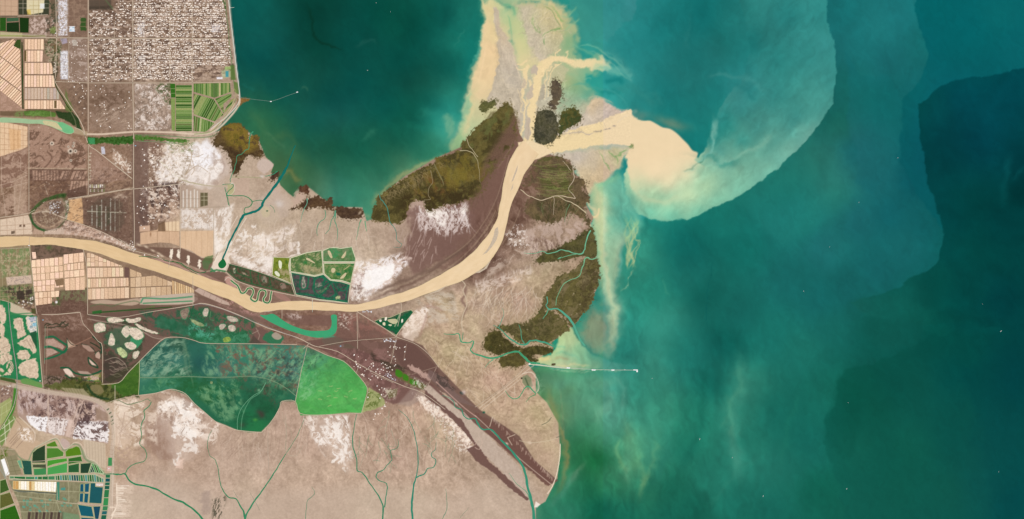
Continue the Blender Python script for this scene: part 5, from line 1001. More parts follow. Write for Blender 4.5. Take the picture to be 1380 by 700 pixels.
marsh('point', '752,374 762,368 774,362 786,352 792,349 802,349 807,353 808,366 807,384 802,394 800,404 792,416 783,428 776,436 770,441 764,430 752,422 742,417 734,416 732,408 736,396 742,386', (96,82,54), 1.8, 3, layers=(
    ('735,380 808,350 808,390 775,440 735,416', (128,114,82), .2, 5, .6, .6, -40, 1.8), ('780,350 808,350 808,400 780,436', (70,60,38), .1, 3, .6, .6, 0, 1), ('740,370 790,350 790,380 740,400', (140,124,96), .3, 7, .5, .4, -30, 1.6)))
marsh('delta_main', '668,443 676,439 690,438 700,436 708,437 716,430 724,422 732,412 734,418 744,420 752,424 760,430 766,438 766,446 760,448 752,455 745,460 738,464 728,462 716,460 706,465 698,461 690,454 682,448', (92,80,52), 1.6, 3, layers=(('668,440 768,415 768,462 690,464', (118,104,72), .25, 4, .6, .6, 0, 1), ('668,440 740,430 740,464 690,464', (70,64,38), .15, 4, .6, .6, 0, 1)))
marsh('delta_west', '652,462 655,454 661,448 667,445 673,447 680,455 688,462 696,468 706,470 714,468 724,466 736,468 746,471 744,476 734,478 722,478 717,481 722,484 726,487 720,489 711,487 704,482 696,478 686,476 674,478 664,477 656,472 651,468', (82,70,42), 1.3, 3, layers=(('650,444 750,464 728,488 655,478', (58,54,28), .2, 4, .6, .6, 0, 1),))
marsh('port_patch', '672,487 676,481 684,478 694,476 702,478 708,485 706,492 698,495 686,494 676,494', (88,74,46), 1, 3)
marsh('bar_patch', '743,491 748,490 749,492 744,493', (86,74,50), .3)
# olive edge of the port yard, little lake by the inlet
fill('276,165 292,176 286,180 272,182', (150,130,104), .3, 2)
# ------------------------------------------------ woods along the northern canal
fill('118,184 130,186 150,185 166,184 180,183 180,194 160,195 140,193 128,195 118,194', (52,92,34), .95, 1.2, 1, 3, mot=14, msc=2.4)
fill('118,186 128,186 128,195 120,194', (66,150,96), .8, 1.2); fill('181,183 200,184 220,186 250,188 256,190 250,193 220,190 200,189 182,190', (74,116,44), .9, 1.2, 1.2, 3, mot=12, msc=2)
fill('0,158 12,158 30,159 48,160 62,160 76,163 92,168 104,173 112,176 118,178 118,184 100,180 88,176 82,170', (190,176,140), .6, 1.4)
line(S('118,181 140,181 178,178 200,178 236,179 264,181 284,179 296,172 308,160 318,148 323,138 322,128', 3), 2.4, (222,200,176), .95, 1.2)
line(S('180,182 220,183 260,186 285,184 292,180', 3), 1, (90,130,80), .8)
line(S('284,176 296,166 308,152 315,140', 3), 3.4, (216,186,162), .85, 1.4)
line(S('262,181 284,178 296,166 310,148 318,134', 3), 1, (110,140,70), .7)
line(S('304,0 305,20 308,40 309,60 312,80 314,100 316,120', 2), 1, (96,130,80), .8); line(S('303,-20 308,2 310,20 314,50 318,85 321,110 323,132', 3), 1.3, (206,206,200), .9, 1)
line(S('309,0 312,40 316,80 318,104', 3), 3, (196,176,156), .6, 1.4); fill('310,88 316,88 318,108 311,108', (80,110,48), .8, 1.2); fill('315,110 321,112 322,128 316,124', (90,120,52), .8, 1.2)
fill('298,96 306,92 311,96 311,104 300,106', (180,200,150), .5, 1.4); fill('304,96 308,96 308,104 304,104', (60,150,160), .9, .8); fill('292,104 300,104 300,107 292,107', (240,236,240), .9, .8); fill('303,90 311,90 311,94 303,94', (160,190,110), .8, 1)
line(S('300,0 303,6 304,12', 2), 2, (60,96,44), .8)
line('119,0 119,178', 1, (206,184,160), .7)
line(S('304,138 310,128 316,120 318,128 312,142 300,156', 2), 1, (170,170,110), .6)
# estuary trains
fill('365,300 366,301 365,302', (1,1,1), 0)
fill(S('352,282 358,278 364,284 362,292 354,292',3,True), (206,194,150), .4, 2)
blob(360, 284.5, 1.4, 1, 0, (50,90,60), .95, 2); blob(353, 238, 3, 2, 0, (230,226,220), .6)
line(S('365,262 360,268 356,278 350,284 342,287 334,288 328,292 323,300 318,310 312,320 306,330 302,340 300,350', 3), 5, (196,180,150), .4, 3)
lines('290,352 300,330 312,306 320,292;306,352 312,330 322,310 332,294', 1, (246,232,214), .6)
# village ring by the inlet
line(S('310,249 314,247 316,250 316,256 313,261 308,264 305,260', 3), 1, (250,244,236), .9); fill(S('307,250 315,250 315,260 308,263',3,True), (176,176,120), .6, 1.2)
fill('312,240 336,238 336,262 318,268', (196,168,148), .6, 1.6); lines('313,239 336,239;336,239 352,240', .8, (150,160,110), .7)

for k in range(120):
    r = random.Random(k+7000); x, y = r.choice(((r.uniform(670, 770), r.uniform(400, 462)), (r.uniform(740, 806), r.uniform(352, 430)), (r.uniform(710, 790), r.uniform(214, 300))))
    if C[int((y-GY0)*SC), int((x-GX0)*SC)].mean() < 95: creek(x, y, r.uniform(-30, 120), 5, 2.2, .7, r.choice(((136,120,88), (60,54,32))), .5, k+7100)
grain('640,40 640,40 640,41', 1, 5, 1) if False else None

for k in range(90):
    r = random.Random(k+7300); x, y = r.uniform(660, 806), r.uniform(352, 490)
    if C[int((y-GY0)*SC), int((x-GX0)*SC)].mean() < 95: blob(x, y, r.uniform(.6, 1.6), r.uniform(.5, 1), r.uniform(0, 90), r.choice(((170,150,120), (196,180,150), (60,80,44))), .6, 2)
soften('668,232 674,222 684,206 692,190', 2, (150,124,104), .4)
for pts in ('540,398 575,388 610,370 640,345 656,320', '560,386 600,364 628,342 650,316 668,290 678,262', '600,350 630,328 652,300 668,270 678,240 686,210', '640,330 656,308 668,284', '676,330 684,318 694,300 702,280'):
    line([(x, y, .9) for x, y in cr(P(pts), 5)], .9, (156,132,108), .6); line([(x+2, y+1.5, .8) for x, y in cr(P(pts), 5)], .8, (92,70,58), .5)

# scattered tufts outside each stand, so that it thins out
for k, (poly, jag, jsc, sd) in MARSH.items():
    r = random.Random(sd); n = len(poly); cx = sum(p[0] for p in poly)/n; cy = sum(p[1] for p in poly)/n
    base = C[int((cy-GY0)*SC), int((cx-GX0)*SC)]*.5+np.array((44, 38, 24))
    for j in range(int(2.2*n)):
        x, y = poly[r.randrange(n)]; d = math.hypot(x-cx, y-cy)+1e-6; o = abs(r.gauss(0, 2.2))
        x, y = x+(x-cx)/d*o+r.uniform(-1.5, 1.5), y+(y-cy)/d*o+r.uniform(-1.5, 1.5)
        i_, j_ = min(int((x-GX0)*SC), NX-1), min(int((y-GY0)*SC), NY-1)
        if LANDM[j_, i_] > .5: blob(x, y, r.uniform(.6, 1.5), r.uniform(.4, .9), r.uniform(0, 180), base, .65, 1.5)
# sweeping green levees of the east bank
for k in range(26):
    r = random.Random(k+7600); y = 222+k*1.7; x0 = r.uniform(716, 740)
    line([(x, yy, .8) for x, yy in cr([(x0, y+r.uniform(-1, 1)), (x0+12, y+2+r.uniform(-1.5, 1)), (x0+24, y+2+r.uniform(-1.5, 1.5)), (min(x0+38, 772), y+r.uniform(-2, 3))], 4)], .8, r.choice(((140,148,84), (120,130,70), (70,66,38), (160,140,104))), .55)
for k in range(30):
    r = random.Random(k+7700); creek(r.uniform(716, 790), r.uniform(268, 296), r.uniform(40, 120), 6, 2.2, .7, r.choice(((150,132,100), (58,50,30), (110,130,84))), .55, k+7800)
fill('698,192 716,190 732,196 744,204 740,208 726,214 712,218 700,206', SAND, 1, 2)

# ================================================= objects
scene = bpy.context.scene
COL = scene.collection
KCAL = (1.0, 1.0, 1.0)
def lin(c): c = np.clip(np.asarray(c, float)/255, 0, 1); return np.where(c <= .04045, c/12.92, ((c+.055)/1.055)**2.4)/np.array(KCAL)
def W(x, y, z=0): return ((x-690)*U, (350-y)*U, z)
def nodes(name):
    m = bpy.data.materials.new(name); m.use_nodes = True; nt = m.node_tree
    return m, nt, nt.nodes['Principled BSDF']
def speckle(nt, scale, lo, hi, detail=5):
    """a fine factor from object-space noise"""
    tc = nt.nodes.new('ShaderNodeNewGeometry'); mp = nt.nodes.new('ShaderNodeMapping'); mp.inputs['Scale'].default_value = (1/scale,)*3
    nz = nt.nodes.new('ShaderNodeTexNoise'); nz.inputs['Scale'].default_value = 1; nz.inputs['Detail'].default_value = detail
    mr = nt.nodes.new('ShaderNodeMapRange'); mr.inputs['From Min'].default_value = .3; mr.inputs['From Max'].default_value = .7
    mr.inputs['To Min'].default_value = lo; mr.inputs['To Max'].default_value = hi
    nt.links.new(tc.outputs['Position'], mp.inputs['Vector']); nt.links.new(mp.outputs[0], nz.inputs['Vector']); nt.links.new(nz.outputs['Fac'], mr.inputs['Value'])
    return mr.outputs[0]
def attr_mat(name, rough, spec, scale, lo, hi):
    m, nt, b = nodes(name)
    a = nt.nodes.new('ShaderNodeAttribute'); a.attribute_name = 'pigment'
    f = speckle(nt, scale, lo, hi)
    v = nt.nodes.new('ShaderNodeVectorMath'); v.operation = 'SCALE'
    nt.links.new(a.outputs['Color'], v.inputs[0]); nt.links.new(f, v.inputs['Scale']); nt.links.new(v.outputs[0], b.inputs['Base Color'])
    b.inputs['Roughness'].default_value = rough; b.inputs['Specular IOR Level'].default_value = spec
    return m
_m = {}
def mat(col, kind='soil'):
    key = (tuple(int(c) for c in col), kind)
    if key in _m: return _m[key]
    m, nt, b = nodes(kind)
    lo, hi, sc, rough, spec = {'soil': (.9, 1.1, 90, .95, .1), 'water': (.95, 1.05, 260, .5, .08), 'crop': (.84, 1.16, 70, .95, .1), 'road': (.94, 1.06, 60, .9, .1),
                         'paint': (.95, 1.05, 20, .6, .3), 'silt': (.98, 1.02, 500, .5, .25)}[kind]
    f = speckle(nt, sc, lo, hi)
    c = lin(col); v = nt.nodes.new('ShaderNodeVectorMath'); v.operation = 'SCALE'; v.inputs[0].default_value = tuple(c)
    nt.links.new(f, v.inputs['Scale']); nt.links.new(v.outputs[0], b.inputs['Base Color'])
    b.inputs['Roughness'].default_value = rough; b.inputs['Specular IOR Level'].default_value = spec
    _m[key] = m; return m
M_LAND = attr_mat('silt_soil', .95, .1, 110, .95, 1.05)
M_SEA = attr_mat('silty_sea_water', .6, .008, 420, .985, 1.015)
M_VEG = attr_mat('marsh_plants', .95, .05, 60, .82, 1.18)
M_POND = attr_mat('pond_water', .5, .08, 120, .95, 1.05)

def link(o, parent=None):
    COL.objects.link(o)
    if parent is not None: o.parent = parent
    return o
def tag(o, label=None, cat=None, group=None, kind=None):
    if label: o['label'] = label
    if cat: o['category'] = cat
    if group: o['group'] = group
    if kind: o['kind'] = kind
    return o
def empty(name, x, y, label, cat, group=None):
    o = bpy.data.objects.new(name, None); o.location = W(x, y, 0); o.empty_display_size = 50; link(o); tag(o, label, cat, group)
    bpy.context.view_layer.update() if False else None
    return o
def mesh_obj(name, V, F, m, parent=None, smooth=False):
    """vertices in world metres; made local to the parent's place"""
    V = np.asarray(V, np.float64).copy(); off = np.zeros(3)
    if parent is not None: off = np.array(parent.location[:]) if parent.parent is None else np.array(parent.location[:])+np.array(parent.parent.location[:])
    else: off = np.array([V[:, 0].mean(), V[:, 1].mean(), 0.0])
    V = V-off
    me = bpy.data.meshes.new(name); me.from_pydata(V.tolist(), [], F); me.update()
    o = bpy.data.objects.new(name, me)
    if parent is None: o.location = off
    me.materials.append(m); link(o, parent)
    return o
def slab(name, poly, z0, z1, m, parent=None):
    """closed prism with an outline on the ground"""
    poly = [p[:2] for p in poly]
    a = sum(poly[i][0]*poly[(i+1) % len(poly)][1]-poly[(i+1) % len(poly)][0]*poly[i][1] for i in range(len(poly)))
    if a > 0: poly = poly[::-1]
    n = len(poly)
    V = [W(x, y, z1) for x, y in poly]+[W(x, y, z0) for x, y in poly]
    F = [tuple(range(n))]+[(i, i+n, (i+1) % n+n, (i+1) % n) for i in range(n)]
    return mesh_obj(name, V, F, m, parent)
def ribbon_data(pts, z, h, base=0):
    """a low bank with bevelled sides along a path (x, y, width)"""
    V = []; F = []; p = np.array(pts, float)
    for i in range(len(p)):
        a = p[max(i-1, 0)][:2]; b = p[min(i+1, len(p)-1)][:2]; t = b-a; L = np.hypot(*t)+1e-9; nx, ny = -t[1]/L, t[0]/L
        x, y, w = p[i]; w = w/2
        V += [W(x-nx*w, y-ny*w, z-h), W(x-nx*w*.92, y-ny*w*.92, z), W(x+nx*w*.92, y+ny*w*.92, z), W(x+nx*w, y+ny*w, z-h)]
        if i:
            k = base+i*4
            F += [(k-4, k-3, k+1, k), (k-3, k-2, k+2, k+1), (k-2, k-1, k+3, k+2)]
    return V, F
def ribbon(name, pts, w, z, h, m, parent=None, sm=0, closed=False):
    if isinstance(pts, str): pts = P(pts)
    pts = [tuple(q[:3]) if len(q) > 2 else (q[0], q[1], w) for q in pts]
    if sm: pts = cr(pts, sm, closed)
    if closed: pts = pts+[pts[0]]
    V, F = ribbon_data(pts, z, h)
    return mesh_obj(name, V, F, m, parent)
def multi_ribbon(name, paths, z, h, m, parent=None):
    V, F = [], []
    for pts in paths:
        v, f = ribbon_data(pts, z, h, len(V)); V += v; F += f
    return mesh_obj(name, V, F, m, parent)
def colour_attr(me, cols):
    a = me.color_attributes.new('pigment', 'FLOAT_COLOR', 'POINT')
    c = np.ones((len(cols), 4), np.float32); c[:, :3] = cols
    a.data.foreach_set('color', c.ravel())
def grid_mesh(name, sl, mask, Z, m, stride=1, parent=None, cols=None):
    """surface over the tracing grid where mask is true"""
    j0, i0 = sl[0].start, sl[1].start
    Xg, Yg = np.meshgrid(xs[sl[1]][::stride], ys[sl[0]][::stride])
    mk = mask[::stride, ::stride]; Zg = Z[::stride, ::stride]; Cg = (C[sl] if cols is None else cols)[::stride, ::stride]
    cell = mk[:-1, :-1] | mk[1:, :-1] | mk[:-1, 1:] | mk[1:, 1:]
    if not cell.any(): return None
    use = np.zeros(mk.shape, bool); use[:-1, :-1] |= cell; use[1:, :-1] |= cell; use[:-1, 1:] |= cell; use[1:, 1:] |= cell
    idx = -np.ones(mk.shape, np.int64); idx[use] = np.arange(use.sum())
    jj, ii = np.nonzero(cell)
    Q = np.stack([idx[jj+1, ii], idx[jj+1, ii+1], idx[jj, ii+1], idx[jj, ii]], 1)
    V = np.stack([(Xg[use]-690)*U, (350-Yg[use])*U, Zg[use]], 1).astype(np.float64)
    off = np.zeros(3)
    if parent is not None: off = np.array(parent.location[:])
    elif len(V) < 200000: off = np.array([V[:, 0].mean(), V[:, 1].mean(), 0])
    me = bpy.data.meshes.new(name); me.vertices.add(len(V)); me.vertices.foreach_set('co', (V-off).ravel())
    me.loops.add(Q.size); me.loops.foreach_set('vertex_index', Q.ravel().astype(np.int32))
    me.polygons.add(len(Q)); me.polygons.foreach_set('loop_start', np.arange(0, Q.size, 4, dtype=np.int32)); me.polygons.foreach_set('loop_total', np.full(len(Q), 4, np.int32))
    me.update(calc_edges=True); me.polygons.foreach_set('use_smooth', np.ones(len(Q), bool))
    colour_attr(me, lin(Cg[use]))
    me.materials.append(m); o = bpy.data.objects.new(name, me)
    if parent is None: o.location = off
    link(o, parent); return o
def lift(name, poly, z, h, m, jag=0, jsc=3, seed=1, rough=0, parent=None, thr=.5):
    """a raised body cut from the traced ground: sinks into the ground at its rim"""
    sl, X, Y = region(poly, 4+jag)
    d = polysd(poly, X, Y)
    if jag: d = d+fbm(X, Y, jsc, seed, 4)*jag
    Z = z+h*(np.clip(d, 0, 1.2)/1.2)
    if rough: Z = Z+rough*fbm(X, Y, 1.5, seed+3, 3)*np.clip(d, 0, 1)
    Z = np.where(d > 0, Z, -4.0)
    return grid_mesh(name, sl, (d > 0.05), Z.astype(np.float32), m, 1, parent)
# ------------------------------------------------ setting
full = (slice(0, NY), slice(0, NX))
tz = (LANDM-.5)*6
XX, YY = np.meshgrid(xs, ys)
tz = tz+fbm(XX, YY, 9, 77, 3)*.4*(LANDM > .9)
terrain = grid_mesh('terrain', full, LANDM > .02, tz.astype(np.float32), M_LAND); tag(terrain, kind='structure')
sea = grid_mesh('sea', full, LANDM < 2, np.zeros_like(tz, dtype=np.float32), M_SEA, 2); tag(sea, kind='structure')
def sheet(name, pts, z, m):
    V = [W(x, y, z) for x, y in pts]; return tag(mesh_obj(name, V, [tuple(range(len(V)))[::-1]], m), kind='structure')
sheet('outer_sea', [(-9000, -9000), (9000, -9000), (9000, 9000), (-9000, 9000)], -30, mat((14, 92, 88), 'water'))
sheet('outer_ground', [(-9000, -9000), (200, -9000), (303, -30), (303, 100), (300, 600), (715, 700), (722, 745), (500, 9000), (-9000, 9000)], -9, mat((160, 136, 116)))
# ------------------------------------------------ the river and the tide creeks
RIVER = P('-60,334,15 -30,329,14.5 0,326.5,14 15,325.5,13.5 30,325,12.5 45,325,11 60,325,10 75,325.5,10 90,327,12 105,329,13 120,331,14 140,336,15.5 160,343,15.5 180,349.5,15 200,355.5,15 220,362,14.5 240,369,14.5 260,376,15 280,384,17 300,391,18 315,397,18 328,404,17 340,411,17 350,414,15 362,414,11 375,413,10 390,412,12 405,412,12.5 425,412.5,11.5 450,414,10 475,415.5,9.5 500,412,10.5 515,408,11.5 530,404,12.5 545,400,13 560,395,13.5 575,388.5,14.5 590,382,17 605,375,20 620,367.5,22 635,358,24 648,347,25 659,334,24 667,321,21 673,308,17 677,296,14.5 679,285,14 683,270,16 687,256,20 691,243,23 695,231,25 701,219,27 708,208,29 716,199,28')
def river_mesh():
    pts = cr(RIVER, 6); N = 14; V = []; F = []; K = []; r = random.Random(5); p = np.array(pts); M = len(p)
    ph = np.cumsum(np.r_[0, np.hypot(*(p[1:, :2]-p[:-1, :2]).T)])
    for i in range(M):
        a = p[max(i-1, 0)][:2]; b = p[min(i+1, M-1)][:2]; t = b-a; L = np.hypot(*t); nx, ny = -t[1]/L, t[0]/L
        x, y, w = p[i]
        w0 = w/2+.3*math.sin(ph[i]*.21)+r.uniform(-.15, .15); w1 = w/2+.3*math.sin(ph[i]*.17+2)+r.uniform(-.15, .15)
        for k in range(N+1):
            q = k/N; s = -w0+(w0+w1)*q; V.append(W(x+nx*s, y+ny*s, 4.3 if 0 < k < N else 3.8))
            K.append((x, ph[i], q))
        if i:
            q = i*(N+1)
            for k in range(N): F.append((q-N-1+k, q-N+k, q+k+1, q+k))
    K = np.array(K, np.float32); st = fbm(K[:, 1:2]/7, K[:, 2:3]*9+K[:, 1:2]*.03, 1.2, 8, 4)[:, 0]
    g = np.clip((K[:, 0]-200)/420, 0, 1)[:, None]
    col = np.array((226, 194, 148))*(1-g)+np.array((236, 208, 166))*g
    edge = np.minimum(K[:, 2], 1-K[:, 2])
    col = col+st[:, None]*np.array((3, 3.4, 4))
    col = np.where((edge < .05)[:, None], col*.5+np.array((204, 186, 140))*.5, col)
    o = mesh_obj('river', V, F, M_RIVER); colour_attr(o.data, lin(col)); return o, pts
M_RIVER = attr_mat('loaded_river_water', .5, .05, 700, .97, 1.03)
riv, rpts = river_mesh(); tag(riv, kind='structure')
for s_ in ('650,344 657,336 661,329 665,319 667,309 671,306 672,314 669,324 663,333 656,341', '688,258 690,252 692,247 691,254', '574,398 590,391 604,384 592,393', '689,246 694,232 698,222 697,230 692,243', '352,420.6 362,419 372,418.6 362,420.4', '640,368 652,362 662,350 656,362 646,368'):
    tag(slab('sandbar', P(s_), 2, 5.2, mat((200, 182, 158))), kind='structure')
TEAL = (44, 140, 112); GRN = (66, 150, 104)
CREEKS = [
 ('P', 'headland_channel', '398,196,2 393,208,2 388,222,3 383,232,4.5 378,240,5 373,248,4.5 366,257,4.5 360,265,4 355,272,4 352,279,4 346,284,4 338,287,4 329,290,4.6 325,296,4.4 320,306,3.4 314,318,3.2 308,330,3 303,342,3 300,350,3', (16, 118, 106)),
 ('C', 'tidal_creek', '300,249,1 312,248,1 314,252,1.4 308,258,1.4 306,263,1.6 314,264,1.4 328,264,1.5 335,267,1.5 340,272,1.8 337,278,1.5 330,281,1.2 329,287,1.6 333,289,1.6', (54, 140, 92)),
 ('C', 'tidal_creek', '303,252,1 305,262,1.4 307,270,1.6 309,278,1.2', (54, 140, 92)), ('C', 'tidal_creek', '340,272,1.2 348,270,1.2 356,271,1.2', (54, 140, 92)),
 ('C', 'tidal_creek', '364,277,.8 369,281,.8 370,287,.6', (84, 150, 110)),
 ('C', 'tidal_creek', '341,177,2 337,183,2 336,192,1.6 335,200,1.4 330,203,1.2 326,208,1.2 320,210,1.2 318,220,1.2 315,230,1.2 311,240,1 310,246,1', (70, 150, 110)),
 ('C', 'tidal_creek', '374,231,1.6 368,235,1.4 362,237,1.2 357,237.5,1', (60, 150, 110)),
 ('C', 'tidal_creek', '414,268,2.4 414,274,1.6 409,284,1 405,300,.7', (110, 170, 140)),
 ('C', 'tidal_creek', '438,283,1.4 438,294,1.2 430,301,1.2 427,312,1 428,318,.7', (92, 160, 124)), ('C', 'tidal_creek', '452,284,3 450,292,1.5 446,299,1.2 444,309,1 438,316,.7', (92, 164, 128)),
 ('C', 'tidal_creek', '452,284,2 452,292,1.6 451,298,1.4 454,306,1.2 455,316,1 454,324,.7', (92, 164, 128)),
 ('C', 'tidal_creek', '487,296,2.4 484,304,1.4 482,316,1 480,324,.7', (120, 170, 130)), ('C', 'tidal_creek', '492,298,2 493,306,1.4 494,312,.8', (110, 176, 130)),
 ('C', 'marsh_creek', '511,260,1.6 513,268,2 518,274,1.8 522,282,1.8 524,292,1.8 526,300,1.6 532,308,1.4 534,316,1.2 535,324,1.2 541,329,1 538,334,.8 530,333,.6', (80, 160, 140)),
 ('C', 'marsh_creek', '580,230,1.6 582,238,1.2 583,246,1.2 578,254,1.2 577,262,1.2 580,269,1.2 572,270,1.2 571,276,1.2 575,283,1.2 572,288,1', (166, 150, 112)),
 ('C', 'marsh_creek', '585,221,1.6 590,232,1.4 595,242,1.2 598,250,.8', (150, 140, 96)), ('C', 'marsh_creek', '586,222,1.4 592,234,1.2 598,248,1', (140, 130, 84)),
 ('C', 'marsh_creek', '620,203,2 632,204,2 640,210,1.6 644,220,1.2 646,234,.8 647,246,.6', (196, 182, 140)), ('C', 'marsh_creek', '629,186,1.6 632,196,1.4 638,204,1.4 644,212,1.4', (206, 192, 150)),
 ('C', 'marsh_creek', '640,171,1.2 634,180,1 630,188,.8', (120, 120, 84)),
 ('C', 'marsh_creek', '701,256,1.6 705,258,1.8 710,263,1.8 718,266,1.8 727,270,1.8 735,269,1.8 745,265,1.8 755,264,2 765,266,2 775,268,2', (230, 208, 172)),
 ('C', 'marsh_creek', '746,265,1.2 747,272,1.2 746,280,1 746,290,.7', (206, 186, 156)), ('C', 'marsh_creek', '752,265,1.4 762,270,1.6 770,273,2 780,279,2.2 790,287,2.6', (226, 208, 168)),
 ('C', 'marsh_creek', '772,225,1.6 773,234,1.8 774,240,1.8 770,248,1.4 766,255,1 772,262,1.4 776,268,1.8', (220, 200, 170)), ('C', 'marsh_creek', '758,217,.8 764,223,.9 769,230,1', (226, 206, 170)),
 ('C', 'marsh_creek', '768,275,1.6 764,284,1.4 762,292,1.2 761,300,1', (120, 156, 110)),
 ('C', 'tidal_creek', '796,311,2.4 792,318,2 789,328,2 788,336,2 784,342,2.2 775,342,1.8 766,339,1.8 756,337,1.6 748,340,1.6 738,342,1.4 733,339,1.2 727,340,1 718,342,.8 706,341,.5', (116, 190, 150)),
 ('C', 'tidal_creek', '757,347,1.6 752,349,.8 768,344,1 782,342,1', (116, 186, 140)), 
 ('C', 'tidal_creek', '804,348,2 797,350,2 791,347,2.4 788,350,2.2 787,356,2 784,362,2 782,370,1.6 776,375,1.4 770,377,1.2 762,381,1.6 757,387,1.4 753,395,1 750,403,1 749,412,1', (124, 186, 140)),
 ('C', 'tidal_creek', '737,400,1.6 738,407,1.6 736,412,1.4 740,417,2.4 749,416,2.6 757,420,3 766,428,3.4 772,436,3.4 777,448,3.6 782,458,3.6 788,466,3', (90, 176, 146)), ('C', 'tidal_creek', '739,417,1.6 736,424,1.2 731,430,.8', (90, 176, 136)),
 ('C', 'tidal_creek', '665,439,.8 672,442,1.2 680,450,1.8 688,457,2.2 697,463,2.4 707,465,3 714,460,2.6 722,459,2.6 730,461,2.8 738,463,3 748,468,3', (76, 164, 130)), ('C', 'tidal_creek', '707,464,1.6 703,456,1.2 702,446,1 699,438,.8', (80, 166, 130)),
 ('C', 'tidal_creek', '672,442,1.2 676,432,1 679,424,.8 677,416,.6', (110, 170, 140)),
 ('C', 'tidal_creek', '598,450,.8 610,451,1.4 618,450,1.6 620,456,1.8 622,461,1.8 631,462,1.8 638,460,1.8 637,466,2 634,472,2 640,477,2.2 650,480,2.4 663,483,2.8 675,480,2.6 688,475,2.8 697,474,3 703,478,3.4 709,484,3.6 715,489,3.6 728,490,3', (72, 164, 118)),
 ('C', 'tidal_creek', '624,448,.8 623,456,1.2 622,461,1.2', (90, 160, 120)), ('C', 'tidal_creek', '665,484,1.6 658,490,1 653,496,.6', (110, 176, 136)),
 ('C', 'tidal_creek', '681,527,.8 686,534,1.2 694,538,1.5 701,534,1.6 706,525,1.8 711,521,2 716,524,2.2 722,531,2.6', (80, 166, 118)), ('C', 'tidal_creek', '722,532,1.8 714,536,1 709,542,.7', (96, 160, 110)),
 ('C', 'old_mouth_channel', '596,533,.7 604,536,.9 611,541,1.1 614,549,1.4 622,552,1.6 625,560,1.8 632,565,1.8 640,564,2 643,570,2.4 650,579,2.4 661,579,2.6 668,585,2.8 676,594,3 686,604,3.2 696,616,3.4 705,630,3.8 709,642,4 711,656,4.2 715,670,4.6 718,684,5 720,702,5.4 722,730,6', (60, 152, 120)),
 ('C', 'tidal_creek', '700,618,.6 707,634,.8 710,650,.8', (190, 190, 130)), ('C', 'tidal_creek', '686,638,.6 696,652,.9 706,660,1.2 712,668,1.6 716,680,2', (110, 170, 130)),
 ('C', 'tidal_creek', '204,542,1.6 200,549,1.8 194,554,1.8 195,562,1.8 191,570,1.8 190,580,1.8 191,588,1.4 188,598,1.2 195,606,1.3 198,614,1.3 194,622,1.4 183,625,1.5 174,630,1.7 168,639,2', (92, 146, 104)),
 ('C', 'tidal_creek', '140,639,1.2 152,639,1.6 160,640,1.8 168,639,2.2 173,646,2.4 182,653,2.6 200,656,2.6 215,662,2.8 230,671,3 246,677,3 258,685,3 268,694,3 276,704,3 290,726,3.4', (50, 140, 94)),
 ('C', 'tidal_creek', '157,538,1.4 172,545,1.6 188,542,1.6 198,538,1.6 203,541,1.6', (140, 150, 116)),
 ('C', 'tidal_creek', '286,580,.6 281,590,.8 280,604,.8 283,614,.8 290,620,1 294,632,1.3 296,648,1.5 300,660,1.6 308,670,1.8 318,673,1.9 324,682,2.2 329,692,2.8 330,704,3.2 331,730,3.6', (58, 142, 98)),
 ('C', 'tidal_creek', '411,562,.5 404,580,.7 398,592,.8 388,608,1 378,624,1.6 370,637,2 360,652,2.3 350,666,2.5 340,680,2.7 333,692,2.8 330,702,3', (62, 146, 104)),
 ('C', 'tidal_creek', '385,560,.5 386,580,.6 385,600,.7 386,612,.9', (170, 166, 140)), ('C', 'tidal_creek', '381,556,.5 383,570,.6 392,580,.6 393,596,.6 386,610,.8', (190, 176, 150)), ('C', 'tidal_creek', '409,600,.5 402,612,.6 396,615,.6 388,613,.8', (200, 186, 160)),
 ('C', 'tidal_creek', '481,558,.8 478,572,1.1 475,590,1.5 476,604,1.6 481,620,1.6 481,634,1.8 488,637,1.8 494,645,1.8 501,656,1.8 510,668,1.9 516,682,2.4 516,700,2.8 514,730,3', (56, 142, 104)),
 ('C', 'tidal_creek', '478,598,.5 484,606,.6 489,614,.6 487,624,.6 483,632,.7', (180, 170, 146)),
 ('C', 'tidal_creek', '524,598,.5 523,604,.7 526,607,1 527,614,1.2 528,620,1.3 522,627,1.4 517,633,1.4 509,637,1.5 507,643,1.5 511,648,1.5 520,651,1.5 522,657,1.6 520,670,1.8 518,684,2', (60, 144, 108)),
 ('C', 'tidal_creek', '536,592,.5 537,600,.8 534,605,.9 527,607,1', (60, 144, 108)), ('C', 'tidal_creek', '502,622,.4 506,620,.6 512,622,.6', (120, 160, 130)),
 ('C', 'tidal_creek', '537,552,.6 548,562,.8 554,572,1 558,582,1.2 561,596,1.4 563,612,1.6 563,630,1.6 561,643,1.8 558,652,2.6 556,668,3 555,682,3.2 556,700,3.6 558,730,4', (50, 144, 116)),
 ('C', 'tidal_creek', '560,644,2.2 567,641,2 573,638,1.8 576,632,1.6 584,630,1.6 587,624,1.5 587,619,1.4 582,616,1.3 582,610,1 587,606,.8 588,596,.5', (54, 146, 116)),
 ('C', 'tidal_creek', '582,606,.6 576,600,.6 569,598,.4', (130, 160, 130)), ('C', 'tidal_creek', '572,588,.4 576,596,.5 582,602,.6', (150, 160, 130)),
 ('C', 'tidal_creek', '601,658,.4 602,672,.8 602,686,1 598,696,1 596,700,.8', (100, 150, 120)), ('C', 'tidal_creek', '632,684,.3 625,692,.5 620,698,.6', (120, 150, 120)),
 ('C', 'tidal_creek', '420,656,.4 424,664,.8 420,670,.9 415,674,1 413,684,1 412,700,1', (100, 150, 116)), ('C', 'tidal_creek', '320,671,.8 314,660,.5', (150,150,130)), ('C', 'tidal_creek', '362,582,.4 361,600,.6 362,630,.6 361,644,.5', (190,176,156)),
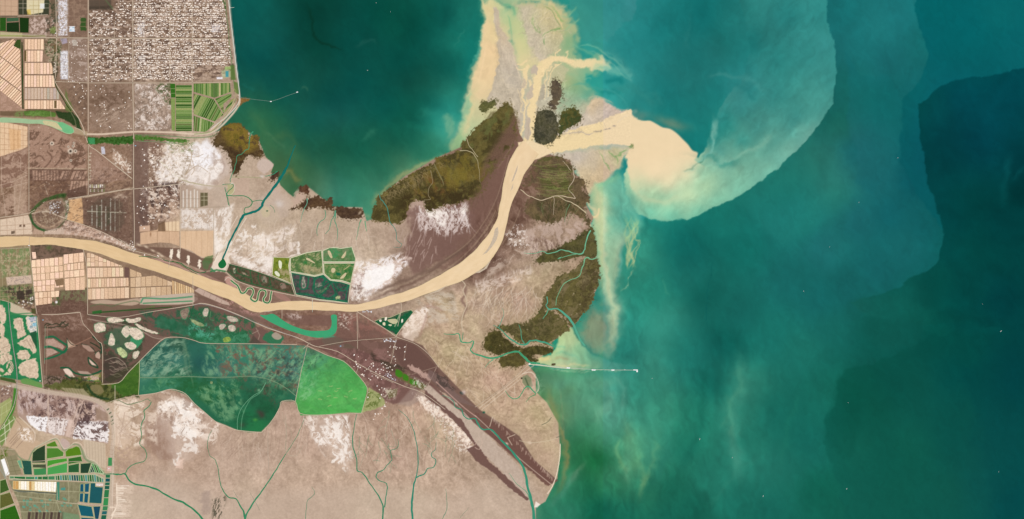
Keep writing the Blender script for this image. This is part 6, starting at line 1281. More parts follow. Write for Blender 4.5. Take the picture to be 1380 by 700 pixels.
 ('C', 'tidal_creek', '350,688,.6 337,664,.5', (150,150,130)),
 ('C', 'canal', '187,346,1 200,346,1.1 215,348,1.1 226,352,1.2 240,354,1.4 252,360,1.5 262,366,1.6 270,368,1.4 278,366,1.4', (58, 116, 70)),
 ('C', 'canal', '180,190,1 200,191,1 230,193,1 250,196,1', (130, 150, 110)),
]
for i, (k, nm, s, c) in enumerate(CREEKS):
    r = random.Random(i); q = cr(P(s), 3); s = [(x+r.uniform(-.35, .35), y+r.uniform(-.35, .35), w*r.uniform(.72, 1.0)*(.7 if nm == 'marsh_creek' else .92)) for x, y, w in q]
    c = tuple(v*(.86 if nm == 'marsh_creek' else .94) for v in c)
    o = ribbon(nm, s, 1, 5.4+.12*(i % 5), 2.5, mat(c, 'water'), None, 2); tag(o, kind='structure')
# canals and lakes of the settled land (water = setting)
def water(name, s, c, z=4.4, n=3): return tag(slab(name, S(s, n, True), -2, z, mat(c, 'water')), kind='structure')
water('oxbow_lake', '350,425 358,425 366,423 372,425 380,431 392,438 405,443 418,446 432,446 442,445 446,441 447,434 446,426 450,424 454,426 454,436 454,444 450,451 440,454 428,455.5 414,453 400,449 388,445 376,440 364,434', (62, 162, 112))
water('reed_canal', '0,159 14,159 30,160 44,161.5 58,161.5 70,162.5 80,165 90,169 98,173 100,178 94,181 86,179 76,174 66,170 52,167 40,167 28,166 14,165.5 0,165', (160, 190, 146))
water('reed_canal', '78,166 84,165 90,168 97,172 99,178 94,180 86,178 82,172', (116, 186, 130), 5.2)
tag(slab('mud_bar', S('58,163 66,163.5 75,165 80,170 84,175 78,174 68,170 60,168', 3, True), 0, 5.6, mat((206, 196, 150))), kind='structure')
tag(ribbon('flood_canal', '187,349 188,345', 1, 4, 2, mat((60, 120, 70), 'water')), kind='structure')
water('channel_head', '297,352 301,349 304,353 305,357 302,361 298,362 295,360 294,356', (24, 108, 56), 5.4)
sp = '311,378 316,382 320,385 323,391 325,395 329,395 332,392 334,389 338,388.5 341,391 341,396 338,402 340,405 344,406.5 347,404 348,398 350,392.5 354,391 358,393 358,398 355,403 356,407 361,408.5 364,405 365,398 366,392'
tag(ribbon('serpentine_bank', sp, 3.8, 4.6, 3, mat((206, 190, 160)), None, 5), kind='structure')
tag(ribbon('serpentine_canal', sp, 1.9, 5.4, 3, mat((44, 124, 70), 'water'), None, 5), kind='structure')
# ------------------------------------------------ roads
ROADS = [('0,-20 2,20 3,21', 0), ]
R = '''-60,51,1.3 0,51,1.2 60,51,1.2 119,51.5,1.4 180,52,1.6 230,52,1.6 305,53,1.4;118,112,1 180,112,1.2 229,112,1.2 312,111,1.1;179,-30,1.4 179,60,1.6 179,112,1.6 180,178,1.4 180,250,1.4 181,300,1.2 181,334,1.2
229,-30,.8 229,112,.9;259,-30,1 259,112,1 259,178,1;119,-30,.7 119,112,.8;154,30,.6 154,112,.6;76,30,1 76,60,1.1 75,100,1.1 74,110,1.1 84,126,1.3 94,142,1.4 104,156,1.6 112,172,1.6 115,184,1.4
74,110,.9 118,112,1;93,48,.7 92,110,.7;0,46,.8 30,47,.8 62,50,.8;100,172,1 112,178,1.2 120,196,1.2 130,203,1.4 150,219,1.6 168,233,1.6 178,241,1.4;119,197,1 119,264,1
0,293,.8 40,287,.9 60,272,.8;92,268,1.1 118,264,1.2 160,257,1.2 200,253,1.2 243,248,1.1 262,246,1;39,168,1 39,285,1;243,248,.9 243,340,.9;288,280,.8 288,346,.8
92,297,1 112,303,1 140,314,1 168,329,1 181,338,1.2 200,343,1 220,350,1;230,348,.9 227,361,.9;0,336,.6 40,334,.6;40,320,.8 40,336,.9 44,372,1 48,412,1.1 50,424,1
11,408,1 14,440,1.2 18,470,1.3 22,495,1.3 23,515,1.3 22,530,1.2 18,548,1.3 10,564,1.2 0,580,1.2;50,428,1.4 53,460,1.4 55,490,1.4 58,522,1.2;56,424,1 76,424,1.4 108,421,1.5;112,336,1 117,360,1 118,404,1.1 118,424,1.1
0,404,.6 14,408,.8 40,420,.8;108,421,1 112,436,.9 120,445,.9 132,460,1 138,468,1.1 138,516,1;137,518,1.1 160,516,1.1 172,503,1.1 188,487,1.1 205,470,1.1 222,456,1.1 245,455,1 262,459,1 278,463,1 340,463.5,1 400,464.5,1.2
118,424,1 160,428,.8 200,421,1 232,416,1.1 262,411,1.4 272,409,1.5 290,413,1.5 320,424,1.5 360,442,1.5 400,455,1.5 420,465,1.3 430,468,1.1 455,474,1.1 480,489,1.1 500,500,1.1 520,510,1.1 545,521,1.1 570,530,1 600,552,.9
260,372,1 260,411,1;22,516,1 60,525,1.1 90,532,1.2 115,537,1.3 132,543,1.3 144,554,1.3 152,572,1.3 154,590,1.3 153,612,1.2 151,640,1.2 149,670,1.2 143,710,1.2 140,735,1.2;140,545,1 160,538,1 187,533,1
187,533,1.1 210,530,1.2 228,525,1.2 238,526,1.2 250,531,1.2 262,544,1.2 276,556,1.2 290,568,1.2 304,574,1.2 320,580,1.2 352,583,1.2;352,583,1 362,573,1 370,562,1 377,549,1 380,541,1 398,541,1 404,557,1 430,559.5,1 487,557,1.1
487,557,1 492,540,1 495,523,1 480,503,1 463,487,1 441,479,1 414,466,1;414,467,.8 409,488,.8 406,500,.9 398,541,.9;409,470,.8 418,462,.9
304,366,1.2 310,372,1.2 320,379,1.2 340,386,1.3 360,391,1.3 398,399,1.3 430,405,1.3 470,409,1.4;308,355,1.2 304,368,1.2;308,355,.8 340,364,.8 366,373,.8 394,384,.8
368,346,1 391,347,1 414,340,1 433,337,1 444,334,.9 474,332,1 479,348,1 478,356,1.1 473,384,1.2 469,410,1.3;368,346,1 366,372,1;391,347,1 390,366,1;390,366,.8 393,384,1 398,399,1.2;434,337,1 435,354,1.1 436,369,1;435,354,1 478,354,1
436,369,.8 445,377,.8 460,379,.8 472,383,.8;390,366,.7 408,369,.7 424,372,.7 436,369,.7;380,418,.8 380,430,.8;481,420,1.1 500,432,1.1 520,444,1.1 534,454,1.3 548,459,.9 562,465,.9 578,478,.9 592,496,.8;534,453,1 545,437,1.2 558,420,1
540,407,1 541,416,1 536,440,.8;481,422,.9 482,470,.8;534,456,.8 528,485,.8 526,490,.8;430,467,.8 470,460,.7 534,455,.7;640,549,.8 680,521,.8 712,492,1;500,503,.6 530,516,.6;480,503,.8 484,492,.8;520,534,.8 527,523,.8
180,338,1 172,330,.9 160,322,.7;0,605,.9 20,606,.8;0,600,.7 12,630,.8 8,644,1 14,664,1.1 24,690,1.1 34,720,1.1;8,644,1 30,646,.8 60,648,1 90,648,1.1 124,650,1.2 140,651,1.1;10,641,1 40,641,.8 60,641,.8 86,638,1 110,639,1 126,638,1.2 140,644,1
61,594,.8 62,620,.8 63,641,.8;43,622,.8 62,621,.9 90,617,.9 111,614,.9;44,641,.7 43,620,.6;63,630,.7 91,623,.8 110,622,.8;86,608,.7 86,616,.6;91,617,.7 91,638,.8;107,624,.7 107,638,.7;104,678,1 120,680,1 138,681,1;0,647,.7 9,645,.7;0,666,.7 14,662,.7;0,687,.7 20,679,.8
76,650,.7 78,677,.7;78,676,.7 104,679,.8;140,640,.8 140,660,.8 137,682,.9 132,704,.9 130,730,.9'''
paths = []
for row in R.replace('\n', ';').split(';'):
    if row.strip(): paths.append([(x, y, w*.72) for x, y, w in cr(P(row), 3)])
tag(multi_ribbon('roads', paths, 8.2, 3, mat((200, 182, 158), 'road')), kind='structure')
# small piece of dual carriageway with a grey surface
tag(multi_ribbon('roads', [cr(P('11,409,.6 14,440,.8 18,470,.8 22,495,.8 23,515,.8 22,530,.7 18,548,.7'), 3), cr(P('260,412,.6 272,410,.6 300,417,.6 340,433,.6 400,455.6,.6'), 3)], 8.8, 2, mat((150, 140, 140), 'road')), kind='structure')

# ------------------------------------------------ marsh vegetation, each stand a thing
MLAB = {
 'headland': ('golden brown salt marsh on the headland below the sea wall corner', 'marsh'),
 'headland_tip': ('tiny dark marsh tuft on the left bank at the mouth of the teal tide channel', 'marsh'),
 'seawall_marsh': ('small rusty marsh tuft at the landward foot of the thin angled breakwater', 'marsh'),
 'bay_a': ('squarish dark brown marsh islet, topmost of the bay shore patches', 'marsh'),
 'bay_b': ('long ragged dark brown marsh strip on the bay shore below the squarish islet', 'marsh'),
 'bay_c': ('oval dark brown marsh islet with a pale scar at its right end', 'marsh'),
 'north_shore': ('largest olive brown marsh stretching along the bay shore up to the river mouth', 'marsh'),
 'tongue_patch': ('small ragged olive marsh patch at the foot of the pale northern mud tongue', 'marsh'),
 'mouth_round': ('rounded dark marsh island with pale specks in the fork of the river mouth', 'marsh'),
 'mouth_east': ('dark green marsh island just right of the rounded fork island', 'marsh'),
 'mouth_north': ('thin ragged brown marsh strip above the rounded fork island', 'marsh'),
 'east_bank': ('dark marsh cut by pale creeks on the right bank south of the river fork', 'marsh'),
 'ox_patch': ('wedge of dark marsh with a green creek north of the pale tidal flat', 'marsh'),
 'point': ('brown marsh point bulging furthest into the sea beside the long silt streak', 'marsh'),
 'delta_main': ('brown marsh between the pale tidal flat and the wide green creek', 'marsh'),
 'delta_west': ('dark marsh with a fingered right end between two green creeks', 'marsh'),
 'port_patch': ('small rounded brown marsh beside the root of the long pier', 'marsh'),
 'bar_patch': ('tiny brown marsh bar just above the long pier', 'marsh'),
}
for k, (poly, jag, jsc, sd) in MARSH.items():
    o = lift('salt_marsh', poly, 3.2, 1.2, M_VEG, jag, jsc, sd, .25)
    if o: tag(o, MLAB[k][0], MLAB[k][1])
# woods and shelter belts
WOODS = [('118,184 130,186 150,185 166,184 180,183 180,194 160,195 140,193 128,195 118,194', 'long dark green wood beside the pale canal road', 1),
 ('181,184 200,185 220,187 250,189 256,190 250,193 220,190 200,189 182,190', 'thin ragged green hedge under the road south of the oil field', .8),
 ('75,150 98,152 106,160 110,176 104,172 92,164 77,158', 'dark green wedge of trees between the canal and the diagonal road', .6),
 ('33,150 60,149 75,152 75,158 58,157 34,156', 'light green strip of reeds below the tan crop grid', .5),
 ('44,289 48,281 58,273 70,268 80,263 90,262 90,268 80,268 70,271 60,276 52,283 47,291', 'curved green thicket on the moat north of the round village', .8),
 ('39,290 42,290 47,299 54,306 62,309 74,309 82,303 86,298 89,300 83,307 74,313 60,313 50,308 42,300', 'curved green hedge south of the round village', .8)]
for s, lb, jg in WOODS:
    poly = P(s); o = lift('tree_belt', poly, 6.5, 9, M_VEG, jg, 2.4, abs(hash_(lb)) % 900, 1.6)
    if o: tag(o, lb, 'trees')
def belt(pts, w, col, label, cat='trees'):
    V, F = [], []; pts = cr(P(pts), 4); r = random.Random(len(label))
    p = [(x, y, w*r.uniform(.7, 1.25)) for x, y in pts]
    o = ribbon('tree_belt', p, w, 12, 10, mat(col, 'crop')); tag(o, label, cat); return o
belt('29.6,57 30,80 30.2,100 30.6,125 31,147', 1.7, (44, 66, 26), 'straight dark tree line between the slanted strips and the tan crop grid')
belt('134,423 138,421 145,420.6 160,419.4 185,417.6 205,416 232,414', 1.0, (44, 84, 34), 'dark tree line on the road south of the tan fields')
belt('74,112 78,122 84,131 90,142 96,150', 1.4, (52, 70, 30), 'short tree line along the diagonal road by the tan crop grid')
belt('232,352 244,357 256,365 266,370', .8, (70, 100, 44), 'thin hedge along the canal north of the river')
# ------------------------------------------------ crop land: a field, its plots as parts
def clip(poly, nx, ny, d):                   # keep nx*x+ny*y <= d
    out = []; n = len(poly)
    for i in range(n):
        a, b = poly[i], poly[(i+1) % n]; da = nx*a[0]+ny*a[1]-d; db = nx*b[0]+ny*b[1]-d
        if da <= 0: out.append(a)
        if da*db < 0: t = da/(da-db); out.append((a[0]+(b[0]-a[0])*t, a[1]+(b[1]-a[1])*t))
    return out
def area(p): return abs(sum(p[i][0]*p[(i+1) % len(p)][1]-p[(i+1) % len(p)][0]*p[i][1] for i in range(len(p))))/2
def cut(poly, ang, sp, gap, jit=0, r=random):
    """slices across direction ang (degrees of the cut lines)"""
    nx, ny = -math.sin(math.radians(ang)), math.cos(math.radians(ang))
    if abs(nx) > abs(ny) and nx < 0 or abs(ny) >= abs(nx) and ny < 0: nx, ny = -nx, -ny
    ds = [nx*x+ny*y for x, y in poly]; lo, hi = min(ds), max(ds)
    if isinstance(sp, (list, tuple)): edges = [lo]+[lo+(hi-lo)*t for t in sp]+[hi]
    else:
        n = max(1, round((hi-lo)/sp)); edges = [lo+(hi-lo)*(k+(r.uniform(-jit, jit) if 0 < k < n else 0))/n for k in range(n+1)]
    out = []
    for a, b in zip(edges[:-1], edges[1:]):
        q = clip(poly, nx, ny, b-gap/2); q = clip(q, -nx, -ny, -(a+gap/2)) if q else q
        if q and len(q) > 2 and area(q) > .8: out.append(q)
    return out
def farm(name, s, label, cuts, pal, ground=(150, 118, 92), cat='field', group=None, part='plot', seed=1, z=6, skip=0, amp=0):
    r = random.Random(seed); poly = P(s); cx = sum(p[0] for p in poly)/len(poly); cy = sum(p[1] for p in poly)/len(poly)
    root = empty(name, cx, cy, label, cat, group)
    slab('bank', poly, -1, z-1.6, mat(ground), root)
    ps = [poly]
    for (ang, sp, gap, jit) in cuts: ps = [q for p in ps for q in cut(p, ang, sp, gap, jit, r)]
    ps.sort(key=area, reverse=True)
    mats = pal
    for i, q in enumerate(ps[:100]):
        if r.random() < skip: continue
        c = r.choice(mats); slab(part, q, 0, z+r.uniform(-.3, .3), mat(c, 'crop'), root)
    if len(ps) > 100:
        V, F = [], []
        for q in ps[100:]:
            a = sum(q[i][0]*q[(i+1) % len(q)][1]-q[(i+1) % len(q)][0]*q[i][1] for i in range(len(q)))
            if a > 0: q = q[::-1]
            F.append(tuple(range(len(V), len(V)+len(q)))); V += [W(x, y, z) for x, y in q]
        o = mesh_obj(part, V, F, mat(mats[0], 'crop'), root); o['kind'] = 'stuff'
    return root
TAN = [(248, 212, 180), (244, 206, 174), (250, 218, 184), (238, 200, 166), (250, 212, 186), (232, 196, 162)]
TAN2 = [(222, 190, 162), (226, 196, 168), (218, 184, 156), (230, 200, 172), (214, 182, 158)]
farm('farm_field', '0,59 18,53 22,58 18,62 27,67 28,96 0,75', 'tan strips slanting upward, topmost slanted field at the left edge', [(-47, 3.4, .8, .05)], TAN, (150, 112, 80), seed=2)
farm('farm_field', '0,76.5 28,97.5 28.5,123 0,102', 'tan slanted strips, middle slanted field at the left edge', [(-47, 3.4, .8, .05)], TAN, (150, 112, 80), seed=3)
farm('farm_field', '0,104 28.5,124.5 29,145 0,122', 'tan slanted strips, lowest slanted field at the left edge', [(-47, 3.0, .8, .05)], TAN, (150, 112, 80), seed=4)
rows = [('33,53 59,53 59,67 33,67', 'first'), ('33,68.4 58,68.4 57,83.4 33,83.4', 'second'), ('33,85 69,85 71,92 71,100 33,100', 'third'), ('33,102 72,102 74,117.4 33,117.4', 'fourth'),
        ('33,119 76,119 80,127 80,134 33,134', 'fifth'), ('33,135.6 81,135.6 88,147 33,147', 'sixth')]
for i, (s, w) in enumerate(rows):
    farm('farm_field', s, '%s row from the top of the upright tan crop strips beside the straight tree line' % w, [(90, 4.1, .7, .03)], TAN if i != 4 else [(206, 180, 160), (196, 176, 164), (210, 184, 160), (188, 176, 156)], (166, 132, 98), group='rows of the upright tan crop grid', seed=10+i)
# dark plots inside the grid
for s, lb in (('18,62 23,54 28,53.6 28,66 24,65', 'dark green plot at the top of the slanted strips'), ('33,68.5 35.5,68.5 35.5,83 33,83', 'narrow dark plot at the left end of the second tan row'),
              ('73,136 76.4,136 76.4,146 73,146', 'small dark brown plot in the lowest tan row'), ('73,60 77,60 77,70 73,70', 'small dark copse above the settlement road')):
    o = slab('crop_plot', P(s), 0, 7.5, mat((60, 80, 34) if 'green' in lb else (112, 92, 58), 'crop')); tag(o, lb, 'field')
# green corner field
GP = [(66, 104, 40), (94, 128, 58), (58, 92, 34), (120, 146, 78), (150, 158, 96), (80, 116, 48), (104, 112, 62)]
BG2 = (150, 168, 110)
farm('crop_field', '229.5,113 236,113 236.5,132 230.5,132', 'dark green narrow crop strip at the upper left of the green corner farm', [(0, 7, .5, .1)], [(54, 106, 30), (60, 112, 38)], BG2, seed=20)
farm('crop_field', '230.5,133 236,133 236,176 231.5,176', 'long narrow green strip at the lower left of the green corner farm', [(90, 2.6, .5, .1)], [(60, 112, 40), (130, 150, 80)], BG2, seed=21)
farm('crop_field', '237,115 259,115 259,177 237,177', 'green crops in level stripes, left of the green corner farm', [(0, 2.6, .6, .18)], GP, BG2, seed=22)
farm('crop_field', '261,113 310,112 311,124 289,132 261,124', 'green crops in upright stripes at the top of the green corner farm', [(90, 2.6, .6, .18)], GP+[(190, 176, 130)], BG2, seed=23)
farm('crop_field', '261,126.5 288,134 301,155 289,164 261,154', 'green crops in slanted stripes, centre of the green corner farm', [(118, 2.6, .6, .18)], GP, BG2, seed=24)
farm('crop_field', '261,156 289,166 280,176 276,178 261,177', 'green crops in upright stripes at the bottom of the green corner farm', [(95, 2.8, .7, .15)], GP+[(180, 180, 130)], BG2, seed=25)
farm('crop_field', '290,133.5 312,126 312,131 301,140 302,154', 'dark green crops in slanted stripes at the right of the green corner farm', [(-32, 3, .6, .15)], GP, BG2, seed=26)
farm('crop_field', '312,134 315,133 312,142 303,152 302,150', 'thin green crop triangle against the sea wall road', [(-40, 2.4, .6, .15)], [(70, 104, 44), (150, 150, 90)], BG2, seed=27)
# upper left green fields
farm('crop_field', '0,24 8,24 8,42 0,42', 'bright dark green field at the left edge near the top', [], [(40, 84, 24)], (160, 150, 110), seed=30)
farm('crop_field', '9,24.5 25,24 25,28.5 9,29.5', 'teal green narrow plot above the dark green field at the left edge', [], [(62, 96, 66)], (160, 150, 110), seed=31)
farm('crop_field', '9,31 25.5,30 26,43.5 9,43', 'very dark green field second from the left edge near the top', [], [(26, 50, 20)], (160, 150, 110), seed=32)
farm('crop_field', '26.5,24 39,24.5 38.5,44.4 27,44', 'very dark green field with a curved right edge near the top', [], [(26, 54, 16)], (160, 150, 110), seed=33)
# grid south of the river
rows = [('42.5,351 84,346.5 84.5,357.5 43,360.5', 'first'), ('43,361.5 84.5,358.5 85,365.5 43.5,369.5', 'second'), ('43.5,370.5 85,366.5 85.5,374.5 44.5,378.5', 'third'), ('44.5,379.5 75,376.5 85,376 85.5,387 73,388 73,392 46.5,393.5', 'fourth'),
        ('46.5,394.5 72,393 72,398 79,397.5 80,389 85,388 84,386 80,398 71,409 48,412', 'fifth')]
rows[-1] = ('46.8,394.5 74,392.6 80,392 79,400 70,401.5 70,409 48,412', 'fifth')
for i, (s, w) in enumerate(rows):
    farm('farm_field', s, '%s row from the top of the pale plots left of the settlement road south of the river' % w, [(90, 5.6, .7, .12), (0, 30 if i < 2 else 9, .6, .1)], TAN, (160, 122, 90), group='rows of the pale western plots', seed=40+i)
rows = [('85.5,343.5 112.5,340.5 113,352.5 86,356', 'top'), ('86,357.2 113,353.6 113.5,362.5 86.5,364.8', 'second'), ('86.5,366 113.5,363.6 114,372 87,374.6', 'third'), ('87,376 114,373.4 114.5,390.6 88,391.6', 'lowest')]
for i, (s, w) in enumerate(rows):
    farm('farm_field', s, '%s row of pale plots just left of the narrow lane south of the river' % w, [(90, 4.4 if i == 1 else 6.6, .7, .12)], TAN, (166, 128, 96), group='rows of the pale middle plots', seed=50+i)
o = slab('crop_plot', P('74,377 86,376 86,384 76,386'), 0, 8, mat((140, 112, 84), 'crop')); tag(o, 'dark brown bare plot in the middle of the pale plots', 'field')
farm('farm_field', '43,340 48,340 49,348.6 44,349', 'single pale plot sticking up above the pale western grid', [], TAN, seed=57)
rows = [('117,341 124,342 140,349 164,358.6 165,359.5 117,359.5', 'riverside', (205, 172, 136)), ('117.6,361 166,360.6 166.6,373 118,374.4', 'second'), ('118,376 173,374.4 173.6,386 118.4,388', 'third'), ('118.4,389.4 173.6,387.4 174,402 118.8,404', 'lowest')]
P2 = [(234, 204, 172), (240, 204, 174), (228, 192, 158), (236, 212, 174), (222, 188, 154)]
for i, q in enumerate(rows):
    farm('farm_field', q[0], '%s row of pink beige plots between the narrow lane and the green park edge' % q[1], [(90, 5.4 if i != 2 else 3.6, .6, .12), (0, 40 if i else 7, .6, .05)], P2, (170, 136, 108), group='rows of the middle riverside plots', seed=60+i)
rows = [('175,362.5 190,368.6 191,373 175.6,373.6', 'small upper'), ('175.6,375 208,371.6 232,380.6 232.5,385 175.8,387', 'middle'), ('175.8,388.4 230,386.2 231,397 200,400 176,401.6', 'lower')]
for i, (s, w) in enumerate(rows):
    farm('farm_field', s, '%s block of tan plots south of the river, right of the dark square' % w, [(90, 6.8, .7, .1)], [(214, 182, 146), (206, 174, 138), (220, 190, 156)], (160, 126, 96), seed=70+i)
farm('farm_field', '231.5,378 258,388 261.5,391 261,394.5 232,396.8', 'rightmost block of tan slivers south of the river', [(88, 3, .7, .15)], [(222, 188, 140), (206, 170, 126), (230, 200, 158)], (150, 116, 84), seed=74)
# ------------------------------------------------ ponds and embanked cells
def pond(s, label, col, wid=.9, bank=(196, 186, 150), islands=(), group=None, cat='pond', name='pond', seed=1, zb=7.4, n=0, kind='water'):
    poly = P(s) if not n else S(s, n, True); cx = sum(p[0] for p in poly)/len(poly); cy = sum(p[1] for p in poly)/len(poly)
    root = empty(name, cx, cy, label, cat, group)
    slab('water', poly, -1, 6.2, mat(col, kind), root)
    if wid: ribbon('bank', poly, wid, zb, 3, mat(bank), root, 0, True)
    for q in islands: slab('island', S(q[0], 3, True), 3, 7.2, mat(q[1]), root)
    return root
PB = (170, 180, 130)
PL = [('44,610 50,605 61,600 61,624 43,624', 'very dark green cell at the left of the south west farm ponds', (42, 66, 40)),
 ('63,599 74,594.5 78,602 70,602.5 63,602', 'olive green wedge at the top of the south west farm ponds', (84, 128, 34)),
 ('63,604 78,604 86,610 85,615 63,618.6', 'mid green cell below the olive wedge', (78, 130, 46)),
 ('64,620 90,617.6 90.4,622 72,626 63.6,629', 'bright green cell, brightest band of the south west farm ponds', (72, 152, 48)),
 ('64,630.6 90.6,624 90.6,637 84,638 64,640.4', 'soft green cell below the brightest green band', (76, 160, 80)),
 ('88,609 92,605 97,604 103,601.4 107,603 109,608 110,613.4 89,616', 'rounded olive green cell at the top right of the south west farm ponds', (88, 130, 26)),
 ('92,618 109,615 111,622.6 92,626', 'dark green cell below the rounded olive one', (52, 104, 40)),
 ('92,627.4 106.6,624.6 106.6,637 92,637', 'dark green cell right of the soft green cell', (42, 92, 50)),
 ('108.4,625 123,624 119,638 108.4,638', 'darkest green cell at the right of the south west farm ponds', (36, 66, 46)),
 ('28,620 42,621.4 43.6,640 32.6,640', 'dark teal cell beside the hatched field', (40, 86, 72)),
 ('23,621 28.6,620 31.6,631.6 27,630.6', 'pale teal sliver at the hatched field corner', (112, 164, 132)),
 ('44,626 62,625.6 62,631 44,630.6', 'brown banded cell under the very dark green one', (74, 80, 58)),
 ('45,632 62.4,631 62.4,640 46,641', 'teal green cell under the brown banded one', (64, 136, 78)),
 ('108,652.4 112.8,652.4 112.8,663 107.6,663', 'upper left of the four small deep blue ponds', (18, 84, 108)), ('114.2,652 120.6,651.6 119.8,663.4 114,663.4', 'upper right of the four small deep blue ponds', (18, 84, 108)),
 ('107.4,665 112.6,665 112,677 106.8,676.4', 'lower left of the four small deep blue ponds', (18, 84, 108)), ('113.8,665 119.6,665.4 118.4,678 113,677.4', 'lower right of the four small deep blue ponds', (18, 86, 106)),
 ('122,651 128.6,651 128.6,656 139,657 137,679 120,678', 'large dark teal pond beside the column of ponds', (28, 88, 92)),
 ('104.6,680 123.6,683 126.4,697 109,695.4', 'large blue pond under the four small ones', (20, 92, 106)), ('125.4,682.6 135.6,682.6 133,700 128,699.6', 'narrow dark blue pond right of the large blue one', (22, 72, 92)),
 ('109,697.4 126.6,698.6 128,722 112,722', 'blue pond cut by the bottom edge of the picture', (24, 88, 108)),
 ('0,648 8,646 12.6,660.6 0,665.6', 'olive striped field, upper of three at the lower left edge', (64, 94, 38)), ('0,667.4 13.6,663.6 19.6,678.4 0,686', 'brown and green field, middle of three at the lower left edge', (96, 98, 46)),
 ('0,688 20.6,681 36,720 0,720', 'deep green field at the lower left corner', (46, 100, 22))]
for s, lb, c in PL: pond(s, lb, c, .9, PB, name='pond' if 'blue' in lb or 'teal pond' in lb or 'cell' in lb else 'crop_field', cat='pond' if 'field' not in lb and 'wedge' not in lb else 'field', kind='crop' if 'field' in lb else 'water')
# row and column of small ponds
root = empty('fish_pond_row', 100, 643, 'row of narrow green and teal fish ponds above the white salt pans', 'ponds')
slab('bank', P('12,641 44,642 84,640 110,639.4 128,639 141,645 141,650.5 88,648.6 60,647.4 12,646.6'), -1, 6, mat((184, 186, 150)), root)
r = random.Random(4)
for q in cut(P('13,642.4 44,643 74,642 74,646.6 60,646.4 13,645.4'), 90, [.1, .35, .55, .62, .72, .85], .8): slab('water', q, 0, 7.4, mat(r.choice(((64,130,84), (44,110,60), (70,150,130))), 'water'), root)
for q in cut(P('75,641.6 86,640.6 110,640.6 128,640.4 139.4,646 139.4,650 88,647.8 75,647'), 84, 3.1, .8, .15, r): slab('water', q, 0, 7.4, mat(r.choice(((34,96,44), (28,86,88), (54,120,80), (44,110,60), (90,150,140), (70,120,90))), 'water'), root)
root = empty('fish_pond_fan', 131, 630, 'fan of thin dark green ponds at the right end of the farm ponds', 'ponds')
slab('bank', P('124,624 130,626 141,638 139,640 126,637 119,638'), -1, 6, mat((176, 190, 150)), root)
for q in cut(P('124.6,625 130,627 139,638 126,636.4 120.4,637.4'), 68, 2.5, .7, .1, r): slab('water', q, 0, 7.4, mat(r.choice(((24,70,66), (40,130,50), (36,90,40), (70,150,80))), 'water'), root)
root = empty('fish_pond_column', 143, 670, 'column of small green ponds beside the curved levee road', 'ponds')
ed = [(639.5, 142.4, 148.4), (644.6, 142.4, 148.2), (650, 142, 148), (654.6, 141.4, 147.6), (660, 141, 147.2), (671, 140, 146.2), (682, 139, 145.4), (688.6, 138, 144.4), (694, 137, 143.6), (701, 136, 142.6), (712, 134, 141)]
slab('bank', [(e[1]-.9, e[0]) for e in ed]+[(e[2]+.9, e[0]) for e in ed[::-1]], -1, 6, mat((182, 176, 146)), root)
cc = [(36,110,70), (22,82,84), (34,104,76), (20,90,70), (44,120,70), (54,140,76), (60,130,80), (34,100,100), (30,96,70), (40,110,70)]
for i in range(10):
    a, b_ = ed[i], ed[i+1]; slab('water', [(a[1], a[0]+.5), (a[2], a[0]+.5), (b_[2], b_[0]-.5), (b_[1], b_[0]-.5)], 0, 7.4, mat(cc[i], 'water'), root)
# white salt pans
root = empty('salt_pans', 46, 656, 'bright cream salt pans in a long level row at the lower left', 'salt pans')
slab('bank', P('17.4,648 76.4,649.4 75.4,664 17,659.6'), -1, 6, mat((214, 196, 146)), root)
for i, q in enumerate(cut(P('18,648.6 75.8,650 74.8,663 17.6,659'), 90, 3.6, .5, .2, r)): slab('salt_pan', q, 0, 7.4, mat(r.choice(((255,246,226), (250,234,196), (255,250,240), (232,206,150), (206,160,96)) if i != 6 else ((196,150,90),)), 'crop'), root)
# embanked lake parks
def lifted(name, poly, label, cat, m=M_POND, wid=.9, bank=(196, 196, 150), part='water', islands=()):
    cx = sum(p[0] for p in poly)/len(poly); cy = sum(p[1] for p in poly)/len(poly)
    root = empty(name, cx, cy, label, cat)
    sl, X, Y = region(poly, 3); d = polysd(poly, X, Y)
    grid_mesh(part, sl, d > .05, np.where(d > 0, 6.0, 3.0).astype(np.float32), m, 1, root)
    if wid: ribbon('bank', poly, wid, 7.6, 3.4, mat(bank), root, 0, True)
    for q in islands: slab('island', S(q[0], 3, True), 3, 8.2, mat(q[1]), root)
    return root
IC = (206, 190, 150)
G = {}
G1 = P('368.6,346.6 390.6,347.6 389,358 390,366 392.6,382 380,377 366.6,371.4'); fill(G1, (122, 134, 46), 1, .8, mot=8, msc=3, hue=(1,1,.6)); fill('374,362 389,363 392,381 380,377', (176,156,126), .8, 2, 1); patch(G1, (90,110,30), .3, 3, 401, .7, .4); blob(386, 353.5, 1.6, 2.4, 0, (70,104,30), .9, 2)
G2 = P('391.6,348 414,340.8 433,338 434.6,353 435.4,368.6 424,371.6 408,368.6 391.4,366'); fill(G2, (92, 122, 66), 1, .8, mot=10, msc=3); fill(S('404,362 412,358 424,362 433,360 434,369 424,371 408,367',2,True), (160,146,108), .85, 2, 1.5); patch(G2, (176,166,124), .3, 2.4, 402, .8, .3); patch(G2, (60,96,56), .2, 4, 403, .5); blob(411.5, 354, 2.6, 1.8, 20, (50,120,60), .95, 2)
G3 = P('435,338 440,336 444,334 452,334 460,335 474,333 479,348 478.6,353 435.6,353'); fill(G3, (92, 132, 84), 1, .8, mot=10, msc=3); fill(S('444,336 452,334 456,342 452,348 446,348',2,True), (60,140,84), .7, 3, 1.5); patch(G3, (130,130,96), .2, 3, 404, .6, .4); patch('435,345 478,345 478,354 435,354', (70,110,50), .1, 3, 405, .6)
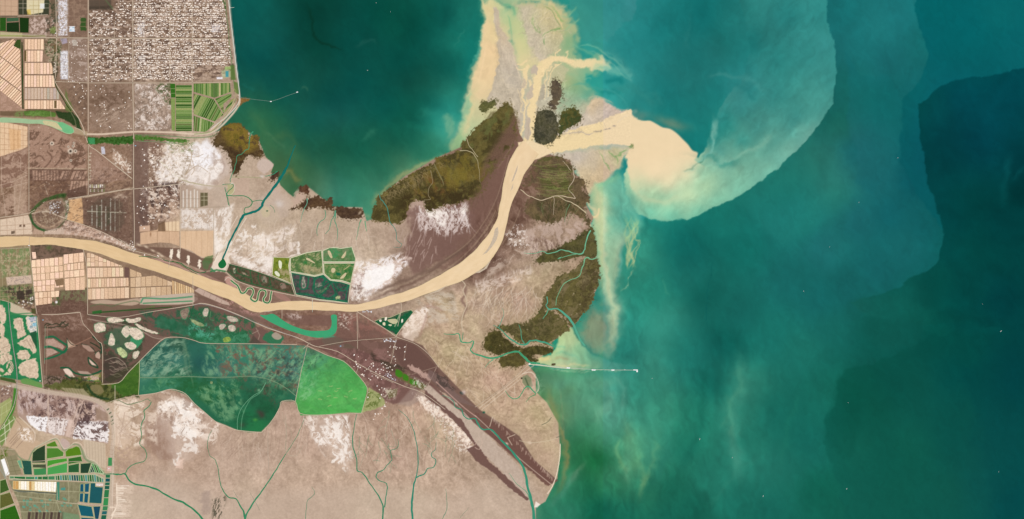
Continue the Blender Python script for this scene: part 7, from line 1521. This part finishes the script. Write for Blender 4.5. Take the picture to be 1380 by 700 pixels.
G4 = P('436,355 478,355 475,370 472.6,382 460,378 446,377 437,369'); fill(G4, (84, 122, 64), 1, .8, mot=12, msc=3); patch(G4, (44,112,56), .2, 4, 406, .7, .4); patch(G4, (150,146,100), .35, 3, 407, .7, .3); blob(456, 369.6, 3.4, 2.2, 10, (16,104,66), 1, 3)
G5 = P('392,367 408,370 424,373 436,370 445,378 460,380 472,384 469,408.6 450,406 430,404 399,397.6 395,383'); fill(G5, (88, 74, 74), 1, .8, mot=8, msc=3)
for s, w in (('391,367 399,369 412,371 424,373 434,371 440,377 448,380 460,381 471,385', 2.6), ('393,368 396,382 398,396', 1.2), ('397,396 420,398 440,403 469,407', 2.2), ('405,372 404,386 407,390 414,388 416,374', 1.8), ('422,372 424,380 422,388 426,396 436,401', 2), ('434,371 424,378 424,386 430,390 440,382 446,380', 1.6),
             ('446,380 440,390 432,398 428,400', 2.2), ('446,380 450,390 452,396 444,402 436,402', 1.8), ('450,380 456,390 464,392 470,386', 1.6), ('456,392 462,388 468,387', 1.4), ('470,384 467,396 466,406', 1.6), ('454,396 450,404 462,406', 2.2), ('430,372 438,376 434,384 426,386', 3)): line(S(s, 3), w, (26, 116, 78), .9, 1.4)
fill(S('407,374 410,373 412,384 411,388 407,388',2,True), (176,170,150), .85, 1.4); fill('425,382 434,381 435,385 425,388', (156,142,126), .9, 1.2); fill('452,401 456,398 459,400 458,404 453,404', (190,196,140), .9, 1.2); fill('427,394 438,388 446,384 440,390 432,396', (110,150,100), .6, 1.4); patch(G5, (30,84,60), .3, 3, 408, .7, .4)
G6 = P('309,356 326,360 345,366 366,373 380,378 394,384 398,397 380,393 360,389 340,384 321,378 312,371 306,366'); fill(G6, (92, 76, 58), 1, .8, mot=8, msc=3)
for s in ('308,356 326,361 345,366.6 366,373.6 394,385', '306,366 312,370 321,377 340,383 360,388 397,397', '337,364 338,373 340,382', '349,367 348,376 352,386', '363,373 364,380 366,390', '318,360 320,368 332,373 338,374'): line(S(s, 3), 1.3, (40,104,58), .85, 1.2)
fill('314,362 317,361 318,366 317,370 315,369', (206,190,166), .9, 1.2); fill('325,366 332,369 335,372 328,370', (180,160,136), .8, 1.2); fill(S('352,373 358,373 360,381 354,381',2,True), (160,144,126), .8, 1.4); fill(S('377,383 383,382 386,388 380,390',2,True), (150,126,110), .8, 1.4); patch(G6, (40,76,44), .35, 3, 409, .7, .3)
WG = (214, 216, 180)
lifted('wetland_park', G1, 'olive embanked cell with two white islands, leftmost of the river wetland cells', 'wetland', wid=1, bank=WG, islands=[('375.6,352 378,351.6 380,355 379,362 377,362 375.6,358', (226,226,196)), ('370,367 373,365.6 377,370 376,373 372,371', (226,226,196))])
lifted('wetland_park', G2, 'green and brown embanked cell, second from left of the river wetland cells', 'wetland', wid=1, bank=WG, islands=[('413,347.6 417,349 424,354 423.6,355 417,352 413,350', IC)])
lifted('wetland_park', G3, 'grey green embanked cell with two pale islets, top right of the river wetland cells', 'wetland', wid=1, bank=WG, islands=[('441.6,338.6 444,338 446,341 448,347 446,348 443,344', IC), ('465,340 466.6,339 465.6,344 463,348 460,347', IC)])
lifted('wetland_park', G4, 'green embanked cell around a small teal pool, right of the river wetland cells', 'wetland', wid=1, bank=WG, islands=[('447,362 451,361.6 452,365 449,368 446.6,366', IC), ('465,368 467,369 464,374 460,376 458.6,374.6', IC), ('470,358.4 471,359 464,364 463.6,363.4', (176,170,120))])
lifted('wetland_park', G5, 'dark embanked cell laced with green channels, lowest of the river wetland cells', 'wetland', wid=.9, bank=WG)
lifted('wetland_park', G6, 'long dark brown embanked strip left of the river wetland cells', 'wetland', wid=0, bank=WG)
LK = lifted('reservoir', LAKE, 'large mottled teal and dark green reservoir south of the river', 'reservoir', wid=0, islands=[('283.4,514.6 286.6,514.6 286,517.6 283.6,517.4', (130, 150, 104))])
ribbon('dike', '188,509 204,509.6 220,509 250,508 262,508 290,509.4 310,509 330,507.4 345,508 360,511 375,517 388,525 399,534', .7, 7.8, 3, mat((120, 146, 112)), LK, 3)
ribbon('dike', '320,580 320,566 324,553 332,542 342,533 352,527 358,516', .6, 7.8, 3, mat((110, 168, 130)), LK, 3)
ribbon('dike', '188,487 188,509 186.6,533', .8, 7.8, 3, mat((176, 180, 130)), LK)
lifted('bright_lake', BG, 'bright grass green lake right of the mottled reservoir', 'lake', wid=0)
# green wetland triangle by the river road junction
TG = P('516,428 526,428 535,424 545,420 554,418 557,421 545,438 534,452 520,444 508,436 505,433'); fill(TG, (24, 92, 56), 1, .8, mot=8, msc=2.4); fill('520,418 535,415 552,415 556,418 545,424 530,430 505,434 500,428', (104,88,72), .6, 2, 2)
fill('482,422 504,433 530,448 533,453 520,457 500,455 484,452', (104,84,84), .8, 1.6, 1, 4); fill('497,432 505,434 515,441 508,444 496,438', (44,104,74), .6, 2)
line(S('541,414 540,420 537,428 534,436 532,440', 2), 1.6, (160,170,130), .9, 1)
lifted('wetland_park', TG, 'small dark green triangle of pools with pale islets by the white village', 'wetland', wid=.6, islands=[('511,431.4 514,431 514,433.6 512,434', (236,226,206)), ('519,428 521.6,428 520.6,432 518.4,432', (240,232,210)), ('516,435 519,435 519,439 516,438', (226,216,180)), ('523,431 533,430 536,434 531,437 524,434', (196,190,150)), ('541,431 543,430.4 543,434 541,435', (236,226,206)), ('524,437.4 528,437.6 527,439.6 524,439', (206,206,170))])
# crescent lakelets with pale islands east of the flats
ISL1 = (222, 200, 176)
LKI = [('167,441 172,440 175,444 175,451 171,455 167,453 164,448', 'pale round islet with a green rim, largest of the lakelets left of the reservoir'), ('175,442 186,443 193,450 192,456 184,458 178,454 174,448', 'wide pale islet topmost right of the lakelets left of the reservoir'),
  ('147,457 149,450 152,451 155,458 154,464 150,466 146,464', 'pointed white islet among the lakelets left of the reservoir'), ('168,463 176,461 183,465 183,469 177,472 170,468', 'oval pale islet low among the lakelets left of the reservoir'),
  ('158,470 164,469 170,475 171,480 166,482 160,477', 'olive tinted islet lowest among the lakelets left of the reservoir'), ('180,475 186,473 188,476 183,483 179,482', 'small pale islet near the corner of the reservoir dike'),
  ('128,437 140,436 141,446 129,447', 'squarish pale islet beside the lane, left of the lakelets'), ('145,429 156,428 166,431 167,433 156,435 147,434', 'long pale islet along the ditch above the lakelets'), ('183,438 186,437 198,443 212,448 212,450 204,449 192,445', 'long thin pale islet beside the diagonal track'),
  ('170,429 178,430 188,428 189,432 180,435 172,434', 'pale streaked islet at the left end of the diagonal track')]
def islet(q, lb, rim, top, k=1.12):
    cx = sum(p[0] for p in q)/len(q); cy = sum(p[1] for p in q)/len(q); big = [(cx+(x-cx)*k, cy+(y-cy)*k) for x, y in q]
    fill(big, rim, 1, .9, .4, 3); fill(q, top, 1, .9, .5, 3, int(cx), mot=9, msc=2.2); patch(q, tuple(v*.8 for v in top), .0, 2.6, int(cy), .7, .4, soft=1.5)
    o = lift('islet', big, 5, 1.6, M_VEG, .3, 3, int(cx)); tag(o, lb, 'islet')
for s, lb in LKI:
    q = S(s, 3, True); islet(q, lb, (78, 128, 84), (196, 206, 150) if 'olive' in lb else (232, 214, 190), 1.14)
for s, lb in (('244,419 251,416 255,416 252,428 248,430 244,426', 'grey brown islet beside the straight ditch'), ('275,417 279,416 281,419 279,426 275,427 273,423', 'white rimmed drop shaped islet among the northern reeds'), ('306,427 310,426.4 319,429 320,433 313,434 307,431', 'oval pink islet on the right of the northern reeds'),
              ('296,438 301,436.6 304,439 300,444 296,444', 'small pale islet in the green pool, left one'), ('308,440 312,438 317,441 316,446 311,447 308,444', 'small pinkish islet in the green pool, right one'), ('301,456 308,454.6 311.6,457 309,461 302,461', 'yellow green islet just above the reservoir dike'), ('257,430 263,432 274,437 273,440 266,439 259,434', 'long grey green islet in the northern reeds')):
    q = S(s, 3, True); islet(q, lb, (70, 130, 90), (140, 166, 76) if 'yellow' in lb else (156, 166, 120) if 'grey green' in lb else (150, 130, 112) if 'grey brown' in lb else (214, 196, 176), 1.2)
# ------------------------------------------------ building masters (real sizes in metres)
def boxes(name, parts, m_list, loc=(0, 0, 0), parent=None):
    """parts: (cx, cy, cz, sx, sy, sz, roof) in local metres -> one mesh"""
    V, F, MI = [], [], []
    for (cx, cy, cz, sx, sy, sz, roof, mi) in parts:
        b = len(V); hx, hy = sx/2, sy/2
        V += [(cx-hx, cy-hy, cz), (cx+hx, cy-hy, cz), (cx+hx, cy+hy, cz), (cx-hx, cy+hy, cz), (cx-hx, cy-hy, cz+sz), (cx+hx, cy-hy, cz+sz), (cx+hx, cy+hy, cz+sz), (cx-hx, cy+hy, cz+sz)]
        F += [(b, b+1, b+5, b+4), (b+1, b+2, b+6, b+5), (b+2, b+3, b+7, b+6), (b+3, b, b+4, b+7)]; MI += [mi]*4
        if roof:
            V += [(cx-hx, cy, cz+sz+roof), (cx+hx, cy, cz+sz+roof)]
            F += [(b+4, b+5, b+9, b+8), (b+6, b+7, b+8, b+9), (b+5, b+6, b+9), (b+7, b+4, b+8)]; MI += [mi]*4
        else: F += [(b+4, b+5, b+6, b+7)]; MI += [mi]
    me = bpy.data.meshes.new(name); me.from_pydata(V, [], F); me.update()
    for m in m_list: me.materials.append(m)
    me.polygons.foreach_set('material_index', MI)
    o = bpy.data.objects.new(name, me); o.location = loc; link(o, parent); return o
def dup(root, x, y, rz, label, group=None, s=1.0):
    c = root.copy(); COL.objects.link(c); c.location = W(x, y, 4.5); c.rotation_euler = (0, 0, rz); c.scale = (s, s, s); c['label'] = label
    if group: c['group'] = group
    elif 'group' in c: del c['group']
    for ch in list(root.children):
        d = ch.copy(); COL.objects.link(d); d.parent = c
    return c
PADS = [(248, 234, 218), (238, 220, 202), (254, 246, 236)]
def make_pad(i, wx, wy):
    root = empty('well_pad', 0, 0, 'x', 'well pad'); root.location = (0, 0, 0)
    boxes('gravel_pad', [(0, 0, -3, wx, wy, 4.2, 0, 0)], [mat(PADS[i], 'paint')], parent=root)
    boxes('pump_house', [(wx*.18, wy*.15, 1.2, 14, 10, 5, 3, 0)], [mat((250, 246, 240), 'paint')], parent=root)
    boxes('derrick', [(-wx*.2, -wy*.1, 1.2, 4, 16, 7, 0, 0)], [mat((250, 246, 240), 'paint')], parent=root)
    return root
masters = [make_pad(0, 62, 54), make_pad(1, 84, 58), make_pad(2, 56, 80)]
used_master = [False]*3
PADZ = [  # (outline, count, label, group, seed, size)
 ('94,95 117,95 117,110 96,112 110,150 117,174 117,112 90,112', 26, 'cream well pad on brown ground between the diagonal road and the oil field', 'well pads beside the diagonal road', 1, .75),
 ('121,114 178,114 178,174 121,174', 46, 'cream well pad scattered on brown ground south of the dense oil field', 'well pads south of the dense oil field', 2, .7),
 ('192,200 214,192 216,210 222,240 200,248 190,225', 26, 'cream well pad on brown ground left of the white salt pans', 'well pads left of the white pans', 3, .8),
 ('184,250 242,250 242,262 236,290 190,310 184,290', 54, 'cream well pad on dark ground right of the long straight road', 'well pads right of the long road', 4, .75),
 ('160,320 178,325 182,338 220,346 200,346 170,336', 14, 'cream well pad on the north bank of the river', 'well pads on the river bank', 5, .8),
 ('510,466 548,464 556,490 530,500 510,490', 22, 'cream well pad right of the white village on the brown ridge', 'well pads by the white village', 6, .75),
 ('466,474 500,486 516,505 520,525 508,528 490,510 476,496', 40, 'cream well pad on the brown ridge beside the bright green lake', 'well pads beside the bright lake', 7, .8),
 ('500,485 530,495 530,508 505,500', 16, 'cream well pad in the middle of the brown ridge', 'well pads on the ridge middle', 8, .75),
 ('496,528 520,530 530,545 500,570 488,568', 14, 'cream round well pad on the pale ground south of the ridge', 'well pads south of the ridge', 9, .8),
 ('120,14 150,14 152,50 120,50', 22, 'cream well pad at the left of the oil field top', 'well pads at the oil field top', 10, .7)]
EXC = [P('137,424 512,484 512,462 137,462')]
npad = 0
for (s, n, lb, gp, sd, sz) in PADZ:
    r = random.Random(sd*17); pts = dotrows(s, n, None, .8, 1.4, sd*31)
    for (x, y, q) in pts:
        k = r.randrange(3); rz = r.choice((0, 0, .1, -.1, .3)) if sd not in (6, 7, 8) else -.45+r.uniform(-.1, .1)
        if not used_master[k]:
            used_master[k] = True; mroot = masters[k]; mroot.location = W(x, y, 4.5); mroot['label'] = lb; mroot['group'] = gp; mroot.scale = (sz, sz, sz)
        else: dup(masters[k], x, y, rz, lb, gp, sz*r.uniform(.7, 1.25))
        npad += 1
# the dense remainder: far more than could be told apart
def many_pads():
    r = random.Random(99); V, F = [], []
    poly = P('121,15 154,13 158,0 158,-20 300,-20 304,18 308,56 311,84 302,88 264,90 262,108 121,110')
    def add(x, y, a, b_):
        x0, y0, z = W(x, y, 0); k = len(V); a *= U/2; b_ *= U/2
        V.extend([(x0-a, y0-b_, 5), (x0+a, y0-b_, 5), (x0+a, y0+b_, 5), (x0-a, y0+b_, 5), (x0-a*.86, y0-b_*.86, 7), (x0+a*.86, y0-b_*.86, 7), (x0+a*.86, y0+b_*.86, 7), (x0-a*.86, y0+b_*.86, 7)])
        F.extend([(k, k+1, k+5, k+4), (k+1, k+2, k+6, k+5), (k+2, k+3, k+7, k+6), (k+3, k, k+4, k+7), (k+4, k+5, k+6, k+7)])
    y = -20.0
    while y < 112:
        x = 119.0
        while x < 312:
            d = 1.0 if x > 178 else (.5 if y < 50 else .62)
            if x < 178 and y > 90: d = .5
            if r.random() < d*.9 and pip(poly, x, y) and abs(y-51.8) > 1.4 and abs(x-179) > 1.3: add(x+r.uniform(-.9, .9), y+r.uniform(-.8, .8), r.choice((.9, 1.2, 1.5, 2.2, 3)), r.choice((.8, 1.1, 1.5)))
            x += r.uniform(2.2, 3.4)
        y += 2.75+.6*math.sin(y*1.3)
    for (s, n) in (('93,56 118,56 118,110 95,112', 40), ('182,113 229,113 231,174 182,175', 60), ('225,195 262,192 262,210 235,212 222,240', 46), ('244,284 286,284 286,308 244,308', 30)):
        for (x, y, q) in dotrows(s, n, None, .6, 1.3, n): add(x, y, q, q*.8)
    return tag(mesh_obj('well_pads', V, F, mat((252, 238, 222), 'paint')), 'dense rows of small cream well pads covering the brown oil field by the sea wall', 'well pads', kind='stuff')
many_pads()
# ------------------------------------------------ buildings
def gable(w, d, h, roofc, wallc=(222, 216, 206)):
    root = empty('building', 0, 0, 'x', 'building'); root.location = (0, 0, 0)
    boxes('walls', [(0, 0, 0, w, d, h, 0, 0)], [mat(wallc, 'paint')], parent=root)
    boxes('roof', [(0, 0, h, w+3, d+3, .6, d*.16, 0)], [mat(roofc, 'paint')], parent=root)
    return root
bm = [gable(58, 30, 9, (226, 226, 232)), gable(44, 26, 8, (200, 196, 214)), gable(40, 34, 7, (206, 184, 160)), gable(66, 34, 9, (250, 250, 252)), gable(72, 40, 10, (150, 200, 222))]
bu = [False]*5
def building(k, x, y, rz, lb, gp=None, s=1.0):
    if not bu[k]:
        bu[k] = True; o = bm[k]; o.location = W(x, y, 4.5); o.rotation_euler = (0, 0, rz); o.scale = (s, s, s); o['label'] = lb
        if gp: o['group'] = gp
        return o
    return dup(bm[k], x, y, rz, lb, gp, s)
r = random.Random(21)
for (x0, y0, x1, y1, lb, gp) in ((79.5, 0, 90.5, 20, 'pale flat roofed building at the top of the long settlement strip', 'buildings of the upper settlement strip'), (79.5, 22, 90.5, 47, 'pale building in the long settlement strip north of the main road', 'buildings of the middle settlement strip'), (81.5, 70, 91.5, 106, 'pale building in the settlement strip south of the main road', 'buildings of the lower settlement strip')):
    y = y0+1.4
    while y < y1:
        x = x0+1
        while x < x1:
            if r.random() < .72: building(r.choice((0, 0, 1, 2, 3)), x+r.uniform(-.3, .3), y+r.uniform(-.2, .2), 0, lb, gp, r.uniform(.8, 1.05))
            x += 2.2
        y += 2.3
for (x, y, k, lb) in ((95.6, 37.6, 3, 'white warehouse, left of the pair beside the settlement strip'), (98.8, 37.6, 4, 'light blue warehouse, right of the pair beside the settlement strip'), (95.6, 41, 4, 'light blue warehouse below the white one beside the settlement strip'), (98.8, 41, 3, 'white warehouse, lower right beside the settlement strip'),
                      (101, 57, 2, 'lone beige building below the main road right of the settlement'), (75, 45, 3, 'white hall at the crossing left of the settlement strip'), (164, 106, 3, 'white plant building on the lower edge of the oil field'), (161, 107.4, 0, 'grey plant building on the lower edge of the oil field'),
                      (293.6, 105.4, 3, 'white building above the green corner farm'), (297.6, 105.4, 0, 'grey building above the green corner farm'), (58, 431.4, 4, 'teal roofed hall where two roads meet west of the flats'), (76.2, 407.6, 3, 'lone white house on the dark strip south of the pale plots'),
                      (46, 437, 4, 'pale blue hall in the industrial yard'), (42, 444, 3, 'white shed at the bottom of the industrial yard'), (459, 466.6, 4, 'small white and blue plant at the tip of the dark green field'), (182.6, 196.6, 4, 'pale blue tank house on the long straight road'), (182, 336, 3, 'white pump station where the long road meets the river'),
                      (54, 513.6, 3, 'white sluice house at the end of the green canal'), (39, 331, 3, 'white ferry house at the top of the pale western plots'), (134, 654, 3, 'white farm house between the teal pond and the pond row'), (146.6, 631.6, 3, 'pinkish white yard building above the green canal bridge'), (138.6, 202, 1, 'grey blue warehouse below the long dark wood')):
    building(k, x, y, 0, lb)
for i in range(22):
    building(r.choice((0, 3, 0)), 517+r.uniform(0, 17), 456.6+r.uniform(0, 4.6), r.uniform(-.2, .1), 'white building in the village at the road junction north of the ridge', 'buildings of the white village', r.uniform(.7, 1))
for i in range(14):
    building(r.choice((0, 3)), 488+r.uniform(0, 13), 418+r.uniform(0, 4), r.uniform(-.5, .1), 'white building in the hamlet on the south bank beside the river bend', 'buildings of the river hamlet', r.uniform(.6, .9))
for i in range(24):
    t = r.random(); building(r.choice((0, 3, 1)), 519+t*15+r.uniform(-1, 1), 504+t*8+r.uniform(-2.4, 2.4), -.45, 'pale building in the small settlement halfway along the brown ridge', 'buildings of the ridge settlement', r.uniform(.6, .95))
for i in range(12):
    building(r.choice((0, 3)), 185+r.uniform(1, 10), 30+r.uniform(0, 17), 0, 'pale block in the compound inside the oil field, left of the middle road', 'buildings of the oil field compound', .9)
for i in range(9):
    building(r.choice((0, 3)), 285+r.uniform(0, 11), 34+r.uniform(0, 10), 0, 'pale block in the compound near the sea wall', 'buildings of the sea wall compound', .9)
for i in range(20):
    building(r.choice((0, 2, 3)), 67+r.uniform(0, 14), 273+r.uniform(0, 13), 0, 'tiny house inside the round moated village', 'houses of the round village', r.uniform(.45, .7))
# ------------------------------------------------ sea works
WH = mat((250, 250, 248), 'paint'); ST = mat((196, 206, 190), 'paint'); WS = mat((212, 196, 168), 'road')
def works(name, pts, width, label, cat, plats, m_deck=ST, h=7, piles=True):
    pts = P(pts) if isinstance(pts, str) else pts
    cx, cy = pts[0][:2]; root = empty(name, cx, cy, label, cat)
    ribbon('deck', pts, width, h, 2.2, m_deck, root)
    if piles:
        k = 0
        for (x0, y0), (x1, y1) in zip([p[:2] for p in pts[:-1]], [p[:2] for p in pts[1:]]):
            n = max(2, int(math.hypot(x1-x0, y1-y0)/6))
            for j in range(n):
                t = (j+.5)/n; x, y = x0+(x1-x0)*t, y0+(y1-y0)*t; wx, wy, _ = W(x, y)
                if k < 60: boxes('pile', [(wx-root.location[0], wy-root.location[1], -4, 6, 6, h+2, 0, 0)], [m_deck], parent=root)
                k += 1
    for (x, y, w, d, ang) in plats:
        wx, wy, _ = W(x, y); lx, ly = wx-root.location[0], wy-root.location[1]
        p = boxes('platform', [(0, 0, -4, w*U, d*U, h+6, 0, 0)], [WH], loc=(lx, ly, 0), parent=root); p.rotation_euler = (0, 0, ang)
        boxes('shed', [(w*U*.15, 0, h+2, w*U*.4, d*U*.5, 7, 4, 0), (-w*U*.3, d*U*.1, h+2, 8, 8, 16, 0, 0)], [WH], parent=p)
    return root
works('pier', '722,491 740,493.4 765,496.2 800,498.2 826,498.8 856,499', .5, 'long straight pier with four white loading platforms reaching out to sea', 'pier', [(713.5, 490.6, 2.4, 1.6, .5), (765.8, 496, 4.4, 1.7, -.05), (800, 498.8, 5.2, 1.5, 0), (826, 498.9, 4, 1.5, 0), (842, 498.6, 1.4, .6, 0), (855.6, 498.8, 4.2, 1.2, 0), (858.6, 500, 1.9, 3.4, 0)])
ribbon('causeway', '712,491 726,492.4 745,494.6 765,496.6', 1.2, 5, 6, mat((206, 206, 176), 'road'), None); bpy.data.objects['causeway']['label'] = 'pale causeway carrying the landward end of the long pier'; bpy.data.objects['causeway']['category'] = 'causeway'
works('breakwater', '322,131.6 333,133 345,134.6 358,136 365,137 375,134 388,129 401,124.6', .5, 'thin angled breakwater with two white platforms off the sea wall corner', 'breakwater', [(365, 137, 2.2, 1.1, 0), (400.5, 124.4, 2.4, 1.2, .35)], mat((104, 136, 122), 'paint'), 5, False)
works('groyne', '308.5,10.4 312,10.6 315.6,10.2', .5, 'tiny pale groyne sticking out from the top of the sea wall', 'groyne', [(309.4, 10.4, 1, 3, 0)], ST, 5, False)
sw = ribbon('sea_wall', '303,-30 306,-6 308.2,2 309.8,18 313.6,50 317.6,85 320.6,108 322.6,124 323,132 320,141 312,151 302,160 292,168 284,174', 1.1, 9, 11, mat((212, 206, 192), 'road'), None, 3)
tag(sw, 'pale concrete sea wall curving down the coast beside the oil field', 'sea wall')
sw2 = ribbon('dyke', '755,599 754,618 750,640 744,656 738,666', .8, 8, 9, mat((240, 222, 196), 'road'), None, 3); tag(sw2, 'short cream dyke along the shore right of the old mouth', 'dyke')
br = works('pontoon_bridge', '421,404.6 421,421', .45, 'thin pale bridge across the river above the oxbow lake', 'bridge', [], ST, 7.6, False)
# ------------------------------------------------ ships
def make_ship():
    root = empty('ship', 0, 0, 'x', 'ship'); root.location = (0, 0, 0)
    L, B = 150, 30; V = []; F = []
    prof = [(-.5, .7), (-.3, 1), (.25, 1), (.42, .55), (.5, .03)]
    for z, k in ((-3, .8), (9, 1)):
        for (t, w) in prof: V.append((t*L, -w*B/2*k, z))
        for (t, w) in prof[::-1]: V.append((t*L, w*B/2*k, z))
    n = 10
    for i in range(n): F.append((i, (i+1) % n, n+(i+1) % n, n+i))
    F.append(tuple(range(n, 2*n)))
    me = bpy.data.meshes.new('hull'); me.from_pydata(V, [], F); me.update(); me.materials.append(mat((196, 206, 204), 'paint'))
    o = bpy.data.objects.new('hull', me); link(o, root)
    boxes('deckhouse', [(-L*.34, 0, 9, 22, 22, 14, 0, 0), (-L*.34, 0, 23, 10, 14, 4, 0, 0)], [mat((250, 250, 250), 'paint')], parent=root)
    boxes('hatch_covers', [(-L*.12, 0, 9, 30, 18, 3, 1, 0), (L*.12, 0, 9, 30, 18, 3, 1, 0)], [mat((240, 232, 220), 'paint')], parent=root)
    return root
shp = make_ship(); first = True
for (x, y, h, s, lb) in ((495.2, 95.2, -45, .8, 'small pale vessel alone in the middle of the northern bay'), (507, 4, 0, .7, 'tiny pale vessel at the top edge of the northern bay'), (526, 16, 70, .5, 'tiny pale vessel just below the top edge right of another'),
      (1210, 213, 10, .7, 'pale vessel near the edge of the darkest water'), (1157.6, 273, 80, .7, 'pale vessel in teal water left of the darkest water'), (1118, 333, 45, .6, 'tiny vessel right of the sediment plume in mid water'), (1083, 392.6, 80, .8, 'pale vessel in open water below the plume'),
      (1349, 446.5, 50, 1.2, 'brightest vessel with a short wake near the right edge'), (943, 592, 70, 1.1, 'white vessel in the lower water south east of the pier'), (1028.6, 668.6, 78, 1.1, 'white vessel near the bottom edge of the water'), (879, 510, 0, .7, 'small pale vessel just beyond the pier head'),
      (987, 617, 80, .8, 'small vessel inside the pale vertical streak of water'), (1346, 636, 80, .6, 'tiny vessel near the lower right corner'), (1143, 543, 30, .6, 'tiny vessel at the edge of the lower dark water'), (1141, 659, 45, .9, 'pale vessel low in the water right of the bottom middle'), (1324, 410, 0, .5, 'tiny vessel above the brightest one near the right edge')):
    s *= .62
    if first: o = shp; o.location = W(x, y, 0); o.rotation_euler = (0, 0, math.radians(h)); o.scale = (s, s, s); o['label'] = lb; first = False
    else: o = dup(shp, x, y, math.radians(h), lb, None, s); o.location = W(x, y, 0)

# ------------------------------------------------ camera and daylight
cam = bpy.data.cameras.new('camera'); co = bpy.data.objects.new('camera', cam); COL.objects.link(co)
H = 200000.0
cam.sensor_width = 36; cam.lens = 36*H/(1380*U); cam.clip_start = 1000; cam.clip_end = 3e6
co.location = (0, 0, H); co.rotation_euler = (0, 0, 0); scene.camera = co
EL, AZ = 52.0, 140.0                          # sun height, compass bearing
w = bpy.data.worlds.new('World'); scene.world = w; w.use_nodes = True; nt = w.node_tree
sky = nt.nodes.new('ShaderNodeTexSky'); sky.sky_type = 'NISHITA'; sky.sun_disc = False; sky.sun_elevation = math.radians(EL); sky.sun_rotation = math.radians(AZ)
nt.links.new(sky.outputs[0], nt.nodes['Background'].inputs[0]); nt.nodes['Background'].inputs[1].default_value = .05
sd = bpy.data.lights.new('sun', 'SUN'); sd.energy = 3.52; sd.angle = math.radians(.5); sd.color = (1.0, .955, .9)
so = bpy.data.objects.new('sun', sd); COL.objects.link(so)
e, a = math.radians(EL), math.radians(AZ)
dirv = (math.sin(a)*math.cos(e), math.cos(a)*math.cos(e), math.sin(e))
import mathutils
so.rotation_euler = mathutils.Vector(dirv).to_track_quat('Z', 'Y').to_euler(); so.location = (0, 0, 5000)
scene.view_settings.view_transform = 'Standard'; scene.view_settings.look = 'None'; scene.view_settings.exposure = 0; scene.view_settings.gamma = 1; scene.view_settings.use_curve_mapping = False
